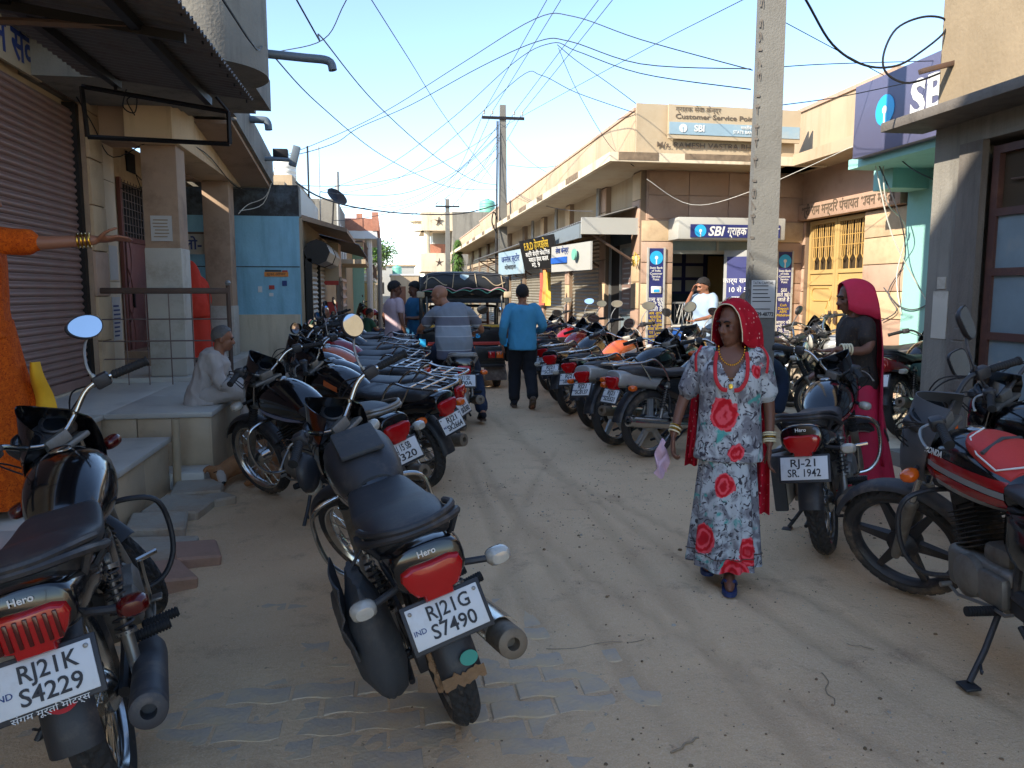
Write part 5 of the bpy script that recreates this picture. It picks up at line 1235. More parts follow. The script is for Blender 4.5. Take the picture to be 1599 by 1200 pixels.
def spokes_fn(Ro):
    def fn(mb):
        ri = Ro-0.076
        mb.lathe([(0.012, -0.10), (0.014, -0.075), (0.05, -0.06), (0.066, -0.045), (0.066, 0.03), (0.05, 0.045), (0.02, 0.055), (0.014, 0.10)], (0,0,0), (0,1,0), 20)
        for i in range(32):
            a = 2*PI*i/32; b = a + (0.55 if (i//2) % 2 else -0.55); s_ = 0.03 if i % 2 else -0.03
            mb.tube([(0.055*math.cos(b), s_, 0.055*math.sin(b)), (ri*math.cos(a), s_*0.2, ri*math.sin(a))], 0.0022, 4, caps=False)
    return fn
def alloy_fn(Ro, style=0):
    def fn(mb):
        ri = Ro-0.07
        mb.lathe([(0.012, -0.10), (0.014, -0.07), (0.06, -0.055), (0.075, -0.04), (0.075, 0.03), (0.05, 0.045), (0.014, 0.10)], (0,0,0), (0,1,0), 20)
        ns = 5 if style == 0 else 6
        for i in range(ns):
            a = 2*PI*i/ns+0.3
            for off in ((-0.06, 0.06) if style == 0 else (0.0,)):
                b0 = a+off*3.0; b1 = a+off*1.2
                p0 = Vector((0.06*math.cos(b0), 0, 0.06*math.sin(b0))); p1 = Vector((ri*math.cos(b1), 0, ri*math.sin(b1)))
                t = (p1-p0).normalized(); w = Vector((-t.z, 0, t.x)); k0, k1 = (0.013, 0.009) if style == 0 else (0.026, 0.014)
                Y = Vector((0, 1, 0))
                mb.rings([[p0+w*k0-Y*.018, p0+w*k0+Y*.018, p0-w*k0+Y*.018, p0-w*k0-Y*.018], [p1+w*k1-Y*.012, p1+w*k1+Y*.012, p1-w*k1+Y*.012, p1-w*k1-Y*.012]])
    return fn
def tank_fn(mb):
    loft_x(mb, [(.365,.70,.775,.075),(.40,.685,.81,.10),(.48,.665,.865,.125),(.58,.65,.91,.142),(.68,.645,.935,.150),(.78,.655,.935,.150),(.86,.68,.915,.138),(.91,.72,.875,.108),(.93,.75,.84,.06)], n=28, e=2.5, top=0.80)
def seat_fn(quilt):
    def fn(mb):
        loft_x(mb, [(.50,.755,.775,.06),(.46,.742,.79,.095),(.38,.735,.800,.118),(.26,.725,.795,.132),(.12,.725,.797,.142),(.03,.73,.815,.142),(-.08,.735,.835,.138),(-.20,.742,.838,.128),(-.27,.752,.832,.108),(-.305,.77,.815,.07)], n=32, e=3.4, sub=6)
        if quilt:
            for i, p in enumerate(mb.v):
                if p[2] > 0.775:
                    q = math.sin((p[0]+p[1])*62)*math.sin((p[0]-p[1])*62)
                    mb.v[i] = (p[0], p[1], p[2]-0.006*max(0, 1-abs(q)*3.2))
    return fn
def tail_fn(mb):
    loft_x(mb, [(.14,.60,.72,.09),(.05,.61,.735,.118),(-.08,.63,.748,.128),(-.20,.645,.785,.126),(-.29,.645,.800,.122),(-.35,.650,.808,.116),(-.392,.662,.806,.108),(-.402,.672,.800,.098)], n=24, e=2.8)
def lamp_fn(style):
    def fn(mb):
        if style == 'wide':
            out = [(0,.752),(.060,.754),(.088,.745),(.094,.722),(.082,.690),(.064,.664),(.046,.660),(.044,.640),(0,.640)]
            out = out + [(-a, b) for a, b in out[-2:0:-1]]
            cz = .702
            mb.rings([[(x, a*k, cz+(b-cz)*k) for a, b in out] for x, k in ((-.36, 1.0), (-.415, 1.0), (-.424, .965), (-.430, .88), (-.433, .6), (-.434, .2))])
        else:
            rows = [(-.315,.64,.735,.07),(-.38,.64,.735,.072),(-.415,.645,.73,.07),(-.425,.655,.72,.06)]
            loft_x(mb, rows, n=28, e=8, top=0.95)
            mb.rbox(-.405, -.35, -.055, .055, .622, .655, b=0.008)
    return fn
def sidepanel_fn(s):
    def fn(mb):
        out = [(.41,.695),(.26,.715),(.08,.715),(-.03,.675),(.02,.615),(.12,.555),(.26,.50),(.36,.50),(.42,.57)]
        out = [(p.x, p.z) for p in smoothpath([(a, 0, b) for a, b in out+out[:1]], 3)][:-1]
        cx = sum(p[0] for p in out)/len(out); cz = sum(p[1] for p in out)/len(out)
        def ring(k, y): return [(cx+(a-cx)*k, s*y, cz+(b-cz)*k) for a, b in out]
        mb.rings([ring(1, .07), ring(1, .105), ring(.95, .118), ring(.8, .126), ring(.4, .132)])
    return fn
def guard_fn(c, r0, a0, a1, hw, drop, n=22, thick=0.004, flare=0.0):
    def fn(mb):
        def f(u, v):
            a = a0+(a1-a0)*u; t = -1+2*v
            r = r0+flare*max(0, u-.6) - drop*abs(t)**3
            return (c[0]+r*math.cos(a), hw*t*(1-0.12*abs(t)**6), c[2]+r*math.sin(a))
        mb.sweep_sheet(f, n, 10, thick=thick)
    return fn
def spring_fn(s):
    def fn(mb):
        p0 = Vector((.01, s*.128, .33)); p1 = Vector((.10, s*.122, .665)); d = (p1-p0); u, w = frame_from(d)
        pts = []
        for i in range(12*9+1):
            t = i/(12*9); a = 2*PI*9*t
            pts.append(p0+d*(0.33+0.60*t)+(u*math.cos(a)+w*math.sin(a))*0.027)
        mb.tube(pts, 0.0048, 5)
    return fn
def damper_fn(s):
    def fn(mb):
        p0 = Vector((.01, s*.128, .33)); p1 = Vector((.10, s*.122, .665)); d = p1-p0
        mb.tube([p0-d*.05, p0+d*.36], .019, 10); mb.tube([p0+d*.36, p1], .010, 8); mb.disc(p0+d*.345, d, .031, .012, 14); mb.disc(p0+d*.94, d, .031, .014, 14)
        mb.disc(p0, (0,1,0), .024, .03, 12); mb.disc(p1, (0,1,0), .022, .03, 12)
    return fn
def peg_fn(x, s, z, y0, L):
    def fn(mb):
        prof = []
        k = 11
        for i in range(k): h = L*i/k; prof += [(0.0195, h), (0.0195, h+L/k*0.55), (0.0155, h+L/k*0.6), (0.0155, h+L/k*0.98)]
        mb.lathe([(0.01, -0.01)]+prof+[(0.019, L)], (x, s*y0, z), (0.05, s, 0.06), 12)
    return fn
def muffler_fn(style):
    def fn(mb):
        a = Vector((.30, -.15, .285)); b = Vector((-.37, -.178, .375)); d = b-a; L_ = d.length
        r = 0.050 if style != 'slim' else 0.043
        mb.lathe([(0.022, -0.03), (0.030, 0.02), (r*.92, .10), (r, .16), (r, L_-.06), (r*.985, L_-.055), (r*.985, L_-.03), (r, L_-.028), (r*.96, L_-.004), (r*.8, L_), (0.021, L_), (0.019, L_-.04), (0.001, L_-.04)], a, d, 28)
    return fn
def header_fn(mb):
    mb.tube(smoothpath([(.80,-.03,.56),(.88,-.05,.52),(.90,-.07,.42),(.85,-.10,.30),(.70,-.125,.255),(.48,-.14,.262),(.29,-.15,.286)], 5), .019, 12)
def shield_fn(mb):
    a = Vector((.22, -.154, .297)); b = Vector((-.27, -.174, .362)); d = b-a; u, w = frame_from(d)
    def f(p, q):
        an = R(20)+R(150)*q; wd = 1-0.25*abs(2*q-1)**3*(1 if p < .12 or p > .88 else 0)
        return a+d*p+(Vector((0, -1, 0))*math.cos(an)*1.0+Vector((0.08, 0, 1))*math.sin(an))*0.0585
    mb.sweep_sheet(f, 10, 12, thick=0.003)
def engine_fn(mb):
    mb.rbox(.40, .80, -.095, .105, .27, .45, b=.035, seg=3)
    mb.rbox(.44, .60, -.07, .08, .43, .52, b=.03)
    mb.lathe([(.095, 0), (.092, .028), (.07, .04), (.0, .045)], (.66, -.09, .365), (0,-1,0), 24); mb.lathe([(.075, 0), (.072, .03), (.05, .042), (.0, .044)], (.50, -.09, .36), (0,-1,0), 24)
    mb.lathe([(.088, 0), (.085, .03), (.06, .042), (.0, .046)], (.62, .10, .365), (0,1,0), 24); mb.rbox(.40, .55, .09, .135, .30, .43, b=.02)
def cyl_fn(mb):
    T = Matrix.Translation((.66, 0, .45)) @ Matrix.Rotation(R(24), 4, 'Y')
    mb.box(-.055, .055, -.05, .05, 0, .22, M=T)
    for i in range(9): mb.rbox(-.085, .085, -.085, .085, .015+i*.019, .021+i*.019, b=.002, seg=1, M=T)
    mb.rbox(-.06, .07, -.07, .07, .19, .25, b=.02, M=T)
def frame_fn(mb):
    mb.tube([(.945,0,.80),(.86,0,.52),(.82,0,.36)], .018, 8); mb.tube([(.94,0,.84),(.5,0,.70),(.38,0,.66)], .022, 8); mb.tube([Vector((.93,0,.78))-SA*.02, Vector((.93,0,.78))+SA*.12], .03, 10)
    for s in (-1, 1):
        mb.tube([(.42,s*.085,.70),(.12,s*.105,.69),(-.16,s*.10,.70),(-.30,s*.05,.70)], .013, 7); mb.tube([(.40,s*.08,.36),(.36,s*.09,.55),(.42,s*.085,.69)], .014, 7); mb.tube([(.36,s*.09,.5),(.10,s*.11,.67)], .012, 7)
        mb.tube([(.40,s*.085,.36),(.2,s*.088,.33),(-.04,s*.085,.30)], .018, 8); mb.tube([(.10,s*.11,.67),(.13,s*.12,.52),(.12,s*.125,.39)], .011, 7)
    mb.disc((0,0,.30), (0,1,0), .011, .24, 10)
    mb.rbox(.14, .34, -.085, .085, .50, .66, b=.02)
def chaincase_fn(mb):
    T = Matrix.Translation((.22, .078, .325)) @ Matrix.Rotation(R(-5), 4, 'Y')
    mb.rbox(-.28, .24, -.016, .018, -.055, .055, b=.015, M=T); mb.lathe([(.085, -.012), (.085, .014)], (0, .078, .30), (0,1,0), 22)
def handlebar_fn(mb):
    P = [(.74,-.385,1.045),(.80,-.29,1.06),(.865,-.20,1.06),(.905,-.115,1.0),(.915,-.05,.965),(.915,0,.96),(.915,.05,.965),(.905,.115,1.0),(.865,.20,1.06),(.80,.29,1.06),(.74,.385,1.045)]
    mb.tube(smoothpath(P, 5), .0112, 10)
def yoke_fn(mb):
    mb.rbox(.89, .985, -.115, .115, .90, .925, b=.01); mb.rbox(.955, 1.04, -.11, .11, .735, .765, b=.01); mb.rbox(.895, .935, -.05, .05, .925, .975, b=.008); mb.lathe([(.022, 0), (.022, .02), (.012, .03)], (.93, 0, .925), (0,0,1), 10)
def forkleg_fn(s, part):
    def fn(mb):
        y = Vector((0, s*.088, 0)); p = AX_F+y
        if part == 'low': mb.lathe([(.018, -.035), (.024, -.01), (.026, .1), (.026, .28), (.030, .29), (.030, .31), (.024, .32)], p, SA, 14)
        else: mb.lathe([(.0165, .30), (.0165, .68), (.02, .68), (.02, .70)], p, SA, 12)
    return fn
def gaiter_fn(s):
    def fn(mb):
        p = AX_F+Vector((0, s*.088, 0)); prof = [(.02, .31)]
        for i in range(9): prof += [(.032, .315+i*.022), (.025, .326+i*.022)]
        mb.lathe(prof, p, SA, 14)
    return fn
def grip_fn(s):
    def fn(mb):
        a = Vector((.8, s*.285, 1.06)); b = Vector((.735, s*.392, 1.044)); d = b-a; prof = [(.012, -.01)]
        for i in range(10): h = d.length*i/10; prof += [(.0178, h), (.0178, h+.007), (.0165, h+.0085), (.0165, h+.011)]
        mb.lathe(prof+[(.020, d.length), (.020, d.length+.008), (.002, d.length+.01)], a, d, 14)
    return fn
def switch_fn(s):
    def fn(mb):
        T = Matrix.Translation((.83, s*.248, 1.062)) @ Matrix.Rotation(s*R(-55), 4, 'Z')
        mb.rbox(-.03, .032, -.026, .026, -.028, .026, b=.01, M=T); mb.rbox(.0, .03, -.036, -.02, -.01, .012, b=.004, M=T)
    return fn
def lever_fn(s):
    def fn(mb): mb.tube(smoothpath([(.855, s*.235, 1.055), (.885, s*.27, 1.05), (.86, s*.34, 1.042), (.815, s*.405, 1.035)], 4), [.009]*4+[.007]*4+[.0055]*5, 7, flat=0.6); mb.lathe([(.002, -.009), (.009, 0), (.002, .009)], (.813, s*.408, 1.035), (0,1,0), 8)
    return fn
def mirstem_fn(s):
    def fn(mb): mb.tube(smoothpath([(.845, s*.232, 1.075), (.855, s*.24, 1.13), (.875, s*.285, 1.19), (.885, s*.33, 1.225)], 4), .0058, 7); mb.lathe([(.011, -.01), (.011, .02), (.008, .03)], (.845, s*.232, 1.072), (0,0,1), 8)
    return fn
def mirhead_fn(shape, glass):
    def fn(mb):
        n = 28; out = []
        for i in range(n):
            a = 2*PI*i/n
            if shape == 'round': p = (.068*math.cos(a), .056*math.sin(a))
            elif shape == 'hex':
                e = 3.2; p = (.062*math.copysign(abs(math.cos(a))**(2/e), math.cos(a))*(1+0.15*math.sin(a)), .075*math.copysign(abs(math.sin(a))**(2/e), math.sin(a)))
            else: p = (.078*math.cos(a)*(1+0.12*math.sin(a)), .050*math.sin(a)+.012*math.cos(a))
            out.append(p)
        if glass: mb.rings([[(x_, a*.92, b*.92) for a, b in out] for x_ in (-.0125, -.0095)])
        else: mb.rings([[(x_, a*k, b*k) for a, b in out] for x_, k in ((-.011, .93), (-.011, 1.0), (.002, 1.0), (.014, .85), (.022, .45), (.023, .1))])
    return fn
def fairing_fn(style):
    def fn(mb):
        def f(u, v):
            t = -1+2*u
            top = 1.13-0.09*abs(t)**1.5 if style == 'screen' else 1.09-0.05*abs(t)**2
            z = .72+(top-.72)*v
            wid = .175*(0.62+0.38*math.sin(PI*min(1, v*.8+.15)))*(1-.35*max(0, v-.75)/.25)
            x = 1.175-.16*abs(t)**2.2-.17*v**1.4-.02*(1-v)
            return (x, wid*t, z)
        mb.sweep_sheet(f, 16, 14, thick=.005)
    return fn
def headlight_fn(mb):
    mb.lathe([(.045, -.10), (.085, -.05), (.095, 0), (.095, .012), (.088, .016)], (1.06, 0, .855), (1,0,-.12), 24)
def headlens_fn(mb):
    mb.lathe([(.088, .012), (.075, .026), (.04, .036), (.001, .04)], (1.06, 0, .855), (1,0,-.12), 24)
def cluster_fn(mb):
    T = Matrix.Translation((.975, 0, .995)) @ Matrix.Rotation(R(-38), 4, 'Y')
    mb.rbox(-.055, .06, -.125, .125, -.05, .0, b=.022, seg=3, M=T)
    for s in (-1, 1): mb.lathe([(.058, -.03), (.058, .012), (.052, .016), (.050, .008)], T @ Vector((0, s*.062, 0)), T.to_3x3() @ Vector((0,0,1)), 22)
def dials_fn(mb):
    T = Matrix.Translation((.975, 0, .995)) @ Matrix.Rotation(R(-38), 4, 'Y')
    for s in (-1, 1): mb.lathe([(.051, .007), (.030, .0095), (.001, .0105)], T @ Vector((0, s*.062, 0)), T.to_3x3() @ Vector((0,0,1)), 22)
def indicator_fn(p, q):
    def fn(mb):
        p_ = Vector(p); q_ = Vector(q); mb.tube([p_, q_], .0115, 8)
    return fn
def indlens_fn(q, fwd, s):
    def fn(mb):
        c = Vector(q)+Vector((0, s*.03, 0)); rr = []
        for xx, k in ((-.036, .25), (-.034, .65), (-.02, .95), (0, 1.0), (.018, .9), (.03, .5), (.033, .15)):
            rr.append([c+Vector((xx*fwd*-1, .040*k*math.copysign(abs(math.cos(a))**.75, math.cos(a)), .027*k*math.copysign(abs(math.sin(a))**.75, math.sin(a)))) for a in [2*PI*i/16 for i in range(16)]])
        mb.rings(rr)
    return fn
def rail_fn(style):
    def fn(mb):
        if style == 'loop':
            for dz, k, r in ((0, 1, .0135), (.035, .94, .012)):
                P = [(.02, .150*k, .742+dz*.5), (-.12, .155*k, .775+dz), (-.26, .148*k, .815+dz*.8), (-.345, .105*k, .835+dz*.6), (-.375, .04, .838+dz*.5), (-.375, -.04, .838+dz*.5), (-.345, -.105*k, .835+dz*.6), (-.26, -.148*k, .815+dz*.8), (-.12, -.155*k, .775+dz), (.02, -.150*k, .742+dz*.5)]
                if dz: P = P[1:-1]
                mb.tube(smoothpath(P, 5), r, 8)
            for s in (-1, 1): mb.tube([(-.05, s*.15, .745), (-.07, s*.11, .70)], .011, 6); mb.tube([(-.26, s*.148, .815), (-.24, s*.11, .74)], .011, 6)
        else:
            for s in (-1, 1):
                mb.tube(smoothpath([(.10, s*.15, .70), (.04, s*.158, .80), (-.02, s*.158, .865), (-.08, s*.15, .895), (-.20, s*.14, .87), (-.42, s*.12, .862)], 4), .0095, 7)
                mb.tube([(-.10, s*.15, .72), (-.20, s*.14, .865)], .008, 6); mb.tube([(-.20, s*.05, .872), (-.42, s*.045, .862)], .007, 6)
            mb.tube(smoothpath([(-.40, -.12, .862), (-.455, -.10, .862), (-.47, 0, .862), (-.455, .10, .862), (-.40, .12, .862)], 4), .0095, 7)
            for x in (-.20, -.32): mb.tube([(x, -.14, .868), (x, .14, .868)], .008, 6)
    return fn
def legguard_fn(s):
    def fn(mb): mb.tube(smoothpath([(.84, s*.03, .66), (.84, s*.15, .665), (.85, s*.245, .63), (.865, s*.27, .53), (.85, s*.255, .40), (.82, s*.19, .315), (.78, s*.08, .30)], 5), .011, 9)
    return fn
def sareeguard_fn(mb):
    mb.tube(smoothpath([(.14, .15, .62), (-.10, .155, .60), (-.20, .16, .50), (-.17, .16, .36), (.0, .155, .27), (.16, .15, .33), (.19, .15, .48), (.14, .15, .62)], 4), .0085, 7)
    for x in (-.12, -.04, .05, .13): mb.tube([(x, .156, .60), (x, .156, .30)], .005, 5)
def sidestand_fn(mb):
    mb.tube([(.46, .10, .285), (.42, .19, .15), (.385, .275, .05)], .012, 8); mb.rbox(.34, .41, .255, .315, .036, .048, b=.004); mb.tube([(.40, .22, .11), (.35, .25, .10), (.33, .26, .12)], .005, 6)
def centrestand_fn(mb):
    for s in (-1, 1): mb.tube([(.36, s*.09, .26), (.20, s*.11, .15), (.10, s*.12, .13)], .012, 7)
    mb.tube([(.22, -.11, .16), (.22, .11, .16)], .01, 7)
def pedal_fn(mb):
    mb.tube(smoothpath([(.40, -.13, .28), (.55, -.145, .26), (.66, -.15, .27), (.70, -.15, .29)], 3), .0075, 6); mb.rbox(.66, .72, -.185, -.13, .285, .297, b=.004)
    mb.tube([(.48, .135, .30), (.64, .15, .28), (.70, .15, .30)], .007, 6); mb.disc((.70, .165, .305), (0,1,0), .011, .045, 8); mb.tube([(.48, .135, .30), (.36, .15, .31), (.32, .15, .33)], .007, 6)
def kick_fn(mb):
    mb.tube(smoothpath([(.46, -.13, .36), (.45, -.165, .38), (.40, -.175, .48), (.38, -.18, .55)], 4), .010, 7); mb.tube([(.38, -.17, .55), (.41, -.235, .555)], .010, 7)
def cables_fn(mb):
    for s, q in ((1, 0), (-1, 0), (1, .02), (-1, .03)):
        mb.tube(smoothpath([(.86, s*.24, 1.05), (.99, s*(.23-q), 1.03+q), (1.06, s*(.13+q), .95), (1.0, s*(.05+q), .80), (.93, s*.04, .72)], 5), .0036, 5)
def tankcap_fn(mb): mb.lathe([(.038, 0), (.038, .008), (.03, .014), (.012, .016)], (.74, 0, .932), (-.05, 0, 1), 20)

def bike(name, label, x, y, head, lean=8.0, steer=20.0, tank='bike_black', panel='bike_black', tail=None, guard='plastic_black', wheel='spoke', lamp='wide', ind='lens_clear', rail='loop',
         rail_m='plastic_black', fairing='screen', fairing_m='bike_black', legguard=True, saree=True, mirrors='LR', mshape='oval', quilt=False, plate=('RJ21', 'SK0000'), decal=None, tread=1, muff='exhaust_dusty', shield='chrome',
         seat_m='seat_vinyl', badge=None, gaiter=True, group='parked motorcycles', detail=True, z=0.0, old_plate=False, handle_m='chrome', bars_up=0.0, frontguard=None, wheel_m='chrome'):
    root = thing(name, label, 'motorcycle', (x, y, z+0.004), 0, group)
    root.rotation_euler = (R(-lean), 0, R(90+head))
    S = steer_matrix(steer)
    def P(nm, key, fn, m, parent=root, st=False, smooth=40, M=None):
        o = link(nm, cached(nm+':'+key, fn, m, smooth), parent)
        if M is not None: o.matrix_basis = (S @ M) if st else M
        elif st: o.matrix_basis = S
        return o
    I = Matrix.Identity(4)
    for nm, c, Ro, hw, st in (('rear_wheel', Vector((0, 0, .305)), .305, .046, False), ('front_wheel', AX_F, .30, .040, True)):
        wk = 'w%s%.3f' % (wheel, Ro)
        w = P(nm, wk, spokes_fn(Ro) if wheel == 'spoke' else alloy_fn(Ro, 0 if wheel == 'alloy' else 1), 'chrome' if wheel == 'spoke' else ('plastic_black' if wheel_m == 'black' else 'bike_silver'), st=st, M=Matrix.Translation(c))
        P('tyre', 't%.3f%d' % (Ro, tread), tyre_fn(Ro, hw, tread), 'rubber', w, smooth=25)
        P('rim', 'r%.3f' % Ro, rim_fn(Ro), 'chrome' if wheel_m != 'black' else 'plastic_black', w)
    tk = P('fuel_tank', 'a', tank_fn, tank)
    P('fuel_cap', 'a', tankcap_fn, 'chrome', tk)
    if decal:
        def strip(z0, z1, x0, x1, s, bulge=0.0035):
            def fn(mb):
                me = CACHE[('fuel_tank:a', tank)]
                # strip laid on the tank flank
                def f(u, v):
                    xx = x0+(x1-x0)*u; zz = z0+(z1-z0)*v+0.05*(u-.5)
                    rows = [(.365,.70,.775,.075),(.40,.685,.81,.10),(.48,.665,.865,.125),(.58,.65,.91,.142),(.68,.645,.935,.150),(.78,.655,.935,.150),(.86,.68,.915,.138),(.91,.72,.875,.108)]
                    for a, b in zip(rows, rows[1:]):
                        if a[0] <= xx <= b[0]:
                            t = (xx-a[0])/(b[0]-a[0]); q = [a[i]*(1-t)+b[i]*t for i in range(4)]; break
                    else: q = rows[-1]
                    zc = (q[1]+q[2])/2; hh = (q[2]-q[1])/2; sn = max(-.98, min(.98, (zz-zc)/hh)); sn_ = math.copysign(abs(sn)**1.25, sn)
                    c_ = math.sqrt(max(0, 1-sn_*sn_)); yy = q[3]*c_**(2/2.5)
                    if sn > 0: yy *= 1-.2*sn_**2
                    return (xx, s*(yy+bulge), zz)
                mb.sweep_sheet(f, 14, 4, thick=0.002*s)
            return fn
        for s in (-1, 1):
            for kk, (mm, z0, z1, x0, x1) in enumerate(decal):
                P('decal', 'd%d%d%.2f%.2f%.2f%.2f' % (s, kk, z0, z1, x0, x1), strip(z0, z1, x0, x1, s), mm, tk, smooth=60)
    P('seat', 'q%d' % quilt, seat_fn(quilt), seat_m)
    tc_ = P('tail_cowl', 'a', tail_fn, tail or panel)
    P('tail_lamp', lamp, lamp_fn(lamp), 'lens_red', smooth=30)
    for s in (-1, 1):
        P('side_panel', 's%d' % s, sidepanel_fn(s), panel)
        sa_ = P('shock_absorber', 's%d' % s, damper_fn(s), 'steel_dull')
        P('spring', 's%d' % s, spring_fn(s), 'plastic_black', sa_)
        fk = P('fork_leg', 'l%d' % s, forkleg_fn(s, 'low'), 'engine_alloy', st=True)
        P('fork_tube', 'l%d' % s, forkleg_fn(s, 'up'), 'chrome', fk)
        if gaiter: P('gaiter', 'l%d' % s, gaiter_fn(s), 'rubber_grip', fk)
        P('grip', 's%d' % s, grip_fn(s), 'rubber_grip', st=True)
        P('switchgear', 's%d' % s, switch_fn(s), 'plastic_black', st=True)
        P('lever', 's%d' % s, lever_fn(s), 'steel_dull', st=True)
        P('footpeg', 'f%d' % s, peg_fn(.44, s, .295, .13, .115), 'rubber_grip')
        P('footpeg', 'r%d' % s, peg_fn(.12, s, .39, .135, .105), 'rubber_grip')
        q = (-.34, s*.185, .66)
        i_ = P('rear_indicator', 's%d' % s, indicator_fn((-.30, s*.06, .675), q), 'plastic_black')
        P('lens', 's%d' % s, indlens_fn(q, -1, s), ind, i_)
        q2 = (1.01, s*.19, .80)
        i_ = P('front_indicator', 's%d' % s, indicator_fn((1.0, s*.08, .80), q2), 'plastic_black', st=True)
        P('lens', 'f%d' % s, indlens_fn(q2, 1, s), ind, i_)
        if legguard: P('leg_guard', 's%d' % s, legguard_fn(s), legguard if isinstance(legguard, str) else 'chrome')
        if ('L' if s > 0 else 'R') in mirrors:
            ms = P('mirror', 's%d' % s, mirstem_fn(s), 'plastic_black' if handle_m != 'chrome' else 'steel_dull', st=True)
            Tm = Matrix.Translation((.885, s*.345, 1.262)) @ Matrix.Rotation(s*R(-6), 4, 'Z') @ Matrix.Rotation(R(-4), 4, 'Y') @ Matrix.Scale(s, 4, (0, 1, 0))
            Tm = Matrix.Translation((.885, s*.345, 1.262)) @ Matrix.Rotation(s*R(-6), 4, 'Z') @ Matrix.Rotation(R(8), 4, 'Y')
            a = link('mirror_shell', cached('mirror_shell:'+mshape, mirhead_fn(mshape, False), 'plastic_black'), ms); a.matrix_basis = Tm
            a = link('mirror_glass', cached('mirror_glass:'+mshape, mirhead_fn(mshape, True), 'mirror_glass'), ms); a.matrix_basis = Tm
    P('rear_mudguard', 'a', guard_fn((0, 0, .305), .375, R(84), R(174), .070, .03, flare=.03), guard)
    P('front_mudguard', 'a', guard_fn(tuple(AX_F), .335, R(28), R(152), .055, .028), frontguard or guard, st=True)
    P('grab_rail', rail, rail_fn(rail), rail_m)
    P('muffler', muff, muffler_fn('std'), muff)
    P('exhaust_pipe', 'a', header_fn, 'exhaust_dusty')
    if shield: P('heat_shield', 'a', shield_fn, shield)
    P('engine', 'a', engine_fn, 'engine_alloy', smooth=30)
    P('cylinder', 'a', cyl_fn, 'engine_black', smooth=30)
    P('frame', 'a', frame_fn, 'plastic_black')
    P('chain_case', 'a', chaincase_fn, 'plastic_grey')
    P('handlebar', 'a', handlebar_fn, handle_m, st=True)
    P('yoke', 'a', yoke_fn, 'engine_alloy', st=True)
    if fairing: P('fairing', fairing, fairing_fn(fairing), fairing_m, st=True, smooth=50)
    h_ = P('headlight', 'a', headlight_fn, 'chrome' if not fairing else 'plastic_black', st=True); P('lens', 'h', headlens_fn, 'lens_clear', h_)
    c_ = P('instrument_cluster', 'a', cluster_fn, 'plastic_black', st=True); P('dial', 'a', dials_fn, 'dial_glass', c_)
    if saree: P('saree_guard', 'a', sareeguard_fn, 'chrome')
    P('side_stand', 'a', sidestand_fn, 'plastic_black'); P('centre_stand', 'a', centrestand_fn, 'plastic_black')
    P('foot_control', 'a', pedal_fn, 'steel_dull'); P('kick_lever', 'a', kick_fn, 'chrome'); P('control_cable', 'a', cables_fn, 'wire_black', st=True)
    # number plate, tilted back
    if plate:
        tn = R(24); Zn = Vector((-math.cos(tn), 0, math.sin(tn)*0.9)).normalized(); Yn = Vector((math.sin(tn), 0, math.cos(tn)))
        T = Matrix(((0, Yn.x, Zn.x, -.428), (-1, 0, 0, 0), (0, Yn.z, Zn.z, .580), (0, 0, 0, 1)))
        w, h = (.112, .060) if not old_plate else (.118, .062)
        def pl(mb): mb.rbox(-w, w, -h, h, .004, .008, b=.003, M=T)
        def plf(mb): mb.rbox(-w-.012, w+.012, -h-.014, h+.012, -.008, .0035, b=.004, M=T)
        pf = P('plate_holder', 'p%d' % old_plate, plf, 'plastic_black')
        pw = P('number_plate', 'p%d' % old_plate, pl, 'plate_white', pf)
        Xl = Vector((0, -1, 0))
        def at_(a, b): return T @ Vector((a, b, .008))
        o1 = .012 if not old_plate else 0
        if plate[0]: text('lettering', plate[0], .058 if detail else .06, 'print_dark', pf, at_(o1, .026), Xl, Yn, bold=.012, fitw=.022*len(plate[0])+.02 if not old_plate else .125, off=.0015)
        if plate[1]: text('lettering', plate[1], .058, 'print_dark', pf, at_(o1, -.028), Xl, Yn, bold=.012, fitw=.023*len(plate[1])+.022 if not old_plate else .165, off=.0015)
        if detail and not old_plate:
            text('lettering', 'IND', .022, 'print_navy', pf, at_(-.088, -.012), Xl, Yn, off=.0015)
            def bl_(mb):
                for a, b in ((-.1, .046), (.1, .046)): mb.lathe([(.006, .008), (.006, .011), (.003, .0125)], T @ Vector((a, b, 0)), T.to_3x3() @ Vector((0, 0, 1)), 10)
            P('bolt', 'a', bl_, 'steel_dull', pf)
        def arm(mb): mb.tube([(-.34, 0, .64), (-.415, 0, .56)], .02, 6)
        P('plate_arm', 'a', arm, 'plastic_black')
    if badge:
        text('badge', badge, .026, 'print_white', tc_, (-.400, 0, .779), (0, -1, 0), (.12, 0, 1), bold=.02, off=.007)
    return root

GB = 'motorcycles parked in the left row'; GR = 'motorcycles parked along the shop row'
b1 = bike('motorcycle', 'black motorcycle with ribbed red lamp and white plate RJ21K S4229 by the marble platform', -0.83, 2.36, 15, lean=12, steer=40, plate=('RJ21K', 'S4229'), badge='Hero', muff='plastic_grey', shield=None, mirrors='R', ind='lens_dark', rail_m='seat_vinyl', legguard='plastic_black', saree=False, handle_m='chrome')
b2 = bike('motorcycle', 'dusty black motorcycle with saddle bag and white plate RJ21G S7490', 0.225, 2.60, 11, lean=16, steer=38, plate=('RJ21G', 'S7490'), badge='Hero', saree=False, mirrors='R', mshape='round')
b3 = bike('motorcycle', 'black motorcycle with violet side stripe and plate 0320 beside the dusty one', -0.11, 4.86, 39, lean=12, steer=8, plate=('RJ 15 SB', '0320'), decal=[('decal_violet', .70, .73, .45, .85)], old_plate=True, rail_m='steel_dull', badge=None, mirrors='', gaiter=True, saree=False)
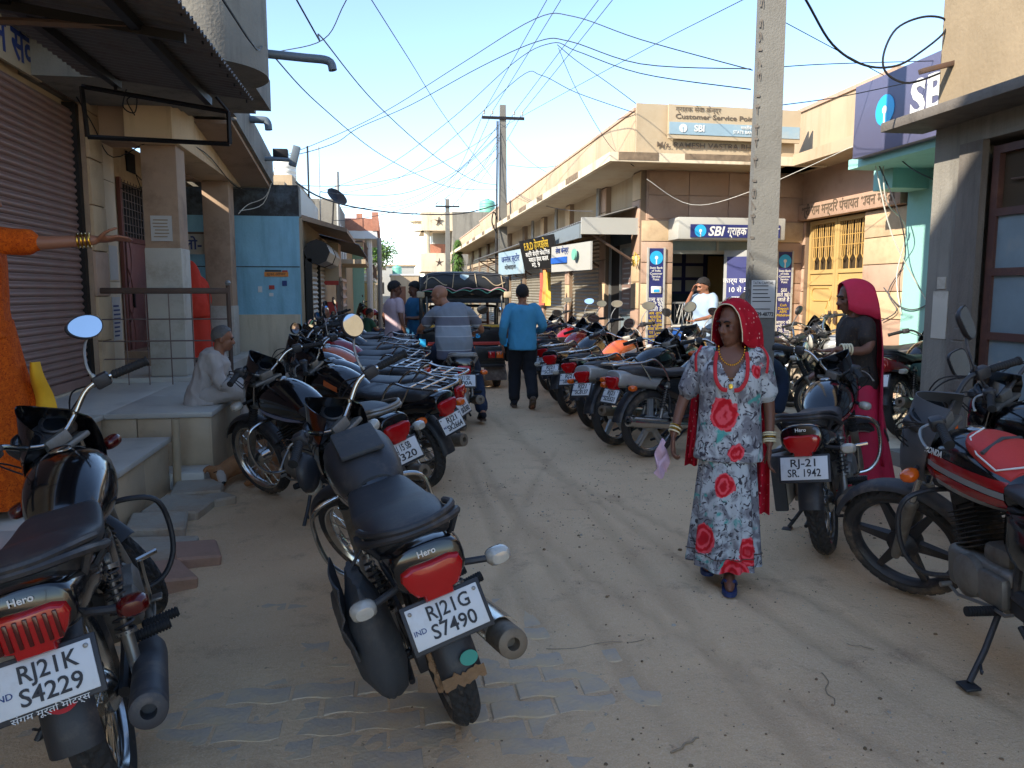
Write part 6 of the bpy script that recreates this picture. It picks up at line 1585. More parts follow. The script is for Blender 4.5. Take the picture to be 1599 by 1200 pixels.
b4 = bike('motorcycle', 'black motorcycle with quilted seat, chrome carrier and plate SK2664', 0.20, 5.80, 46, lean=12, steer=20, quilt=True, rail='carrier', rail_m='chrome', plate=('RJ21', 'SK2664'), ind='lens_orange', tank='bike_black', mirrors='', saree=False, decal=[('bike_orange', .80, .84, .55, .68)])
row = [(0.12, 6.45, 56, 'bike_black', 'carrier', 'chrome', 'R', 'black motorcycle with bare chrome carrier next to the quilted seat one'),
       (0.05, 7.15, 60, 'bike_black', 'carrier', 'chrome', '', 'black motorcycle with a red lamp under its carrier behind the chrome carrier one'),
       (0.06, 7.85, 58, 'bike_orange', 'loop', 'plastic_black', 'L', 'orange red tanked motorcycle in the left row'),
       (0.05, 8.55, 62, 'bike_black', 'carrier', 'chrome', 'L', 'black motorcycle just past the orange red tanked one'),
       (0.02, 9.25, 60, 'bike_red', 'loop', 'plastic_black', 'LR', 'red panelled motorcycle in the left row before the railing end'),
       (0.0, 9.95, 64, 'bike_blue', 'carrier', 'chrome', 'L', 'dark blue motorcycle with round mirror beside the red panelled one'),
       (-0.02, 10.7, 60, 'bike_black', 'loop', 'plastic_black', 'LR', 'black motorcycle near the lamp bracket corner of the verandah'),
       (-0.03, 11.5, 63, 'bike_maroon', 'carrier', 'chrome', 'L', 'maroon motorcycle parked before the blue house corner'),
       (-0.05, 12.4, 60, 'bike_blue', 'loop', 'plastic_black', 'R', 'dark blue motorcycle beside the roller shutters of the blue house'),
       (-0.06, 13.4, 62, 'bike_black', 'carrier', 'chrome', 'L', 'last black motorcycle of the left row near the crates')]
for i, (x, y, hd, tk, rl, rm, mi, lab) in enumerate(row):
    bike('motorcycle', lab, x+random.uniform(-.12, .12), y+random.uniform(-.1, .1), hd+random.uniform(-9, 9), lean=9+random.uniform(-3, 5), steer=random.uniform(4, 38), tank=tk, panel=tk if i % 2 else 'bike_black', rail=rl, rail_m=rm, mirrors=mi, mshape=random.choice(['oval', 'round']), wheel=random.choice(['spoke', 'alloy']),
         plate=('RJ21', 'SK%04d' % random.randint(1000, 9000)), detail=False, tread=0, group=GB, ind=random.choice(['lens_orange', 'lens_clear']), decal=[('print_white', .74, .765, .5, .8)] if i == 2 else None)
# right hand row
R1 = bike('motorcycle', 'black motorcycle with silver heel and chrome muffler parked behind the floral dress', 2.32, 6.62, -72, lean=2, steer=14, rail='carrier', rail_m='chrome', wheel='alloy', muff='chrome', shield=None, plate=('RJ21', 'SD5521'), ind='lens_orange', mirrors='', group=GR, tread=0, tail='bike_silver')
bike('motorcycle', 'silver and red tailed motorcycle beside the chrome muffler one', 2.18, 7.2, -58, lean=7, steer=20, rail='carrier', rail_m='chrome', wheel='alloy', tail='bike_silver', panel='bike_silver', plate=('RJ21', 'SC8137'), ind='lens_orange', mirrors='LR', group=GR, tread=0, mshape='round')
bike('motorcycle', 'black motorcycle with helmeted bars and fairing facing the bank counter', 2.85, 7.9, -50, lean=7, steer=-12, tank='bike_black', wheel='alloy', wheel_m='black', badge=None, plate=('RJ21', 'SA4410'), mirrors='LR', group=GR, tread=0, mshape='oval', rail='loop')
bike('motorcycle', 'orange tanked motorcycle with white stripe before the glazed shop door', 2.22, 8.15, -46, lean=7, steer=15, tank='bike_orange', panel='bike_black', rail='carrier', rail_m='chrome', plate=('RJ21', 'SB8157'), group=GR, mirrors='LR', tread=0, decal=[('print_white', .76, .80, .5, .85)])
bike('motorcycle', 'black motorcycle with chrome carrier before the first roller shutter', 2.2, 9.15, -42, lean=7, steer=18, rail='carrier', rail_m='chrome', plate=('RJ21', 'SC3327'), group=GR, mirrors='R', tread=0)
bike('motorcycle', 'red lamped black motorcycle beside the man in the blue shirt', 2.3, 10.2, -40, lean=7, steer=10, tank='bike_red', plate=('RJ21', 'SE7712'), group=GR, mirrors='LR', tread=0)
bike('motorcycle', 'red motorcycle between the rickshaw and the roller shutters', 2.4, 11.3, -42, lean=7, steer=22, tank='bike_red', panel='bike_red', plate=('RJ21', 'SG2210'), group=GR, mirrors='R', tread=0, rail='carrier', rail_m='chrome')
bike('motorcycle', 'blue motorcycle parked past the black hanging board', 2.45, 13.2, -45, lean=7, steer=22, tank='bike_blue', plate=('RJ21', 'SD1290'), group=GR, mirrors='LR', tread=0, rail='carrier', rail_m='chrome')
# 1942, honda, neighbours on the right
bike('motorcycle', 'black motorcycle with painted plate RJ-21 SR. 1942 held by the veiled woman', 2.47, 3.96, -38, lean=9, steer=-42, plate=('RJ-21', 'SR. 1942'), old_plate=True, badge='Hero', mirrors='', wheel='spoke', shield=None, saree=False, lamp='wide', rail='loop', rail_m='plastic_black', tank='bike_black', decal=[('bike_red', .70, .735, .42, .8)], group='motorcycles by the concrete pole')
hb_ = bike('motorcycle', 'black and red striped motorcycle with grey fairing and black alloy wheels', 2.38, 2.05, -6, lean=5, steer=40, plate=None, mirrors='R', mshape='hex', wheel='six', wheel_m='black', fairing='wide', fairing_m='matte_grey', legguard='plastic_black', saree=False, handle_m='plastic_black', guard='plastic_grey', ind='lens_orange', gaiter=False,
          decal=[('bike_red', .785, .822, .42, .88), ('decal_grey', .757, .782, .42, .84), ('bike_red', .715, .754, .42, .87), ('decal_grey', .688, .712, .45, .78)], group='motorcycles by the cement building', tread=1)
for s in (1,):
    text('badge', 'HONDA', .036, 'print_white', hb_, (.78, s*.150, .845), (-1, 0.08, 0), (0, -.35, 1), bold=.02, off=.008)
bike('motorcycle', 'black motorcycle with angular mirror parked against the cement building door', 3.36, 2.75, -4, lean=8, steer=25, plate=None, mirrors='L', mshape='hex', wheel='six', wheel_m='black', fairing='wide', fairing_m='bike_black', legguard='plastic_black', saree=False, handle_m='plastic_black', gaiter=False, group='motorcycles by the cement building', tread=0, ind='lens_clear')
bike('motorcycle', 'dusty black motorcycle standing behind the pole before the yellow gate', 3.55, 8.3, -115, lean=7, steer=-25, mirrors='L', plate=('RJ21', 'SF1187'), tread=0, group='motorcycles before the yellow gate', wheel='spoke', fairing=None)
bike('motorcycle', 'silver tailed motorcycle with red lamp parked against the yellow gate', 5.05, 8.95, -50, lean=7, steer=15, tail='bike_silver', panel='bike_silver', mirrors='', plate=('RJ21', 'SD6603'), tread=0, group='motorcycles before the yellow gate', rail='loop', rail_m='steel_dull', z=0.066)
bike('motorcycle', 'motorcycle with white side box standing at the cement building corner', 5.0, 6.85, -60, lean=7, steer=10, mirrors='', plate=('RJ21', 'SN2'), tread=0, group='motorcycles before the yellow gate', tail='bike_red', z=0.066)
bike('motorcycle', 'bare stripped motorcycle frame leaning by the cyan wall cables', 6.0, 8.2, 60, lean=9, steer=20, mirrors='', tank='bike_silver', plate=None, tread=0, group='motorcycles before the yellow gate', fairing=None, z=0.066)
bike('motorcycle', 'small far motorcycle parked by the cyan house', 0.0, 27.5, 75, lean=7, steer=20, tread=0, plate=None, tank='bike_red', group='far motorcycles')
rb = bike('motorcycle', 'old motorcycle with boxy red lamp and orange indicators under the bald rider', 0.745, 8.32, -1, lean=-1, steer=8, lamp='box', ind='lens_orange', plate=('RJ31 SE', 'S400A'), old_plate=True, rail='loop', rail_m='plastic_clear_cover', mirrors='R', mshape='round', shield=None, muff='exhaust_dusty', guard='steel_dull', fairing=None, group='ridden motorcycle')
text('badge', 'Deluxe', .035, 'print_white', rb, (-.427, 0, .69), (0, -1, 0), (.0, 0, 1), shear=.3, bold=.01, off=.004)

# stickers, mud and bits on the near machines
def crescent(parent, m, c, r, nrm, up, full=False, name='sticker'):
    nrm = Vector(nrm).normalized(); X = Vector(up).cross(nrm).normalized(); Y = nrm.cross(X)
    mb = MB(); n = 20
    ring = [Vector(c)+X*r*math.cos(2*PI*i/n)+Y*r*math.sin(2*PI*i/n)*(1 if full else .8) for i in range(n)]
    mb.add([p+nrm*.0045 for p in ring]+[p for p in ring], [tuple(range(n))]+[(i, n+i, n+(i+1) % n, (i+1) % n) for i in range(n)]); return mb.build(name, m, parent, 0)
def on_guard(a, yy=0.0, r=.38): return Vector((r*math.cos(a), yy, .305+r*math.sin(a))), Vector((math.cos(a), 0, math.sin(a))), Vector((-math.sin(a), 0, math.cos(a)))*-1
p_, n_, u_ = on_guard(R(165), -.03, .402); crescent(b2, 'sticker_green', p_, .028, n_, u_)
p_, n_, u_ = on_guard(R(152), .0, .389); st_ = crescent(b1, 'sticker_red', p_, .042, n_, u_, True)
X_ = Vector((0, 1, 0))
for w, h in ((.030, .010), (.010, .030)):
    mb = MB(); U = Vector(u_).normalized(); mb.add([p_+n_*.006+X_*a*w+U*b*h for a, b in ((-1,-1),(1,-1),(1,1),(-1,1))], [(0,1,2,3)]); mb.build('cross_mark', 'plastic_black', st_, 0)
for i in range(7):
    mb = MB(); y = -.075+i*.025; mb.rbox(-.438, -.41, y*.85-.005, y*.85+.005, .672, .742, b=.002); mb.build('lens_rib', 'lens_dark', b1)
text('lettering', 'संगम मूर्ति मोटर्स', .02, 'print_white', b1, (-.450, .0, .512), (0,-1,0), (.40,0,.91), fitw=.17, off=.012)
p_, n_, u_ = on_guard(R(157), .0, .389)
text('sticker', 'पटेल', .04, 'sticker_red', b3, p_+Vector((0,0,.02)), (0,-1,0), (.6,0,.8), bold=.04, fitw=.09, off=.02)
dm = link('mirror', cached('mirror_shell:round', mirhead_fn('round', False), 'plastic_black'), b2)
dm.matrix_basis = steer_matrix(38) @ Matrix.Translation((.845, .30, .93)) @ Matrix.Rotation(R(200), 4, 'Z') @ Matrix.Rotation(R(14), 4, 'Y') @ Matrix.Rotation(R(80), 4, 'X') @ Matrix.Scale(1.25, 4)
mb = MB(); mb.tube(smoothpath([(.84, .235, 1.06), (.88, .29, 1.05), (.87, .32, .98), (.85, .305, .94)], 4), .006, 6); q9 = mb.build('mirror_stem', 'steel_dull', b2); q9.matrix_basis = steer_matrix(38)
# tank bag on the dusty machine (black vinyl tank cover)
tcv = thing('tank_cover', 'black vinyl tank cover with pocket strapped on the dusty motorcycle', 'tank cover'); tcv.parent = None
tcv.matrix_world = b2.matrix_basis.copy(); tcv.location = b2.location; tcv.rotation_euler = b2.rotation_euler
mb = MB(); loft_x(mb, [(.40,.70,.822,.085),(.46,.70,.870,.122),(.56,.70,.922,.14),(.68,.72,.946,.146),(.76,.74,.946,.142),(.80,.76,.925,.12)], n=24, e=2.6, top=.82); mb.build('cover', 'seat_vinyl', tcv)
mb = MB(); mb.rbox(-.12, .12, -.09, .09, -.012, .012, b=.010, M=Matrix.Translation((.60, 0, .928)) @ Matrix.Rotation(R(-13), 4, 'Y')); mb.build('pocket', 'bag_black', tcv)
tcv2 = thing('tank_pad', 'red quilted tank pad with white piping on the striped motorcycle', 'tank cover')
tcv2.location = hb_.location; tcv2.rotation_euler = hb_.rotation_euler
mb = MB(); loft_x(mb, [(.42,.74,.836,.085),(.48,.76,.876,.105),(.56,.82,.918,.118),(.64,.86,.938,.11),(.69,.90,.944,.07)], n=24, e=2.6, top=.82); mb.build('pad', mat('pad_red', '#b52f2a', .6, var=.08, vscale=6, bump=.1, bscale=90).name, tcv2)
mb = MB(); mb.tube([(.69,0,.950),(.65,.085,.928),(.56,.118,.880),(.47,.105,.835),(.43,.06,.848),(.425,0,.850)], .004, 6); mb.build('piping', 'print_white', tcv2)
mb = MB(); mb.tube([(.60,-.09,.918),(.58,0,.928),(.54,.11,.888)], .008, 6); mb.build('strap', 'bag_black', tcv2)
# saddle bag on the dusty machine's left flank
bagr = thing('saddle_bag', 'sagging black saddle bag hanging from the dusty motorcycle tail', 'bag')
bagr.location = b2.location; bagr.rotation_euler = b2.rotation_euler
mb = MB(); 
rr_ = []
for z, w, t, xo in ((.66,.13,.02,-.05),(.60,.15,.05,-.06),(.52,.15,.07,-.07),(.42,.14,.085,-.08),(.34,.11,.08,-.09),(.27,.07,.05,-.10),(.235,.03,.02,-.10)):
    ring = []
    for i in range(20):
        a = 2*PI*i/20; nz = noise.noise((math.cos(a)*2, math.sin(a)*2, z*9))*.022
        ring.append((xo+(w+nz)*math.cos(a), .20+(t+nz*.7)*math.sin(a), z))
    rr_.append(ring)
mb.rings(rr_); mb.build('bag_body', 'bag_black', bagr, 60)
mb = MB(); mb.sweep_sheet(lambda u, v: (-.20+.30*u, .265+.012*math.sin(v*5+u*4)+(.02 if v > .4 else 0), .69-.25*v), 8, 10, thick=.006); mb.build('flap', 'seat_vinyl', bagr, 60)
mb = MB(); mb.tube(smoothpath([(-.02,.20,.67),(-.02,.12,.74),(-.02,.05,.735)], 4), .012, 6, flat=.4); mb.build('strap', 'bag_black', bagr)
bg2 = thing('saddle_bag', 'pale grey saddle bag on the left flank of the 1942 motorcycle', 'bag')
q_ = [o for o in bpy.data.objects if o.get('label', '').startswith('black motorcycle with painted plate')][0]
bg2.location = q_.location; bg2.rotation_euler = q_.rotation_euler
mb = MB(); mb.rbox(-.12, .16, .15, .24, .30, .62, b=.03, seg=3); mb.build('bag_body', 'bag_white', bg2); mb = MB(); mb.rbox(-.14, -.115, .16, .235, .28, .60, b=.01); mb.build('trim', 'bag_black', bg2)
mb = MB(); mb.tube([(.02,.19,.61),(.02,.12,.72),(.02,.06,.735)], .01, 6); mb.build('strap', 'bag_black', bg2)
bg3 = thing('saddle_bag', 'sagging black cloth bag on the left flank of the ridden old motorcycle', 'bag')
bg3.location = rb.location; bg3.rotation_euler = rb.rotation_euler
mb = MB(); rr_ = []
for z, w, t in ((.64,.14,.03),(.56,.17,.06),(.46,.17,.075),(.36,.13,.07),(.30,.07,.04)):
    rr_.append([(-.02+(w+noise.noise((math.cos(a)*2, math.sin(a)*2, z*9+4))*.03)*math.cos(a), .20+t*math.sin(a), z) for a in [2*PI*i/18 for i in range(18)]])
mb.rings(rr_); mb.build('bag_body', 'bag_black', bg3, 60); mb = MB(); mb.tube([(-.02,.2,.63),(-.02,.12,.73),(-.02,.05,.74)], .01, 6); mb.build('strap', 'bag_black', bg3)
# mud caked inside and along the lip of the dusty rear wheel guard
mb = MB(); mb.sweep_sheet(lambda u, v: ((.345+.012*noise.noise((u*6, v*6, 2)))*math.cos(R(140+38*u)), .066+.012*v+.01*noise.noise((u*8, v*5, 1)), .305+(.36-.075*v+.012*noise.noise((u*7, v*7, 5)))*math.sin(R(140+38*u))), 14, 10, thick=.006); mb.build('caked_mud', 'mud', b2, 60)
mb = MB(); mb.sweep_sheet(lambda u, v: ((.395+.004*noise.noise((u*9, v*9, 2)))*math.cos(R(170+5.5*u+3*noise.noise((v*8, 3, 0)))), -.068+.136*v, .305+(.397+.004*noise.noise((u*9, v*9, 4)))*math.sin(R(170+5.5*u+3*noise.noise((v*8, 3, 0))))), 6, 16, thick=.002); mb.build('caked_mud', 'mud', b2, 60)
# ================================================================== AUTO RICKSHAW (seen from behind)
mat('canopy_black', '#17181a', 0.55, var=0.25, vscale=4, dirt='#4a443c', dscale=4, damt=0.3, bump=0.1, bscale=60)
mat('rick_black', '#17181a', 0.35, var=0.2, vscale=4, coat=0.3, dirt='#5f5548', dscale=4, damt=0.3)
mat('rick_yellow', '#c79a3a', 0.45, var=0.1, dirt='#7a6545', dscale=4, damt=0.3)
mat('rick_red', '#b0392e', 0.45, var=0.1)
mat('thread_pink', '#b98a90', 0.8, var=0.1)
mat('thread_green', '#5fa08a', 0.8, var=0.1)
mat('flap_muddy', '#5d4f45', 0.9, var=0.3, vscale=9, dirt='#8d7f70', dscale=7, damt=0.5, bump=0.3)
ak = thing('auto_rickshaw', 'black auto rickshaw with embroidered canopy and yellow stripe seen from behind', 'auto rickshaw', (1.13, 11.75, 0.0), R(-2))
W = .66
mb = MB()
# canopy: rounded shell open at the back above the panel
def canopy(u, v):
    y = .02+2.15*u; a = PI*v; e = 5.0
    c, s_ = math.cos(a), math.sin(a)
    return (W*1.0*math.copysign(abs(c)**(2/e), c), y, 1.40+(.38+.04*math.sin(PI*u))*abs(s_)**(2/e))
mb.sweep_sheet(canopy, 14, 28, thick=.02); mb.build('canopy', 'canopy_black', ak, 50)
def rear_flap(u, v):
    x = -W+2*W*u; top = 1.78-.10*abs(2*u-1)**8; bot = 1.44-.02*math.sin(u*PI*6)
    return (x, -.015-.05*math.sin(PI*v), bot+(top-bot)*v)
mb = MB(); mb.sweep_sheet(rear_flap, 36, 10, thick=.012); fl = mb.build('rear_flap', 'canopy_black', ak, 60)
mb = MB(); mb.sweep_sheet(lambda u, v: (-W+.04+2*(W-.04)*u, .03+.03*math.sin(PI*v), 1.33+.12*v), 10, 5, thick=.012); mb.build('rolled_curtain', 'canopy_black', ak, 60)
def fl_pt(u, v): p = rear_flap(u, v); return (p[0], p[1]-.012, p[2])
for nm, m, f in (('wavy_braid', 'thread_pink', lambda t: (t, .22+.10*abs(math.sin(t*PI*5)))), ('wavy_braid', 'thread_green', lambda t: (t, .12+.14*abs(math.sin(t*PI*5+.6)))), ('wavy_braid', 'wire_grey', lambda t: (t, .92+.02*math.sin(t*30)))):
    mb = MB(); mb.tube([fl_pt(*f(.02+.96*i/60)) for i in range(61)], .007, 5); mb.build(nm, m, fl)
for a, b in (((.04, .85), (.3, .75)), ((.70, .78), (.96, .85))):
    P_ = [fl_pt(a[0]+(b[0]-a[0])*i/20, .62+.2*math.sin(i/20*PI*1.6+(0 if a[0] < .5 else 1.4))) for i in range(21)]
    mb = MB(); mb.tube(P_, .008, 5); mb.build('wavy_braid', 'sign_cream', fl)
for u in (.06, .36, .64, .94):
    mb = MB(); mb.tube([fl_pt(u+(.02 if u < .5 else -.02)*k/6, .35+.6*k/6) for k in range(7)], .007, 5); mb.build('strap', 'sign_cream', fl)
mb = MB(); mb.add([fl_pt(.45, .92), fl_pt(.55, .92), fl_pt(.55, .80), fl_pt(.50, .66), fl_pt(.45, .80)], [(0,1,2,3,4)]); mb.build('shield_patch', 'sbi_pale', fl, 0)
for s in (-1, 1):
    mb = MB(); mb.rbox(s*(W-.005)-.03, s*(W-.005)+.03, .0, .06, .95, 1.72, b=.012); mb.build('rear_post', 'rick_black', ak)
    mb = MB(); mb.tube([(s*(W-.09), .02, 1.0), (s*(W-.09), .02, 1.45)], .012, 8); mb.build('inner_post', 'tin_light', ak)
    mb = MB(); mb.tube([(s*.55, 2.1, .9), (s*.52, 2.1, 1.7)], .025, 8); mb.build('front_post', 'wood', ak)
    mb = MB(); mb.tube([(s*.62, 1.2, .6), (s*.63, 1.2, 1.6)], .02, 8); mb.build('middle_post', 'rick_black', ak)
    mb = MB(); mb.rbox(s*W-.06, s*W+.06, -.06, .03, 1.40, 1.50, b=.02); mb.build('canopy_knot', 'sign_cream', ak)
    mb = MB(); mb.rbox(s*.64-.05, s*.64+.05, -.045, .3, .66, .78, b=.01); mb.build('cyan_corner', 'sbi_cyan', ak)
    lm = MB(); lm.rbox(s*.47-.13, s*.47+.13, -.055, -.005, .47, .60, b=.012); lm = lm.build('tail_lamp', 'rick_black', ak)
    box('red_lens', 'lens_red', lm, s*.47-.115, s*.47-.01, -.068, -.054, .485, .585, b=.008); box('orange_lens', 'lens_orange', lm, s*.47+.01, s*.47+.115, -.068, -.054, .485, .585, b=.008)
    wh = MB(); wh.lathe([(.03, -.06), (.10, -.05), (.11, .05), (.03, .06)], (s*.52, .35, .235), (1,0,0), 20); wh = wh.build('wheel', 'tin_light', ak)
    mb = MB(); mb.lathe([(.12, -.055), (.17, -.062), (.225, -.05), (.235, -.02), (.235, .02), (.225, .05), (.17, .062), (.12, .055)], (s*.52, .35, .235), (1,0,0), 28, closed=True); mb.build('tyre', 'rubber', wh)
mb = MB(); mb.sweep_sheet(lambda u, v: (.30+.34*u+.01*math.sin(v*6), -.02+.03*v, .14+.24*v), 8, 6, thick=.008); mb.build('mud_flap', 'flap_muddy', ak, 60)
mb = MB(); mb.sweep_sheet(lambda u, v: (-.64+.34*u+.01*math.sin(v*6), -.02+.03*v, .14+.24*v), 8, 6, thick=.008); mb.build('mud_flap', 'flap_muddy', ak, 60)
mb = MB(); mb.rbox(-W, W, -.02, .04, .68, 1.0, b=.015); mb.build('rear_panel', 'rick_black', ak)
mb = MB(); mb.rbox(-W+.05, W-.05, -.03, -.018, .955, .995, b=.004); mb.build('yellow_stripe', 'rick_yellow', ak)
mb = MB(); mb.rbox(-W+.10, W-.10, -.034, -.018, .685, .735, b=.004); mb.build('red_stripe', 'rick_red', ak)
text('lettering', 'TS', .10, 'sbi_cyan', ak, (.16, -.021, .83), (1,0,0), (0,0,1), bold=.06, fitw=.16, off=.004)
mb = MB(); mb.rbox(-W+.04, W-.04, .0, .06, .42, .66, b=.015); mb.build('lower_panel', 'rick_black', ak)
mb = MB(); mb.rbox(-.6, .6, -.06, -.02, .34, .385, b=.01); mb.build('bumper', 'rick_black', ak)
for x in (-.25, .25): mb = MB(); mb.tube([(x, -.04, .36), (x*.8, .02, .5)], .018, 6); mb.build('bumper_stay', 'rick_black', ak)
mb = MB(); mb.box(-W+.03, W-.03, .06, 2.3, .36, .42); mb.build('floor', 'rick_black', ak, 0)
for s in (-1, 1): mb = MB(); mb.rbox(s*W-.02, s*W+.02, .05, 1.0, .42, .98, b=.01); mb.build('side_panel', 'rick_black', ak)
mb = MB(); mb.rbox(-.56, .56, .35, .75, .42, .72, b=.03); mb.build('bench_seat', 'bag_black', ak)
mb = MB(); mb.tube(smoothpath([(-.5, .3, .98), (-.5, .3, 1.22), (-.44, .3, 1.27), (.44, .3, 1.27), (.5, .3, 1.22), (.5, .3, .98)], 4), .022, 7); mb.tube([(-.15, .3, 1.0), (-.15, .3, 1.25)], .012, 6); mb.tube([(.15, .3, 1.0), (.15, .3, 1.25)], .012, 6); mb.build('backrest_frame', 'rick_black', ak)
mb = MB(); mb.rbox(-.46, .46, 2.05, 2.4, .3, .95, b=.08, seg=3); mb.build('front_cowl', 'rick_black', ak)
mb = MB(); mb.tube([(-.52, 2.1, 1.62), (.52, 2.1, 1.62)], .02, 6); mb.tube([(-.55, 2.1, .95), (.55, 2.1, .95)], .02, 6); mb.build('windscreen_frame', 'wood', ak)
mb = MB(); mb.tube(smoothpath([(-.3, 1.85, 1.0), (-.1, 1.9, 1.05), (.1, 1.9, 1.05), (.3, 1.85, 1.0)], 4), .014, 7); mb.build('handlebar', 'rick_black', ak)
mb = MB(); mb.lathe([(.03, -.05), (.12, -.05), (.235, -.04), (.235, .04), (.12, .05), (.03, .05)], (0, 2.2, .235), (1,0,0), 24); mb.build('front_wheel', 'rubber', ak)
for s in (-1, 1): mb = MB(); mb.tube([(s*.6, 2.0, 1.05), (s*.74, 1.95, 1.15)], .008, 5); mb.lathe([(.05, 0), (.05, .02), (.001, .03)], (s*.76, 1.94, 1.17), (0,-1,0), 14); mb.build('side_mirror', 'mirror_glass', ak)
# ================================================================== PEOPLE
def skin(name, c, **k): return mat(name, c, 0.5, var=0.10, vscale=9, spec=0.4, **k).name
skin('skin_dark', '#7b5140'); skin('skin_mid', '#9c6c52'); skin('skin_tan', '#8c5e47'); skin('skin_dusky', '#6e4938')
mat('hair_black', '#15110f', 0.8, var=0.4, vscale=40, bump=0.6, bscale=90)
mat('hair_grey', '#5c5854', 0.6, var=0.25, vscale=40, bump=0.3, bscale=120)
mat('hair_stubble', '#4a3428', 0.6, var=0.2, vscale=60)
mat('eye_dark', '#0c0a0a', 0.2, var=0.05)
mat('cloth_white', '#b0a79f', 0.9, var=0.06, vscale=6, bump=0.25, bscale=18)
mat('cloth_pinkish', '#b79fa3', 0.9, var=0.06, vscale=6, bump=0.25, bscale=18)
mat('cloth_teal', '#215a7c', 0.9, var=0.1, vscale=6, bump=0.25, bscale=18)
mat('cloth_blue', '#3f86a8', 0.9, var=0.07, vscale=6, bump=0.25, bscale=18)
mat('cloth_navy', '#171c2c', 0.9, var=0.15, vscale=6, bump=0.2, bscale=18)
mat('cloth_black', '#15151a', 0.9, var=0.15, vscale=6, bump=0.2, bscale=18)
mat('cloth_denim', '#1c2a40', 0.9, var=0.2, vscale=6, bump=0.2, bscale=30)
mat('cloth_green', '#1f4a38', 0.9, var=0.1)
mat('cloth_paleblue', '#8fa1b4', 0.9, var=0.06, vscale=6, bump=0.25, bscale=18)
mat('cloth_redorange', '#c4331c', 0.85, var=0.12, vscale=6, bump=0.2, bscale=18)
mat('cloth_yellow', '#d8a21c', 0.85, var=0.12, vscale=6, bump=0.2, bscale=18)
mat('veil_red', '#a51427', 0.8, var=0.14, vscale=5, bump=0.2, bscale=18, dirt='#c8404f', dscale=16, damt=0.22)
mat('veil_magenta', '#b81a3e', 0.75, var=0.14, vscale=5, bump=0.2, bscale=18, dirt='#c4345a', dscale=16, damt=0.2)
mat('blouse_dark', '#241a14', 0.75, var=0.3, vscale=30, dirt='#8a6a3a', dscale=60, damt=0.2, bump=0.2, bscale=90)
mat('gold', '#c79a3e', 0.3, metal=1.0, var=0.1)
mat('ivory', '#d8ccA8'.lower(), 0.4, var=0.08)
mat('slipper_blue', '#22335f', 0.6, var=0.1)
mat('sole_brown', '#5b4a3c', 0.8, var=0.15)
mat('purse_pink', '#c4a3b4', 0.5, var=0.2, vscale=9)
mat('floral_trim', '#b8242c', 0.8, var=0.1)

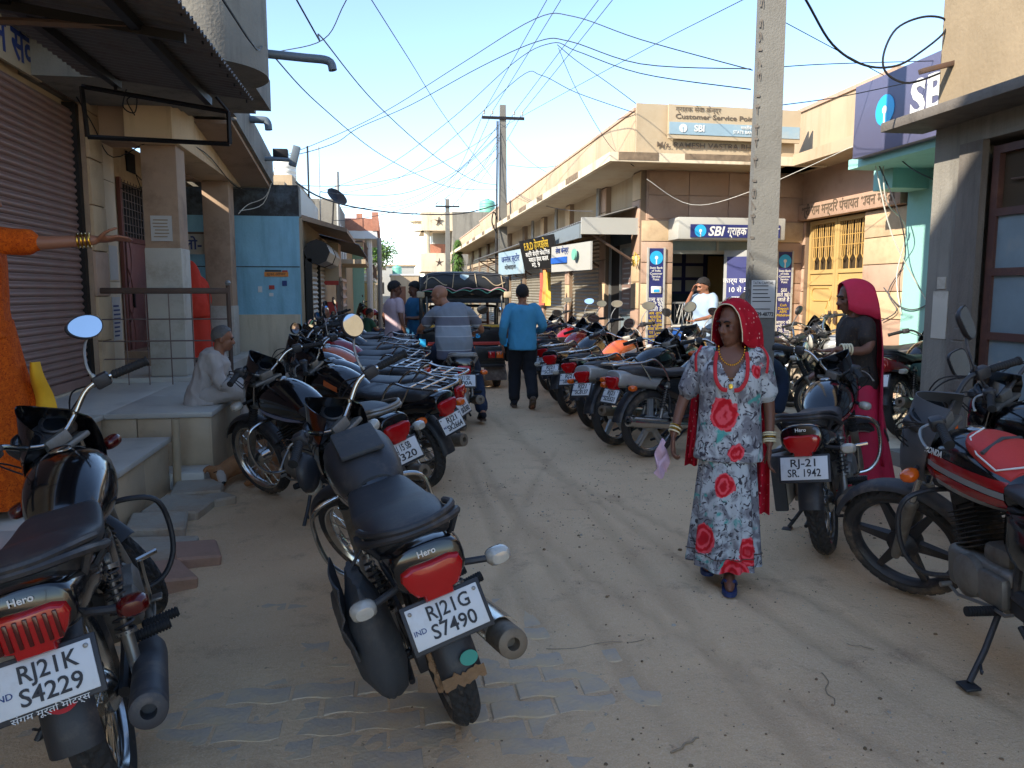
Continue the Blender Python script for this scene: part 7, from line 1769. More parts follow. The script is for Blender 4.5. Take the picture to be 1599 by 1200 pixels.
def patterned(name, ground_cols, blobs=(), noise_scale=14, spots=None, teal=None):
    """printed cloth: mottled ground, optional teal sprays, red roses at given object-space points"""
    m = bpy.data.materials.new(name); MATS[name] = m; m.use_nodes = True
    nt = m.node_tree; N = nt.nodes; L = nt.links; b = N['Principled BSDF']; b.inputs['Roughness'].default_value = .85; b.inputs['Specular IOR Level'].default_value = .2
    tc = N.new('ShaderNodeTexCoord')
    def nz(scale, det=4, dist=0.0):
        n = N.new('ShaderNodeTexNoise'); n.inputs['Scale'].default_value = scale; n.inputs['Detail'].default_value = det; n.inputs['Distortion'].default_value = dist
        L.new(tc.outputs['Object'], n.inputs['Vector']); return n.outputs['Fac']
    def rng(src, a, c, lo=0., hi=1.):
        r = N.new('ShaderNodeMapRange'); r.inputs['From Min'].default_value = a; r.inputs['From Max'].default_value = c; r.inputs['To Min'].default_value = lo; r.inputs['To Max'].default_value = hi
        L.new(src, r.inputs['Value']); return r.outputs['Result']
    def mx(f, A, B):
        x = N.new('ShaderNodeMix'); x.data_type = 'RGBA'
        if isinstance(f, float): x.inputs['Factor'].default_value = f
        else: L.new(f, x.inputs['Factor'])
        for s_, q in (('A', A), ('B', B)):
            if isinstance(q, str): x.inputs[s_].default_value = (*C(q), 1)
            else: L.new(q, x.inputs[s_])
        return x.outputs['Result']
    c = mx(rng(nz(noise_scale, 3, 1.5), .42, .56), ground_cols[0], ground_cols[1])
    if len(ground_cols) > 2: c = mx(rng(nz(noise_scale*2.2, 2, 2.5), .56, .62), c, ground_cols[2])
    if teal: c = mx(rng(nz(6.5, 5, 2.0), .60, .68), c, teal)
    for (p, r, cr) in blobs:
        d = N.new('ShaderNodeVectorMath'); d.operation = 'DISTANCE'; L.new(tc.outputs['Object'], d.inputs[0]); d.inputs[1].default_value = p
        n2 = nz(22, 2, .5)
        ad = N.new('ShaderNodeMath'); ad.operation = 'MULTIPLY_ADD'; L.new(n2, ad.inputs[0]); ad.inputs[1].default_value = r*.55; L.new(d.outputs['Value'], ad.inputs[2])
        mask = rng(ad.outputs[0], r*1.28, r*1.22)
        w = N.new('ShaderNodeTexWave'); w.wave_type = 'RINGS'; w.rings_direction = 'SPHERICAL'; w.inputs['Scale'].default_value = .85/r; w.inputs['Distortion'].default_value = 5; w.inputs['Detail'].default_value = 2; w.inputs['Detail Scale'].default_value = 2.0
        mp = N.new('ShaderNodeMapping'); mp.inputs['Location'].default_value = tuple(-q for q in p); L.new(tc.outputs['Object'], mp.inputs['Vector']); L.new(mp.outputs['Vector'], w.inputs['Vector'])
        rose = mx(rng(w.outputs['Fac'], .35, .85), '#bb1a25', '#dc4f59')
        rose = mx(rng(d.outputs['Value'], r*.5, 0.), rose, '#97121f')
        c = mx(mask, c, rose)
    if spots:
        v = N.new('ShaderNodeTexVoronoi'); v.inputs['Scale'].default_value = spots[1]; L.new(tc.outputs['Object'], v.inputs['Vector'])
        c = mx(rng(v.outputs['Distance'], spots[2], spots[2]*.6), c, spots[0])
    L.new(c, b.inputs['Base Color'])
    bp = N.new('ShaderNodeBump'); bp.inputs['Strength'].default_value = .2; bp.inputs['Distance'].default_value = .02; L.new(nz(16, 4), bp.inputs['Height']); L.new(bp.outputs['Normal'], b.inputs['Normal'])
    return m

JOBS = []; CUT = {}; WRINKLE = {}
def remeshed(mb, name, m, parent, voxel=.009, smooth=6, fac=.5):
    o = mb.build(name, m, parent, 0)
    r_ = o.modifiers.new('r', 'REMESH'); r_.mode = 'VOXEL'; r_.voxel_size = voxel; r_.use_smooth_shade = True
    s_ = o.modifiers.new('s', 'SMOOTH'); s_.iterations = smooth; s_.factor = fac
    JOBS.append(o); return o
def flush_jobs():
    bpy.context.view_layer.update()
    dg = bpy.context.evaluated_depsgraph_get()
    res = [(o, bpy.data.meshes.new_from_object(o.evaluated_get(dg))) for o in JOBS]
    for o, me in res:
        o.modifiers.clear(); old = o.data; me.name = old.name; o.data = me
        if o.name in CUT:
            bm = bmesh.new(); bm.from_mesh(me); bmesh.ops.delete(bm, geom=[v_ for v_ in bm.verts if CUT[o.name](v_.co)], context='VERTS'); bm.to_mesh(me); bm.free()
        if o.name in WRINKLE:
            amp, sc_ = WRINKLE[o.name]; sd = len(me.vertices) % 97; nv = len(me.vertices)
            co = [0.0]*(nv*3); no = [0.0]*(nv*3); me.vertices.foreach_get('co', co); me.vertices.foreach_get('normal', no)
            for i in range(0, nv*3, 3):
                x, y, z = co[i], co[i+1], co[i+2]
                n1 = noise.noise((x*sc_+sd, y*sc_, z*sc_*.55)); n2 = noise.noise((x*sc_*2.1, y*sc_*2.1+sd, z*sc_*1.4+x*8)); a = amp*((1-abs(n1)*2.4)*.7+.4*n2)
                co[i] += no[i]*a; co[i+1] += no[i+1]*a; co[i+2] += no[i+2]*a
            me.vertices.foreach_set('co', co)
            me.update()
        me.shade_smooth()
    JOBS.clear()
def ell(mb, c, r, n=14, basis=None):
    c = Vector(c); rr = []
    for i in range(n//2+1):
        t = -PI/2+PI*i/(n//2); ring = []
        for j in range(n):
            a = 2*PI*j/n; p = Vector((r[0]*math.cos(t)*math.cos(a), r[1]*math.cos(t)*math.sin(a), r[2]*math.sin(t)))
            if abs(math.cos(t)) < 1e-6: p = Vector((r[0]*.02*math.cos(a), r[1]*.02*math.sin(a), r[2]*math.sin(t)))
            ring.append(c + (basis @ p if basis is not None else p))
        rr.append(ring)
    mb.rings(rr)
def limb(mb, pts, rad, n=12, sub=4):
    P = smoothpath(pts, sub); Rr = [q.x for q in smoothpath([(r_, 0, 0) for r_ in rad], sub)]
    a = (P[0]-P[1]).normalized(); b = (P[-1]-P[-2]).normalized()
    P = [P[0]+a*Rr[0]*.8] + P + [P[-1]+b*Rr[-1]*.8]; Rr = [Rr[0]*.4] + Rr + [Rr[-1]*.4]
    mb.tube(P, Rr, n)
def stack(mb, secs, n=20, e=2.3, right=Vector((1,0,0)), sub=3):
    """torso / skirt: secs of (centre, half width, half depth); rings stay across the spine"""
    P = smoothpath([s_[0] for s_ in secs], sub); A = smoothpath([(s_[1], s_[2], 0) for s_ in secs], sub)
    rr = []
    for i, p in enumerate(P):
        t = (P[min(i+1, len(P)-1)]-P[max(i-1, 0)]).normalized(); x = (right-t*right.dot(t)).normalized(); y = t.cross(x)
        rr.append([p+x*A[i].x*math.copysign(abs(math.cos(q))**(2/e), math.cos(q))+y*A[i].y*math.copysign(abs(math.sin(q))**(2/e), math.sin(q)) for q in [2*PI*k/n for k in range(n)]])
    mb.rings(rr)
def basis_from(fwd, upv=(0,0,1)):
    f = Vector(fwd).normalized(); x = f.cross(Vector(upv)).normalized(); u = x.cross(f)
    return Matrix((x, f, u)).transposed()
def head_mesh(mb, c, fwd, s=1.0, upv=(0,0,1), neck=None):
    B = basis_from(fwd, upv); c = Vector(c)
    def q(x, y, z): return c + B @ (Vector((x, y, z))*s)
    ell(mb, q(0, -.012, .03), (.074*s, .094*s, .088*s), 18, B); ell(mb, q(0, .020, -.035), (.060*s, .072*s, .082*s), 16, B); ell(mb, q(0, .052, -.085), (.033*s, .030*s, .026*s), 12, B)
    ell(mb, q(0, .078, .028), (.050*s, .014*s, .014*s), 12, B)
    limb(mb, [q(0, .082, .015), q(0, .098, -.012), q(0, .106, -.026)], [.009*s, .012*s, .015*s], 8, 2); ell(mb, q(.013, .094, -.030), (.010*s, .012*s, .009*s), 8, B); ell(mb, q(-.013, .094, -.030), (.010*s, .012*s, .009*s), 8, B)
    ell(mb, q(0, .086, -.054), (.024*s, .010*s, .006*s), 10, B); ell(mb, q(0, .084, -.066), (.021*s, .010*s, .007*s), 10, B)
    for sx in (-1, 1):
        ell(mb, q(sx*.037, .062, -.020), (.022*s, .022*s, .022*s), 10, B); ell(mb, q(sx*.076, -.012, -.008), (.010*s, .020*s, .034*s), 10, B)
    if neck is not None: limb(mb, [q(0, -.02, -.03), (q(0, -.02, -.09)+Vector(neck))/2, Vector(neck)], [.052*s, .052*s, .062*s], 12, 3)
    return B
def face_bits(c, fwd, parent, s=1.0, upv=(0,0,1), moustache=False, brow='hair_black'):
    B = basis_from(fwd, upv); c = Vector(c)
    def q(x, y, z): return c + B @ (Vector((x, y, z))*s)
    for sx in (-1, 1):
        mb = MB(); ell(mb, q(sx*.030, .078, .004), (.0135*s, .007*s, .0065*s), 10, B); mb.build('eye', 'eye_dark', parent)
        mb = MB(); limb(mb, [q(sx*.014, .092, .024), q(sx*.032, .090, .030), q(sx*.050, .078, .024)], [.004*s, .005*s, .003*s], 6, 2); mb.build('eyebrow', brow, parent)
    mb = MB(); ell(mb, q(0, .0945, -.060), (.020*s, .004*s, .0025*s), 8, B); mb.build('mouth', 'skin_dusky', parent)
    if moustache:
        mb = MB(); limb(mb, [q(-.028, .088, -.048), q(0, .098, -.043), q(.028, .088, -.048)], [.005*s, .008*s, .005*s], 8, 3); mb.build('moustache', brow, parent)
def hair_mesh(parent, c, fwd, m, s=1.0, upv=(0,0,1), cut=.0, thick=1.06, name='hair'):
    """cap of hair over the skull: upper/back part of an ellipsoid, jittered"""
    B = basis_from(fwd, upv); c = Vector(c); mb = MB(); rr = []
    n = 30; k = 12
    for i in range(k+1):
        t = PI/2 - i/k*PI*.76; ring = []
        for j in range(n):
            a = 2*PI*j/n; front = math.sin(a)
            sd_ = abs(math.cos(a)); tt = PI/2-(i/k)*(PI*(.76-.20*max(0, sd_-.5)/.5)) if front < 0 else PI/2-(i/k)*(PI*(.76-.20*max(0, sd_-.5)/.5)-front*PI*(.42+cut))
            p = Vector((.079*math.cos(tt)*math.cos(a), .099*math.cos(tt)*math.sin(a), .094*math.sin(tt)))*thick
            p += Vector((0, -.012, .03)); p *= 1+.05*noise.noise((math.cos(a)*5, math.sin(a)*5, tt*5))
            ring.append(c + B @ (p*s))
        rr.append(ring)
    mb.rings(rr, caps=True); return mb.build(name, m, parent, 70)
def hand_mesh(mb, wrist, d, nrm, side, curl=.5, s=1.0, spread=.25):
    """palm, four unequal fingers and a thumb. d: towards fingertips, nrm: out of the back of the hand, side: +1 thumb on +x of (d x nrm)"""
    w = Vector(wrist); d = Vector(d).normalized(); nrm = Vector(nrm); nrm = (nrm-d*nrm.dot(d)).normalized(); x = d.cross(nrm)*side
    ell(mb, w+d*.045*s, (.040*s, .052*s, .015*s), 12, Matrix((x, d, nrm)).transposed())
    for k, (o, L_) in enumerate(((.027, .072), (.009, .080), (-.010, .074), (-.028, .058))):
        p = w+d*.085*s+x*o*s; dd = (d+x*spread*o*4).normalized(); pts = [p-dd*.02*s, p]
        for j, f in enumerate((.42, .33, .25)):
            ang = curl*(0.45+0.35*j); dd = (Matrix.Rotation(-ang, 3, x*side) @ dd) if side > 0 else (Matrix.Rotation(ang, 3, x*side) @ dd)
            pts.append(pts[-1]+dd*L_*f*s)
        limb(mb, pts, [.0085*s, .0088*s, .0082*s, .0075*s, .0062*s], 8, 2)
    p = w+d*.022*s+x*.026*s; limb(mb, [p, p+(x*.75+d*.6)*.032*s-nrm*.008*s, p+(x*.8+d*1.0)*.048*s-nrm*.018*s, p+(x*.75+d*1.5)*.058*s-nrm*.026*s], [.0125*s, .0105*s, .0095*s, .0075*s], 8, 2)
def foot_mesh(mb, ankle, d, s=1.0):
    a = Vector(ankle); d = Vector(d).normalized()
    limb(mb, [a+Vector((0,0,.02)), a-d*.02*s+Vector((0,0,-.03)), a+d*.06*s+Vector((0,0,-.042)), a+d*.13*s+Vector((0,0,-.052)), a+d*.165*s+Vector((0,0,-.055))], [.036*s, .036*s, .034*s, .030*s, .020*s], 10, 3)
def person(label, x, y, z, rz, group=None): return thing('person', label, 'person', (x, y, z), R(rz), group)
V = Vector
def std_body(p, m, J, voxel=.010, s=1.0, hands=True, feet=True):
    """J: joints. one continuous skin mesh"""
    mb = MB()
    head_mesh(mb, J['head'], J['face'], s*J.get('hs', 1.0), J.get('hup', (0,0,1)), J['neck'])
    stack(mb, [(V(J['pelvis'])+V((0,0,-.07)), .12, .09), (J['pelvis'], .145, .10), ((V(J['pelvis'])+V(J['chest']))/2, .125, .09), (J['chest'], .15, .10), ((V(J['chest'])+V(J['neck']))/2+V((0,0,.02)), .15, .085), (J['neck'], .06, .055)], right=V(J.get('right', (1,0,0))))
    for q in 'LR':
        cm = (V(J['chest'])+V(J['neck']))/2; limb(mb, [V(J['sh'+q]).lerp(cm, .5), V(J['sh'+q]).lerp(cm, .07)+V((0,0,-.022)), J['el'+q], J['wr'+q]], [.05*s, .047*s, .036*s, .024*s])
        limb(mb, [J['hip'+q], J['kn'+q], J['an'+q]], [.080*s, .052*s, .036*s])
        if hands and ('hd'+q) in J: hand_mesh(mb, J['wr'+q], J['hd'+q], J['hn'+q], J.get('ht'+q, 1 if q == 'R' else -1), J.get('cu'+q, .5), s)
        if feet: foot_mesh(mb, J['an'+q], J.get('ft'+q, (0, 1, 0)), s)
    return remeshed(mb, 'body', m, p, voxel, 4)
def shirt(p, m, J, sleeve=.45, hem=-.10, puff=.022, voxel=.010, wid=0.0, name='shirt', hemw=.0, smooth=3):
    mb = MB(); pv = V(J['pelvis'])
    stack(mb, [(pv+V((0,0,hem)), .155+puff+hemw, .115+puff+hemw*.7), (pv, .150+puff+wid, .108+puff), ((pv+V(J['chest']))/2, .142+puff+wid, .10+puff), (J['chest'], .158+puff, .108+puff), ((V(J['chest'])+V(J['neck']))/2+V((0,0,.02)), .160+puff, .090+puff), (V(J['neck'])+V((0,0,-.012)), .085, .075)], right=V(J.get('right', (1,0,0))))
    for q in 'LR':
        sh, el_, wr = V(J['sh'+q]), V(J['el'+q]), V(J['wr'+q])
        cm = (V(J['chest'])+V(J['neck']))/2; s0 = sh.lerp(cm, .5)+V((0,0,-.005)); s1 = sh.lerp(cm, .07)+V((0,0,-.022))
        if sleeve <= 1: pts = [s0, s1, s1.lerp(el_, sleeve)]; rad = [.062, .054+puff*.3, .052+puff*.35]
        else: pts = [s0, s1, el_, el_.lerp(wr, sleeve-1)]; rad = [.062, .054+puff*.3, .046+puff*.35, .034+puff*.3]
        limb(mb, pts, rad)
    o = remeshed(mb, name, m, p, voxel, smooth); WRINKLE[o.name] = (.009, 8.5)
    return o
def trousers(p, m, J, upto=1.0, r=(.105, .080, .070), voxel=.010, name='trousers'):
    mb = MB(); pv = V(J['pelvis'])
    stack(mb, [(pv+V((0,0,-.10)), .150, .115), (pv, .158, .115), (pv+V((0,0,.06)), .150, .108)], right=V(J.get('right', (1,0,0))))
    for q in 'LR':
        h, k, a = V(J['hip'+q]), V(J['kn'+q]), V(J['an'+q])
        if upto <= 1: limb(mb, [h, h.lerp(k, upto)], [r[0], r[1]])
        else: limb(mb, [h, k, k.lerp(a, upto-1)], list(r))
    o = remeshed(mb, name, m, p, voxel, 3); WRINKLE[o.name] = (.008, 9.0); return o
def shoe(p, ankle, d, m, sole='sole_brown', slip=False):
    a = V(ankle); d = V(d).normalized(); x = d.cross(V((0,0,1))).normalized()
    mb = MB(); rr = []
    for t, w in ((-.075, .022), (-.06, .034), (0, .036), (.07, .042), (.14, .044), (.18, .032), (.195, .012)):
        c = a+d*t+V((0,0,-.088)); rr.append([c-x*w+V((0,0,0)), c+x*w, c+x*w+V((0,0,.022)), c-x*w+V((0,0,.022))])
    mb.rings(rr); o = mb.build('slipper' if slip else 'shoe', m if slip else sole, p, 40)
    if slip:
        for sx in (-1, 1): mb = MB(); limb(mb, [a+d*.145+V((0,0,-.045)), a+d*.10+x*sx*.03+V((0,0,-.030)), a+d*.04+x*sx*.044+V((0,0,-.068))], [.007, .009, .007], 6, 3); mb.build('strap', m, o)
    else:
        mb = MB(); limb(mb, [a-d*.05+V((0,0,-.03)), a+V((0,0,-.02)), a+d*.08+V((0,0,-.042)), a+d*.15+V((0,0,-.055))], [.038, .044, .042, .034], 10, 3); mb.build('upper', m, o)

STAND = dict(pelvis=V((0,0,.92)), chest=V((0,0,1.22)), neck=V((0,-.01,1.40)), head=V((0,.015,1.53)), face=(0,1,0), shL=V((-.17,0,1.36)), shR=V((.17,0,1.36)), elL=V((-.22,-.03,1.09)), elR=V((.22,-.03,1.09)), wrL=V((-.22,.03,.85)), wrR=V((.22,.03,.85)),
             hipL=V((-.09,0,.88)), hipR=V((.09,0,.88)), knL=V((-.10,.02,.48)), knR=V((.10,.02,.48)), anL=V((-.10,-.01,.10)), anR=V((.10,-.01,.10)), hdL=(0,.1,-1), hdR=(0,.1,-1), hnL=(-1,0,0), hnR=(1,0,0))
def pose(**k):
    d = {a: (V(b) if not isinstance(b, (int, float)) else b) for a, b in STAND.items()}; d.update({a: (V(b) if isinstance(b, tuple) else b) for a, b in k.items()}); return d

# ---------------------------------------------------------------- woman in the floral dress, walking this way
patterned('floral_kurta', ['#77767c', '#b6babd', '#46424a'], [((.035, .17, .93), .095, 0), ((-.17, .10, 1.16), .055, 0), ((.20, .12, .86), .06, 0), ((-.05, .18, .735), .06, 0)], 9, teal='#4f9a94')
patterned('floral_skirt', ['#737278', '#b0b5b8', '#423e44'], [((.02, .18, .56), .07, 0), ((.14, .17, .27), .085, 0), ((-.13, .16, .22), .075, 0), ((-.05, .20, .10), .09, 0)], 8.5, teal='#4f9a94')
w1 = person('woman in grey floral dress with red roses and a red dotted veil on the sand', 1.70, 3.66, 0.0, 180-24)
w1.scale = (.84, .88, .965)
J = pose(pelvis=(0,0,.84), chest=(0,.01,1.10), neck=(0,-.005,1.265), head=(0,.02,1.385), face=(.62,.72,-.12), shL=(-.165,0,1.225), shR=(.165,0,1.225), elR=(.27,-.02,.99), wrR=(.325,.075,.80), elL=(-.225,-.04,.98), wrL=(-.235,.03,.765),
         hipL=(-.085,0,.80), hipR=(.085,0,.80), knL=(-.075,.06,.43), knR=(.09,-.02,.43), anL=(-.03,.10,.10), anR=(.10,-.14,.12), hdR=(.05,.25,-1), hnR=(1,.15,0), hdL=(0,.08,-1), hnL=(-1,0.1,0), cuR=.95, cuL=.5, hs=.97)
std_body(w1, 'skin_dusky', J, .0065)
face_bits(J['head'], J['face'], w1, .97)
# kurta
mb = MB()
stack(mb, [(V((0,.0,.675)), .205, .150), (V((0,0,.76)), .195, .145), (V((0,0,.86)), .185, .135), (V((0,.0,.98)), .178, .125), (V((0,.012,1.10)), .182, .132), (V((0,0,1.18)), .160, .100), (V((0,-.005,1.235)), .085, .070)])
for q, sh, el_ in (('L', J['shL'], J['elL']), ('R', J['shR'], J['elR'])): limb(mb, [V(sh).lerp(V((0,0,1.2)), .5), V(sh)+V((0,0,-.025)), V(sh).lerp(V(el_), .45), V(sh).lerp(V(el_), .84)], [.06, .058, .061, .063])
ku = remeshed(mb, 'kurta', 'floral_kurta', w1, .008, 3); WRINKLE[ku.name] = (.006, 8.0); CUT[ku.name] = lambda c: c.z > 1.10+abs(c.x)*1.55 and c.y > -.02 and abs(c.x) < .09
# gathered skirt with folds
def skirt_mesh(z0, z1, w0, d0, w1_, d1, folds, amp, n=96, cx=0.0, cy=0.0, k=14):
    mb = MB(); rr = []
    for i in range(k+1):
        t = i/k; z = z1+(z0-z1)*t; w = w1_+(w0-w1_)*t; d = d1+(d0-d1)*t; ring = []
        for j in range(n):
            a = 2*PI*j/n; f = 1+amp*t*(math.sin(folds*a+1.3*math.sin(3*a))*.6+.4*math.sin(folds*.5*a+2))
            ring.append((cx*t+w*f*math.cos(a), cy*t+d*f*math.sin(a), z+.006*math.sin(a*3)*t))
        rr.append(ring)
    # hem turned inside
    rr.append([(p[0]*.97, p[1]*.97, p[2]+.004) for p in rr[-1]])
    mb.rings(rr, caps=False); return mb
skirt_mesh(.115, .86, .208, .192, .150, .115, 11, .19, cy=.03).build('skirt', 'floral_skirt', w1, 80)
mb = MB(); n = 60; ring = [(.2075*(1+.175*(math.sin(11*a+1.3*math.sin(3*a))*.6+.4*math.sin(5.5*a+2)))*math.cos(a), .03+.1925*(1+.175*(math.sin(11*a+1.3*math.sin(3*a))*.6+.4*math.sin(5.5*a+2)))*math.sin(a), .185+.006*math.sin(a*3)) for a in [2*PI*i/n for i in range(n)]]
mb.tube(ring, .0025, 4, closed=True); mb.build('hem_seam', 'hair_stubble', w1)
# red yoke trim on the kurta front
for sx in (-1, 1):
    mb = MB(); mb.tube(smoothpath([(sx*.085,.075,1.245), (sx*.092,.122,1.18), (sx*.085,.150,1.11), (sx*.055,.160,1.065), (sx*.02,.158,1.055)], 5), .011, 6, flat=.35); mb.build('neck_trim', 'floral_trim', ku)
    mb = MB(); mb.tube(smoothpath([(sx*.175,.03,1.27), (sx*.205,.065,1.22), (sx*.20,.085,1.14)], 4), .010, 6, flat=.5); mb.build('shoulder_trim', 'floral_trim', ku)
# veil over the head falling behind the shoulders
def veil(parent, name, m, c, fwd, drop, width, back=.10, s=1.0, open_=.50, side_l=.10, ripple=.012, lean=0.0):
    """c head centre; a hood open at the face which runs into a long cloth down the back"""
    B = basis_from(fwd); c = V(c); mb = MB(); bk = -V((fwd[0], fwd[1], 0)).normalized()
    nb = V(J.get('vback', (0,-1,0))).normalized(); xr = V((1,0,0))
    rows = []; nh = 16; nd = 22; nu = 30
    for i in range(nh+1):                                   # hood: arcs from ear to ear going from brow to nape
        t = i/nh; el_ = R(72)-t*R(150)                      # elevation of arc apex seen from the side
        row = []
        for j in range(nu+1):
            a = PI*(j/nu)
            p = V((.098*math.cos(a)*(1+.10*t), (.112*math.sin(el_*-1+R(5))*math.sin(a)*-1 if False else 0), 0))
            apex = V((0, .098*math.cos(PI/2-el_)*-1 if False else .105*math.sin(el_)*1.0 if False else 0, 0))
            y_ = .085-.205*t; top = .128*math.sqrt(max(.05, 1-((y_+.015)/.15)**2))
            lowz = -.10-.06*t
            z_ = lowz+(top-lowz)*math.sin(a)**.62
            x_ = (.090+.025*t)*math.copysign(abs(math.cos(a))**.8, math.cos(a))*(1+.14*(1-math.sin(a)))
            row.append(c + B @ (V((x_, y_+.025*(1-math.sin(a))*(-1), z_))*s) + V((0,0,ripple*.5*math.sin(j*1.1+i*.6)*(1-math.sin(a)))))
        rows.append(row)
    last = rows[-1]; z_top = max(p.z for p in last)
    for i in range(1, nd+1):
        t = i/nd; row = []
        for j in range(nu+1):
            u = -1+2*j/nu; p0 = last[nu-j] if False else last[j]
            tgt = V((c.x*0+lean*t, 0, 0)) + xr*(-u)*width*(.8+.35*t) + nb*(back+.045*math.cos(u*2.2)+ripple*2.2*math.sin(u*11+t*3)*t) + V((0,0,c.z-.10-drop*t-.03*math.sin(u*5)))
            k = min(1, t*3.2); k = k*k*(3-2*k)
            row.append(p0.lerp(tgt, k) if k < 1 else tgt)
        rows.append(row)
    vs_ = [p for r_ in rows for p in r_]; m_ = nu+1
    mb.add(vs_, [(i*m_+j, i*m_+j+1, (i+1)*m_+j+1, (i+1)*m_+j) for i in range(len(rows)-1) for j in range(nu)])
    o = mb.build(name, m, parent, 80)
    so = o.modifiers.new('t', 'SOLIDIFY'); so.thickness = .003
    return o, rows
patterned('bandhani', ['#a31124', '#b81c2e'], spots=('#dba6a2', 34, .20), noise_scale=7)
vl, vrows = veil(w1, 'veil', 'bandhani', V(J['head'])+V((0,0,.01)), (.50,.84,0), .62, .21, back=.145)
mb = MB(); mb.tube([p for p in vrows[0]], .0032, 5); mb.build('veil_border', 'ivory', vl)
# dotted swirl sewn on the veil
for k_ in range(46):
    t = k_/45; jj = int(9+7*math.sin(t*7)); ii = int(1+t*13)
    if jj < len(vrows[ii]):
        pt = vrows[ii][jj]; d = (pt-V(J['head'])).normalized(); mb = MB(); ell(mb, pt+d*.004, (.004, .004, .004), 6); mb.build('bead', 'ivory', vl)
# loose veil ends at the sides
for sx, z0, z1, yy in ((1, .95, .60, -.10), (-1, 1.12, .36, -.08)):
    mb = MB(); mb.sweep_sheet(lambda u, v: (sx*(.155+.075*u+.03*v), yy-.03*math.sin(u*8+v*3)-.03*v, z0+(z1-z0)*v+.05*u*(1-v)), 10, 16, thick=.003); mb.build('veil_end', 'bandhani', vl, 80)
# necklaces, bangles, purse, slippers
for r_, zz, yy, n_, rad in ((.075, 1.20, .085, 22, .0055), (.095, 1.135, .115, 26, .0035)):
    for i in range(n_):
        a = PI*(i/(n_-1)); mb = MB(); ell(mb, (r_*math.cos(a), .035+(yy-.02)*math.sin(a)**.7, zz+.07-.09*math.sin(a)), (rad, rad, rad), 6); mb.build('necklace_bead', 'gold', w1)
mb = MB(); mb.lathe([(.001, -.004), (.012, -.003), (.014, 0), (.012, .003), (.001, .004)], (.0, .150, 1.075), (0, 1, .2), 12); mb.build('pendant', 'gold', w1)
def bangles(p, el_, wr, n, r, m, t0=.72, st=.035, tube=.0045, name='bangle'):
    el_ = V(el_); wr = V(wr); d = (wr-el_).normalized(); u, w = frame_from(d)
    for i in range(n):
        c = el_.lerp(wr, t0+i*st); mb = MB(); mb.tube([c+(u*math.cos(2*PI*j/18)+w*math.sin(2*PI*j/18))*r for j in range(18)], tube, 6, closed=True); mb.build(name, m if isinstance(m, str) else m[i % len(m)], p)
bangles(w1, J['elR'], J['wrR'], 4, .034, ['gold', 'ivory', 'gold', 'ivory'], .78, .05)
bangles(w1, J['elL'], J['wrL'], 5, .036, ['ivory', 'ivory', 'gold', 'ivory', 'ivory'], .74, .05)
pr = thing('cloth_purse', 'pale pink folded plastic purse held in the hand of the woman in the floral dress', 'purse', (0,0,0)); pr.location = w1.location; pr.rotation_euler = w1.rotation_euler
mb = MB(); mb.sweep_sheet(lambda u, v: (.325+.03*(u-.5)*(1+1.2*v)+.012*math.sin(v*8+u*5), .095+.055*(u-.5)*(.6+v)+.01*math.sin(v*11), .735-.17*v+.02*math.sin(u*7)), 10, 14, thick=.006); mb.build('purse', 'purse_pink', pr, 70)
for q in 'LR': shoe(w1, J['an'+q], (0, 1, 0), 'slipper_blue', slip=True)

# ---------------------------------------------------------------- veiled woman at the 1942 motorcycle, facing left
w2 = person('woman in dark blouse and long magenta veil resting her hand on the 1942 motorcycle', 3.36, 5.12, 0.0, 82)
J2 = pose(pelvis=(0,0,.87), chest=(0,.03,1.16), neck=(0,.04,1.33), head=(0,.075,1.455), face=(.05,1,-.2), shL=(-.165,.03,1.285), shR=(.165,.03,1.285), elL=(-.24,.06,1.10), wrL=(-.25,.28,1.10), elR=(.20,-.02,1.04), wrR=(.16,.16,.92),
          hipL=(-.085,0,.83), hipR=(.085,0,.83), knL=(-.09,.03,.45), knR=(.09,.03,.45), hdL=(.05,1,-.12), hnL=(0,.1,1), hdR=(0,1,-.3), hnR=(0,.3,1), cuL=.35)
std_body(w2, 'skin_dusky', J2, .008)
face_bits(J2['head'], J2['face'], w2, 1.0)
shirt(w2, 'blouse_dark', J2, sleeve=.62, hem=-.06, puff=.012)
skirt_mesh(.06, .88, .30, .28, .16, .125, 12, .09).build('skirt', 'veil_magenta', w2, 80)
bangles(w2, J2['elL'], J2['wrL'], 4, .036, 'ivory', .55, .09, .007)
J['vback'] = (0,-1,0)
v2, r2 = veil(w2, 'veil', 'veil_magenta', V(J2['head'])+V((0,0,.01)), (.05,1,0), 1.12, .23, back=.10)
# ---------------------------------------------------------------- woman in orange with outstretched arm
patterned('orange_print', ['#c85a10', '#b54c0c', '#8f2f08'], noise_scale=30, spots=('#8a2d10', 60, .10))
w3 = person('woman in orange printed dress stretching out her arm with open palm by the shutter', -1.97, 4.12, 0.41, -80)
J3 = pose(face=(-.2,1,0), elR=(.20,.29,1.315), wrR=(.19,.56,1.335), hdR=(0,1,.12), hnR=(.25,.1,-1), htR=-1, cuR=.25, shR=(.16,.02,1.36), elL=(-.22,-.03,1.08))
std_body(w3, 'skin_tan', J3, .008)
shirt(w3, 'orange_print', J3, sleeve=.98, hem=-.05, puff=.02, hemw=.02)
skirt_mesh(.05, .95, .30, .29, .17, .14, 13, .10).build('skirt', 'orange_print', w3, 80)
mb = MB(); mb.sweep_sheet(lambda u, v: (-.02+.05*math.sin(u*3)+.02*math.sin(v*9), .20+.10*u*(.4+.9*v), .74-.34*v), 8, 14, thick=.004); mb.build('yellow_scarf', 'cloth_yellow', w3, 80)
veil(w3, 'veil', 'orange_print', V(J3['head'])+V((0,0,.01)), (-.2,1,0), .5, .15, back=.13)
bangles(w3, J3['elR'], J3['wrR'], 4, .033, 'gold', .72, .06, .005)
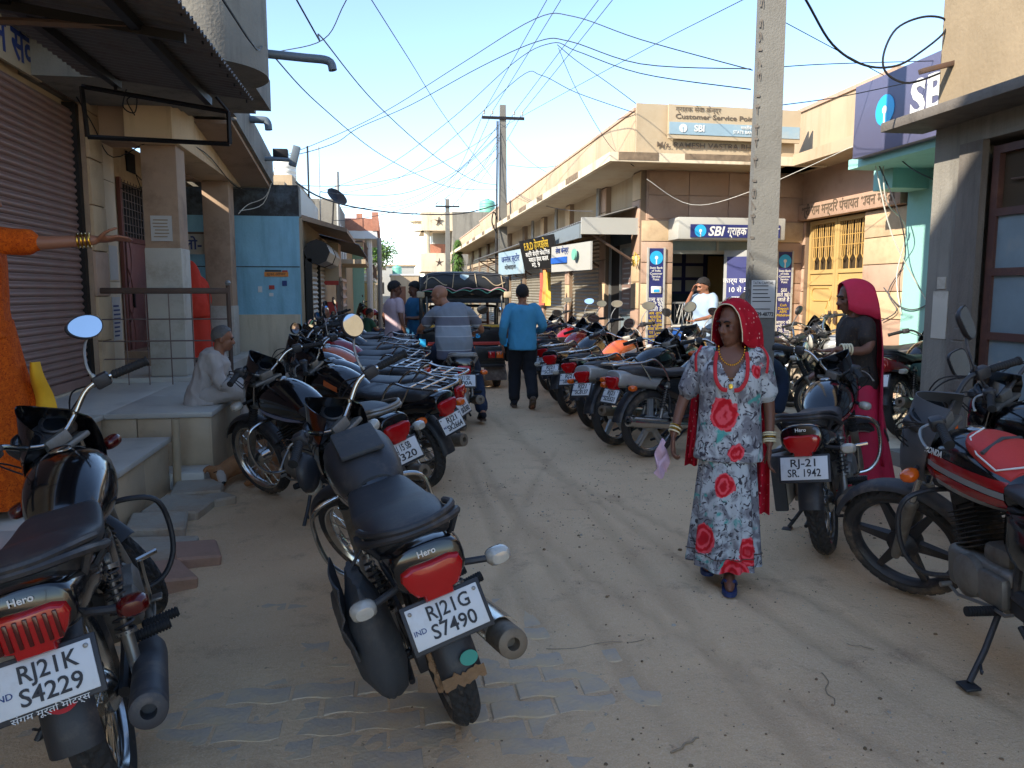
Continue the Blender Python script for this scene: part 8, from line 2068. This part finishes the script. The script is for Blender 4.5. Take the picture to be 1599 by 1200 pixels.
face_bits(J3['head'], J3['face'], w3)
# ---------------------------------------------------------------- old man sitting on the platform edge
m4 = person('grey haired old man in white kurta sitting on the marble platform edge', -1.58, 6.85, 0.545, -86)
m4.scale = (.9, .9, .9)
J4 = pose(pelvis=(0,0,.10), chest=(0,.10,.36), neck=(0,.155,.50), head=(0,.20,.615), face=(-.1,1,-.15), shL=(-.17,.13,.46), shR=(.17,.13,.46), elL=(-.21,.22,.22), elR=(.21,.20,.21), wrL=(-.08,.42,.20), wrR=(.10,.42,.13),
          hipL=(-.09,.02,.09), hipR=(.09,.02,.09), knL=(-.13,.42,.12), knR=(.13,.42,.12), anL=(-.12,.42,-.40), anR=(.12,.42,-.40), hdL=(.5,.6,-.4), hdR=(-.2,.6,-.6), hnL=(0,.5,1), hnR=(.3,.5,1))
std_body(m4, 'skin_tan', J4, .009); face_bits(J4['head'], J4['face'], m4, brow='hair_grey', moustache=True); hair_mesh(m4, J4['head'], J4['face'], 'hair_grey', cut=.10, thick=1.03)
WRINKLE[shirt(m4, 'cloth_white', J4, sleeve=1.75, hem=-.09, puff=.035, hemw=.03).name] = (.016, 11.0); trousers(m4, 'cloth_white', J4, 1.7, (.11, .095, .10), name='dhoti')
# ---------------------------------------------------------------- veiled figure inside the verandah
w5 = person('figure in bright red orange veil stooping inside the verandah between the columns', -2.52, 10.6, 0.60, 20)
w5.scale = (1.05, 1.05, 1.13)
J5 = pose(pelvis=(0,-.12,.62), chest=(0,.06,.82), neck=(0,.17,.94), head=(0,.25,1.03), face=(0,1,-.5), shL=(-.16,.13,.90), shR=(.16,.13,.90), elL=(-.2,.2,.68), elR=(.2,.2,.68), wrL=(-.15,.36,.62), wrR=(.15,.36,.62), hipL=(-.09,-.1,.6), hipR=(.09,-.1,.6), knL=(-.09,.05,.34), knR=(.09,.05,.34), anL=(-.09,-.06,.1), anR=(.09,-.06,.1))
std_body(w5, 'skin_tan', J5, .012); shirt(w5, 'cloth_redorange', J5, sleeve=1.4, hem=-.1, puff=.02, voxel=.012); skirt_mesh(.04, .64, .25, .25, .17, .15, 10, .08, cy=-.05).build('skirt', 'cloth_redorange', w5, 80)
veil(w5, 'veil', 'cloth_redorange', V(J5['head']), (0,1,0), .85, .2, back=.12)
# ---------------------------------------------------------------- man in pinkish shirt and shorts, man in teal beside him
m6 = person('man in pale pink T-shirt and navy shorts standing beside the rickshaw', 0.08, 12.0, 0, -62)
J6 = pose(face=(.2,1,-.1), elL=(-.24,-.05,1.10), elR=(.24,-.02,1.10), wrR=(.22,.06,.86))
std_body(m6, 'skin_dusky', J6, .011); face_bits(J6['head'], J6['face'], m6); hair_mesh(m6, J6['head'], J6['face'], 'hair_black', thick=1.13)
shirt(m6, 'cloth_pinkish', J6, sleeve=.62, hem=-.14, puff=.028, voxel=.011); trousers(m6, 'cloth_navy', J6, .9, (.115, .105), name='shorts', voxel=.011)
for q in 'LR': shoe(m6, J6['an'+q], (0,1,0), 'cloth_black')
m7 = person('man in teal shirt half hidden behind the man in shorts', 0.42, 12.55, 0, 120)
J7 = pose(face=(.3,1,-.2), elL=(-.23,.05,1.10), wrL=(-.08,.24,1.08), elR=(.22,.05,1.1), wrR=(.1,.25,1.05))
std_body(m7, 'skin_dusky', J7, .012); hair_mesh(m7, J7['head'], J7['face'], 'hair_black', thick=1.13); face_bits(J7['head'], J7['face'], m7)
shirt(m7, 'cloth_teal', J7, sleeve=.7, hem=-.14, puff=.028, voxel=.012); trousers(m7, 'cloth_denim', J7, 1.95, voxel=.012)
for q in 'LR': shoe(m7, J7['an'+q], (0,1,0), 'cloth_black')
# ---------------------------------------------------------------- bald rider
def striped(name):
    m = mat(name, '#77777c', .9, var=.08, vscale=8, bump=.25, bscale=18); nt = m.node_tree; N = nt.nodes; L = nt.links; b = N['Principled BSDF']
    src = b.inputs['Base Color'].links[0].from_socket; tc = N.new('ShaderNodeTexCoord'); sx = N.new('ShaderNodeSeparateXYZ'); L.new(tc.outputs['Object'], sx.inputs[0])
    cr = N.new('ShaderNodeValToRGB'); cr.color_ramp.interpolation = 'CONSTANT'; mr = N.new('ShaderNodeMapRange'); mr.inputs['From Min'].default_value = .70; mr.inputs['From Max'].default_value = 1.45; L.new(sx.outputs['Z'], mr.inputs['Value'])
    els = cr.color_ramp.elements; els[0].position = 0; els[0].color = (*C('#5b5a6a'), 1); els[1].position = .20; els[1].color = (*C('#a8aaad'), 1)
    for p_, c_ in ((.215, '#7d8388'), (.40, '#a8aaad'), (.415, '#8d949a'), (.55, '#b9bbbd'), (.565, '#60606a'), (.69, '#b9bbbd'), (.70, '#7a8088')):
        e = els.new(p_); e.color = (*C(c_), 1)
    L.new(mr.outputs['Result'], cr.inputs['Fac'])
    mx = N.new('ShaderNodeMix'); mx.data_type = 'RGBA'; mx.inputs['Factor'].default_value = .8; L.new(src, mx.inputs['A']); L.new(cr.outputs['Color'], mx.inputs['B']); L.new(mx.outputs['Result'], b.inputs['Base Color'])
striped('cloth_striped')
m8 = person('bald man in striped grey T-shirt sitting astride the old motorcycle looking left', 0.70, 8.5, 0, 2)
J8 = pose(pelvis=(0,.05,.92), chest=(0,.16,1.18), neck=(-.05,.22,1.335), head=(-.13,.27,1.45), face=(-.85,.55,-.25), shL=(-.19,.19,1.29), shR=(.19,.19,1.29), elL=(-.34,.33,1.08), elR=(.35,.30,1.07), wrL=(-.33,.52,1.03), wrR=(.33,.50,1.03),
          hipL=(-.11,.07,.87), hipR=(.11,.07,.87), knL=(-.26,.42,.62), knR=(.28,.36,.55), anL=(-.30,.28,.20), anR=(.33,.10,.13), hdL=(.3,.9,-.2), hdR=(-.3,.9,-.2), hnL=(0,.2,1), hnR=(0,.2,1), cuL=1.0, cuR=1.0)
std_body(m8, 'skin_mid', J8, .009); face_bits(J8['head'], J8['face'], m8, moustache=True, brow='hair_grey')
shirt(m8, 'cloth_striped', J8, sleeve=.66, hem=-.16, puff=.035, wid=.025); trousers(m8, 'cloth_denim', J8, 1.9, (.115, .085, .07), name='jeans')
for q in 'LR': shoe(m8, J8['an'+q], (0,1,0), 'cloth_black')
# ---------------------------------------------------------------- man in blue shirt walking away
m9 = person('man in blue long sleeved shirt and black trousers walking away along the street', 1.68, 9.75, 0, -4)
J9 = pose(pelvis=(0,0,.88), chest=(0,.02,1.17), neck=(0,.02,1.34), head=(0,.03,1.465), shL=(-.18,0,1.305), shR=(.18,0,1.305), elL=(-.25,-.08,1.05), wrL=(-.25,.04,.83), elR=(.26,-.02,1.06), wrR=(.22,.20,.98), hipL=(-.09,0,.84), hipR=(.09,0,.84), knL=(-.09,.10,.47), anL=(-.10,.06,.10), knR=(.10,.0,.47), anR=(.11,-.26,.17), ftR=(0,.8,-.6), hdL=(0,.2,-1), hdR=(0,1,0), hnR=(1,0,.2))
std_body(m9, 'skin_tan', J9, .010); hair_mesh(m9, J9['head'], (0,1,0), 'hair_black', thick=1.08)
shirt(m9, 'cloth_blue', J9, sleeve=1.92, hem=-.12, puff=.026, wid=.01); trousers(m9, 'cloth_black', J9, 1.95, (.108, .082, .075))
shoe(m9, J9['anL'], (0,1,0), 'cloth_black'); shoe(m9, J9['anR'], (0,.9,-.45), 'sole_brown')
# ---------------------------------------------------------------- man on the phone by the counter
m10 = person('man in pale blue shirt holding a phone to his ear by the bank counter', 4.55, 10.75, 0.07, 118)
J10 = pose(head=(.02,.02,1.50), face=(.25,1,-.28), elR=(.25,.13,1.17), wrR=(.13,.12,1.42), elL=(-.25,.10,1.10), wrL=(-.12,.34,1.02), hdR=(-.35,-.1,1), hnR=(1,.2,.2), hdL=(.4,1,-.2), hnL=(0,0,1), cuR=.9)
std_body(m10, 'skin_tan', J10, .011); hair_mesh(m10, J10['head'], J10['face'], 'hair_black', thick=1.12); face_bits(J10['head'], J10['face'], m10, moustache=True)
shirt(m10, 'cloth_paleblue', J10, sleeve=.8, hem=-.14, puff=.025, voxel=.011); trousers(m10, 'cloth_denim', J10, 1.95, voxel=.011)
for q in 'LR': shoe(m10, J10['an'+q], (0,1,0), 'cloth_black')
ph = thing('mobile_phone', 'dark mobile phone at the ear of the man by the bank counter', 'phone', tuple(m10.location), m10.rotation_euler.z)
mb = MB(); mb.rbox(.085, .097, .02, .09, 1.42, 1.56, b=.004); mb.build('phone', 'print_dark', ph)
# ---------------------------------------------------------------- person resting behind the pole, person seated far left
m11 = person('person in orange sleeve sitting behind the concrete pole with forearm showing', 3.72, 7.75, 0, -75)
J11 = pose(pelvis=(0,0,.86), chest=(0,.03,1.12), neck=(0,.04,1.26), head=(0,.06,1.37), face=(0,1,-.2), shL=(-.16,.03,1.22), shR=(.16,.03,1.22), elL=(-.2,.12,1.0), wrL=(-.12,.32,.98), elR=(.19,.18,1.02), wrR=(.14,.40,.98), hipL=(-.1,0,.82), hipR=(.1,0,.82), knL=(-.2,.36,.62), knR=(.2,.36,.62), anL=(-.2,.34,.22), anR=(.2,.34,.22), hdR=(0,1,-.4), hnR=(.2,.3,1), hdL=(0,1,-.4), hnL=(0,.3,1))
std_body(m11, 'skin_mid', J11, .011); hair_mesh(m11, J11['head'], J11['face'], 'hair_black'); shirt(m11, 'cloth_white', J11, sleeve=.7, puff=.02, voxel=.012); trousers(m11, 'cloth_denim', J11, 1.95, voxel=.012)
m12 = person('far person in green shirt sitting on a low step by the crates', -0.62, 19.6, 0.30, -60)
J12 = pose(pelvis=(0,0,.10), chest=(0,.08,.38), neck=(0,.12,.53), head=(0,.16,.65), face=(.1,1,-.1), shL=(-.17,.10,.48), shR=(.17,.10,.48), elL=(-.22,.2,.26), elR=(.22,.2,.26), wrL=(-.1,.4,.28), wrR=(.1,.4,.28), hipL=(-.09,.02,.09), hipR=(.09,.02,.09), knL=(-.12,.42,.2), knR=(.12,.42,.2), anL=(-.12,.45,-.22), anR=(.12,.45,-.22))
std_body(m12, 'skin_dusky', J12, .014); hair_mesh(m12, J12['head'], J12['face'], 'hair_black'); shirt(m12, 'cloth_green', J12, sleeve=.7, puff=.02, voxel=.014); trousers(m12, 'cloth_denim', J12, 1.9, voxel=.014)
sp = thing('stone_step', 'low cement step under the far person in green', 'step', (-0.75, 19.6, 0)); box('step_block', 'concrete', sp, -.35, .25, -.4, .4, 0, .33, b=.02)

# ---------------------------------------------------------------- sleeping dog
mat('fur_tan', '#9a6a42', .9, var=.2, vscale=14, dirt='#c4ab8d', dscale=5, damt=.3, bump=.5, bscale=160)
mat('fur_white', '#b8aca0', .9, var=.12, vscale=14, bump=.4, bscale=160)
dg_ = thing('dog', 'tan dog with white muzzle asleep at the foot of the marble platform', 'dog', (-1.24, 6.30, 0.0), R(24)); dg_.scale = (1.15, 1.15, 1.15); dg_.location.z = 0.005
mb = MB()                                  # lies on its side, head towards -x/-y
limb(mb, [(.62, .16, .11), (.45, .12, .125), (.22, .06, .13), (.05, .01, .115)], [.10, .115, .125, .085])
limb(mb, [(.05, .0, .12), (-.05, -.06, .10), (-.10, -.10, .085)], [.075, .065, .06])
ell(mb, (-.12, -.12, .085), (.075, .07, .062)); limb(mb, [(-.13, -.16, .075), (-.135, -.22, .058), (-.137, -.255, .050)], [.050, .036, .027])
for sx in (-1, 1): limb(mb, [(-.12+sx*.055, -.085, .125), (-.125+sx*.085, -.09, .115), (-.13+sx*.098, -.12, .09)], [.022, .018, .008], 8, 3)
limb(mb, [(.10, -.03, .07), (.14, -.17, .045), (.05, -.25, .032), (.01, -.27, .03)], [.05, .034, .024, .024]); limb(mb, [(.16, .0, .07), (.26, -.13, .045), (.19, -.24, .03)], [.05, .034, .024])
limb(mb, [(.55, .10, .09), (.62, -.06, .06), (.52, -.16, .04), (.44, -.22, .03)], [.085, .06, .03, .024]); limb(mb, [(.68, .18, .10), (.80, .12, .05), (.82, .0, .025), (.74, -.06, .02)], [.03, .02, .016, .01])
remeshed(mb, 'body', 'fur_tan', dg_, .009, 5)
mb = MB(); limb(mb, [(-.132, -.165, .088), (-.136, -.225, .068), (-.138, -.256, .056)], [.036, .030, .024], 12, 4); mb.build('muzzle_patch', 'fur_white', dg_)
mb = MB(); ell(mb, (-.139, -.282, .055), (.016, .010, .012)); mb.build('nose', 'eye_dark', dg_)
for sx in (-1, 1): mb = MB(); limb(mb, [(-.13+sx*.025, -.175, .112), (-.13+sx*.042, -.165, .108)], [.004, .004], 6, 2); mb.build('closed_eye', 'eye_dark', dg_)
flush_jobs()

# ================================================================== litter on the sand
mat('dung', '#6b573f', .95, var=.3); mat('twig', '#8d7b64', .9, var=.2); mat('leaf_dry', '#7d644a', .9, var=.3)
rnd = random.Random(11); mb = MB()
def chip(x, y, s_):
    z = ground_z(x, y); n = 5; a0 = rnd.random()*6; hh = s_*rnd.uniform(.25, .6)
    ring = [(x+s_*rnd.uniform(.6, 1)*math.cos(a0+2*PI*i/n), y+s_*rnd.uniform(.4, 1)*math.sin(a0+2*PI*i/n), z-.002) for i in range(n)]
    top = [(x+(p[0]-x)*.6, y+(p[1]-y)*.6, z+hh) for p in ring]
    mb.add(ring+top, [(i, (i+1) % n, n+(i+1) % n, n+i) for i in range(n)]+[tuple(range(n, 2*n))], m=rnd.randint(0, 2))
for i in range(2600):
    y = 2.0+10*rnd.random()**1.6; x = rnd.uniform(-.3, 4.2) if rnd.random() < .75 else rnd.gauss(1.5, .5)
    if rnd.random() < .35: cx_, cy_ = rnd.choice(((1.2, 4.6), (2.6, 4.3), (1.6, 5.5), (.8, 5.6), (1.9, 6.6), (2.9, 4.6))); x, y = rnd.gauss(cx_, .3), rnd.gauss(cy_, .35)
    chip(x, y, rnd.uniform(.0025, .008) if rnd.random() < .95 else rnd.uniform(.009, .016))
lit = mb.build('ground_litter', ['dung', 'leaf_dry', 'slab_stone'], None, 0); tag(lit, 'scattered dark chips, droppings and grit lying on the sandy street', 'litter', kind='stuff')
for i, (x, y, a, L_, lab) in enumerate(((.85, 3.05, .05, .42, 'long thin dry twig lying beside the muffler of the dusty motorcycle'), (1.62, 2.55, 1.2, .24, 'short pale straw bent on the open sand'), (1.95, 2.85, 2.4, .12, 'small forked dry twig on the sand in front of the floral dress'), (.95, 2.28, .4, .14, 'dark curled husk lying on the paving edge'))):
    P_ = [(x+L_*(k/6-.5)*math.cos(a)+.012*rnd.uniform(-1, 1), y+L_*(k/6-.5)*math.sin(a)+.012*rnd.uniform(-1, 1), ground_z(x, y)+.005) for k in range(7)]
    mb = MB(); mb.tube(smoothpath(P_, 3), .0018 if i != 3 else .004, 5); tag(mb.build('twig', 'twig', None), lab, 'twig')
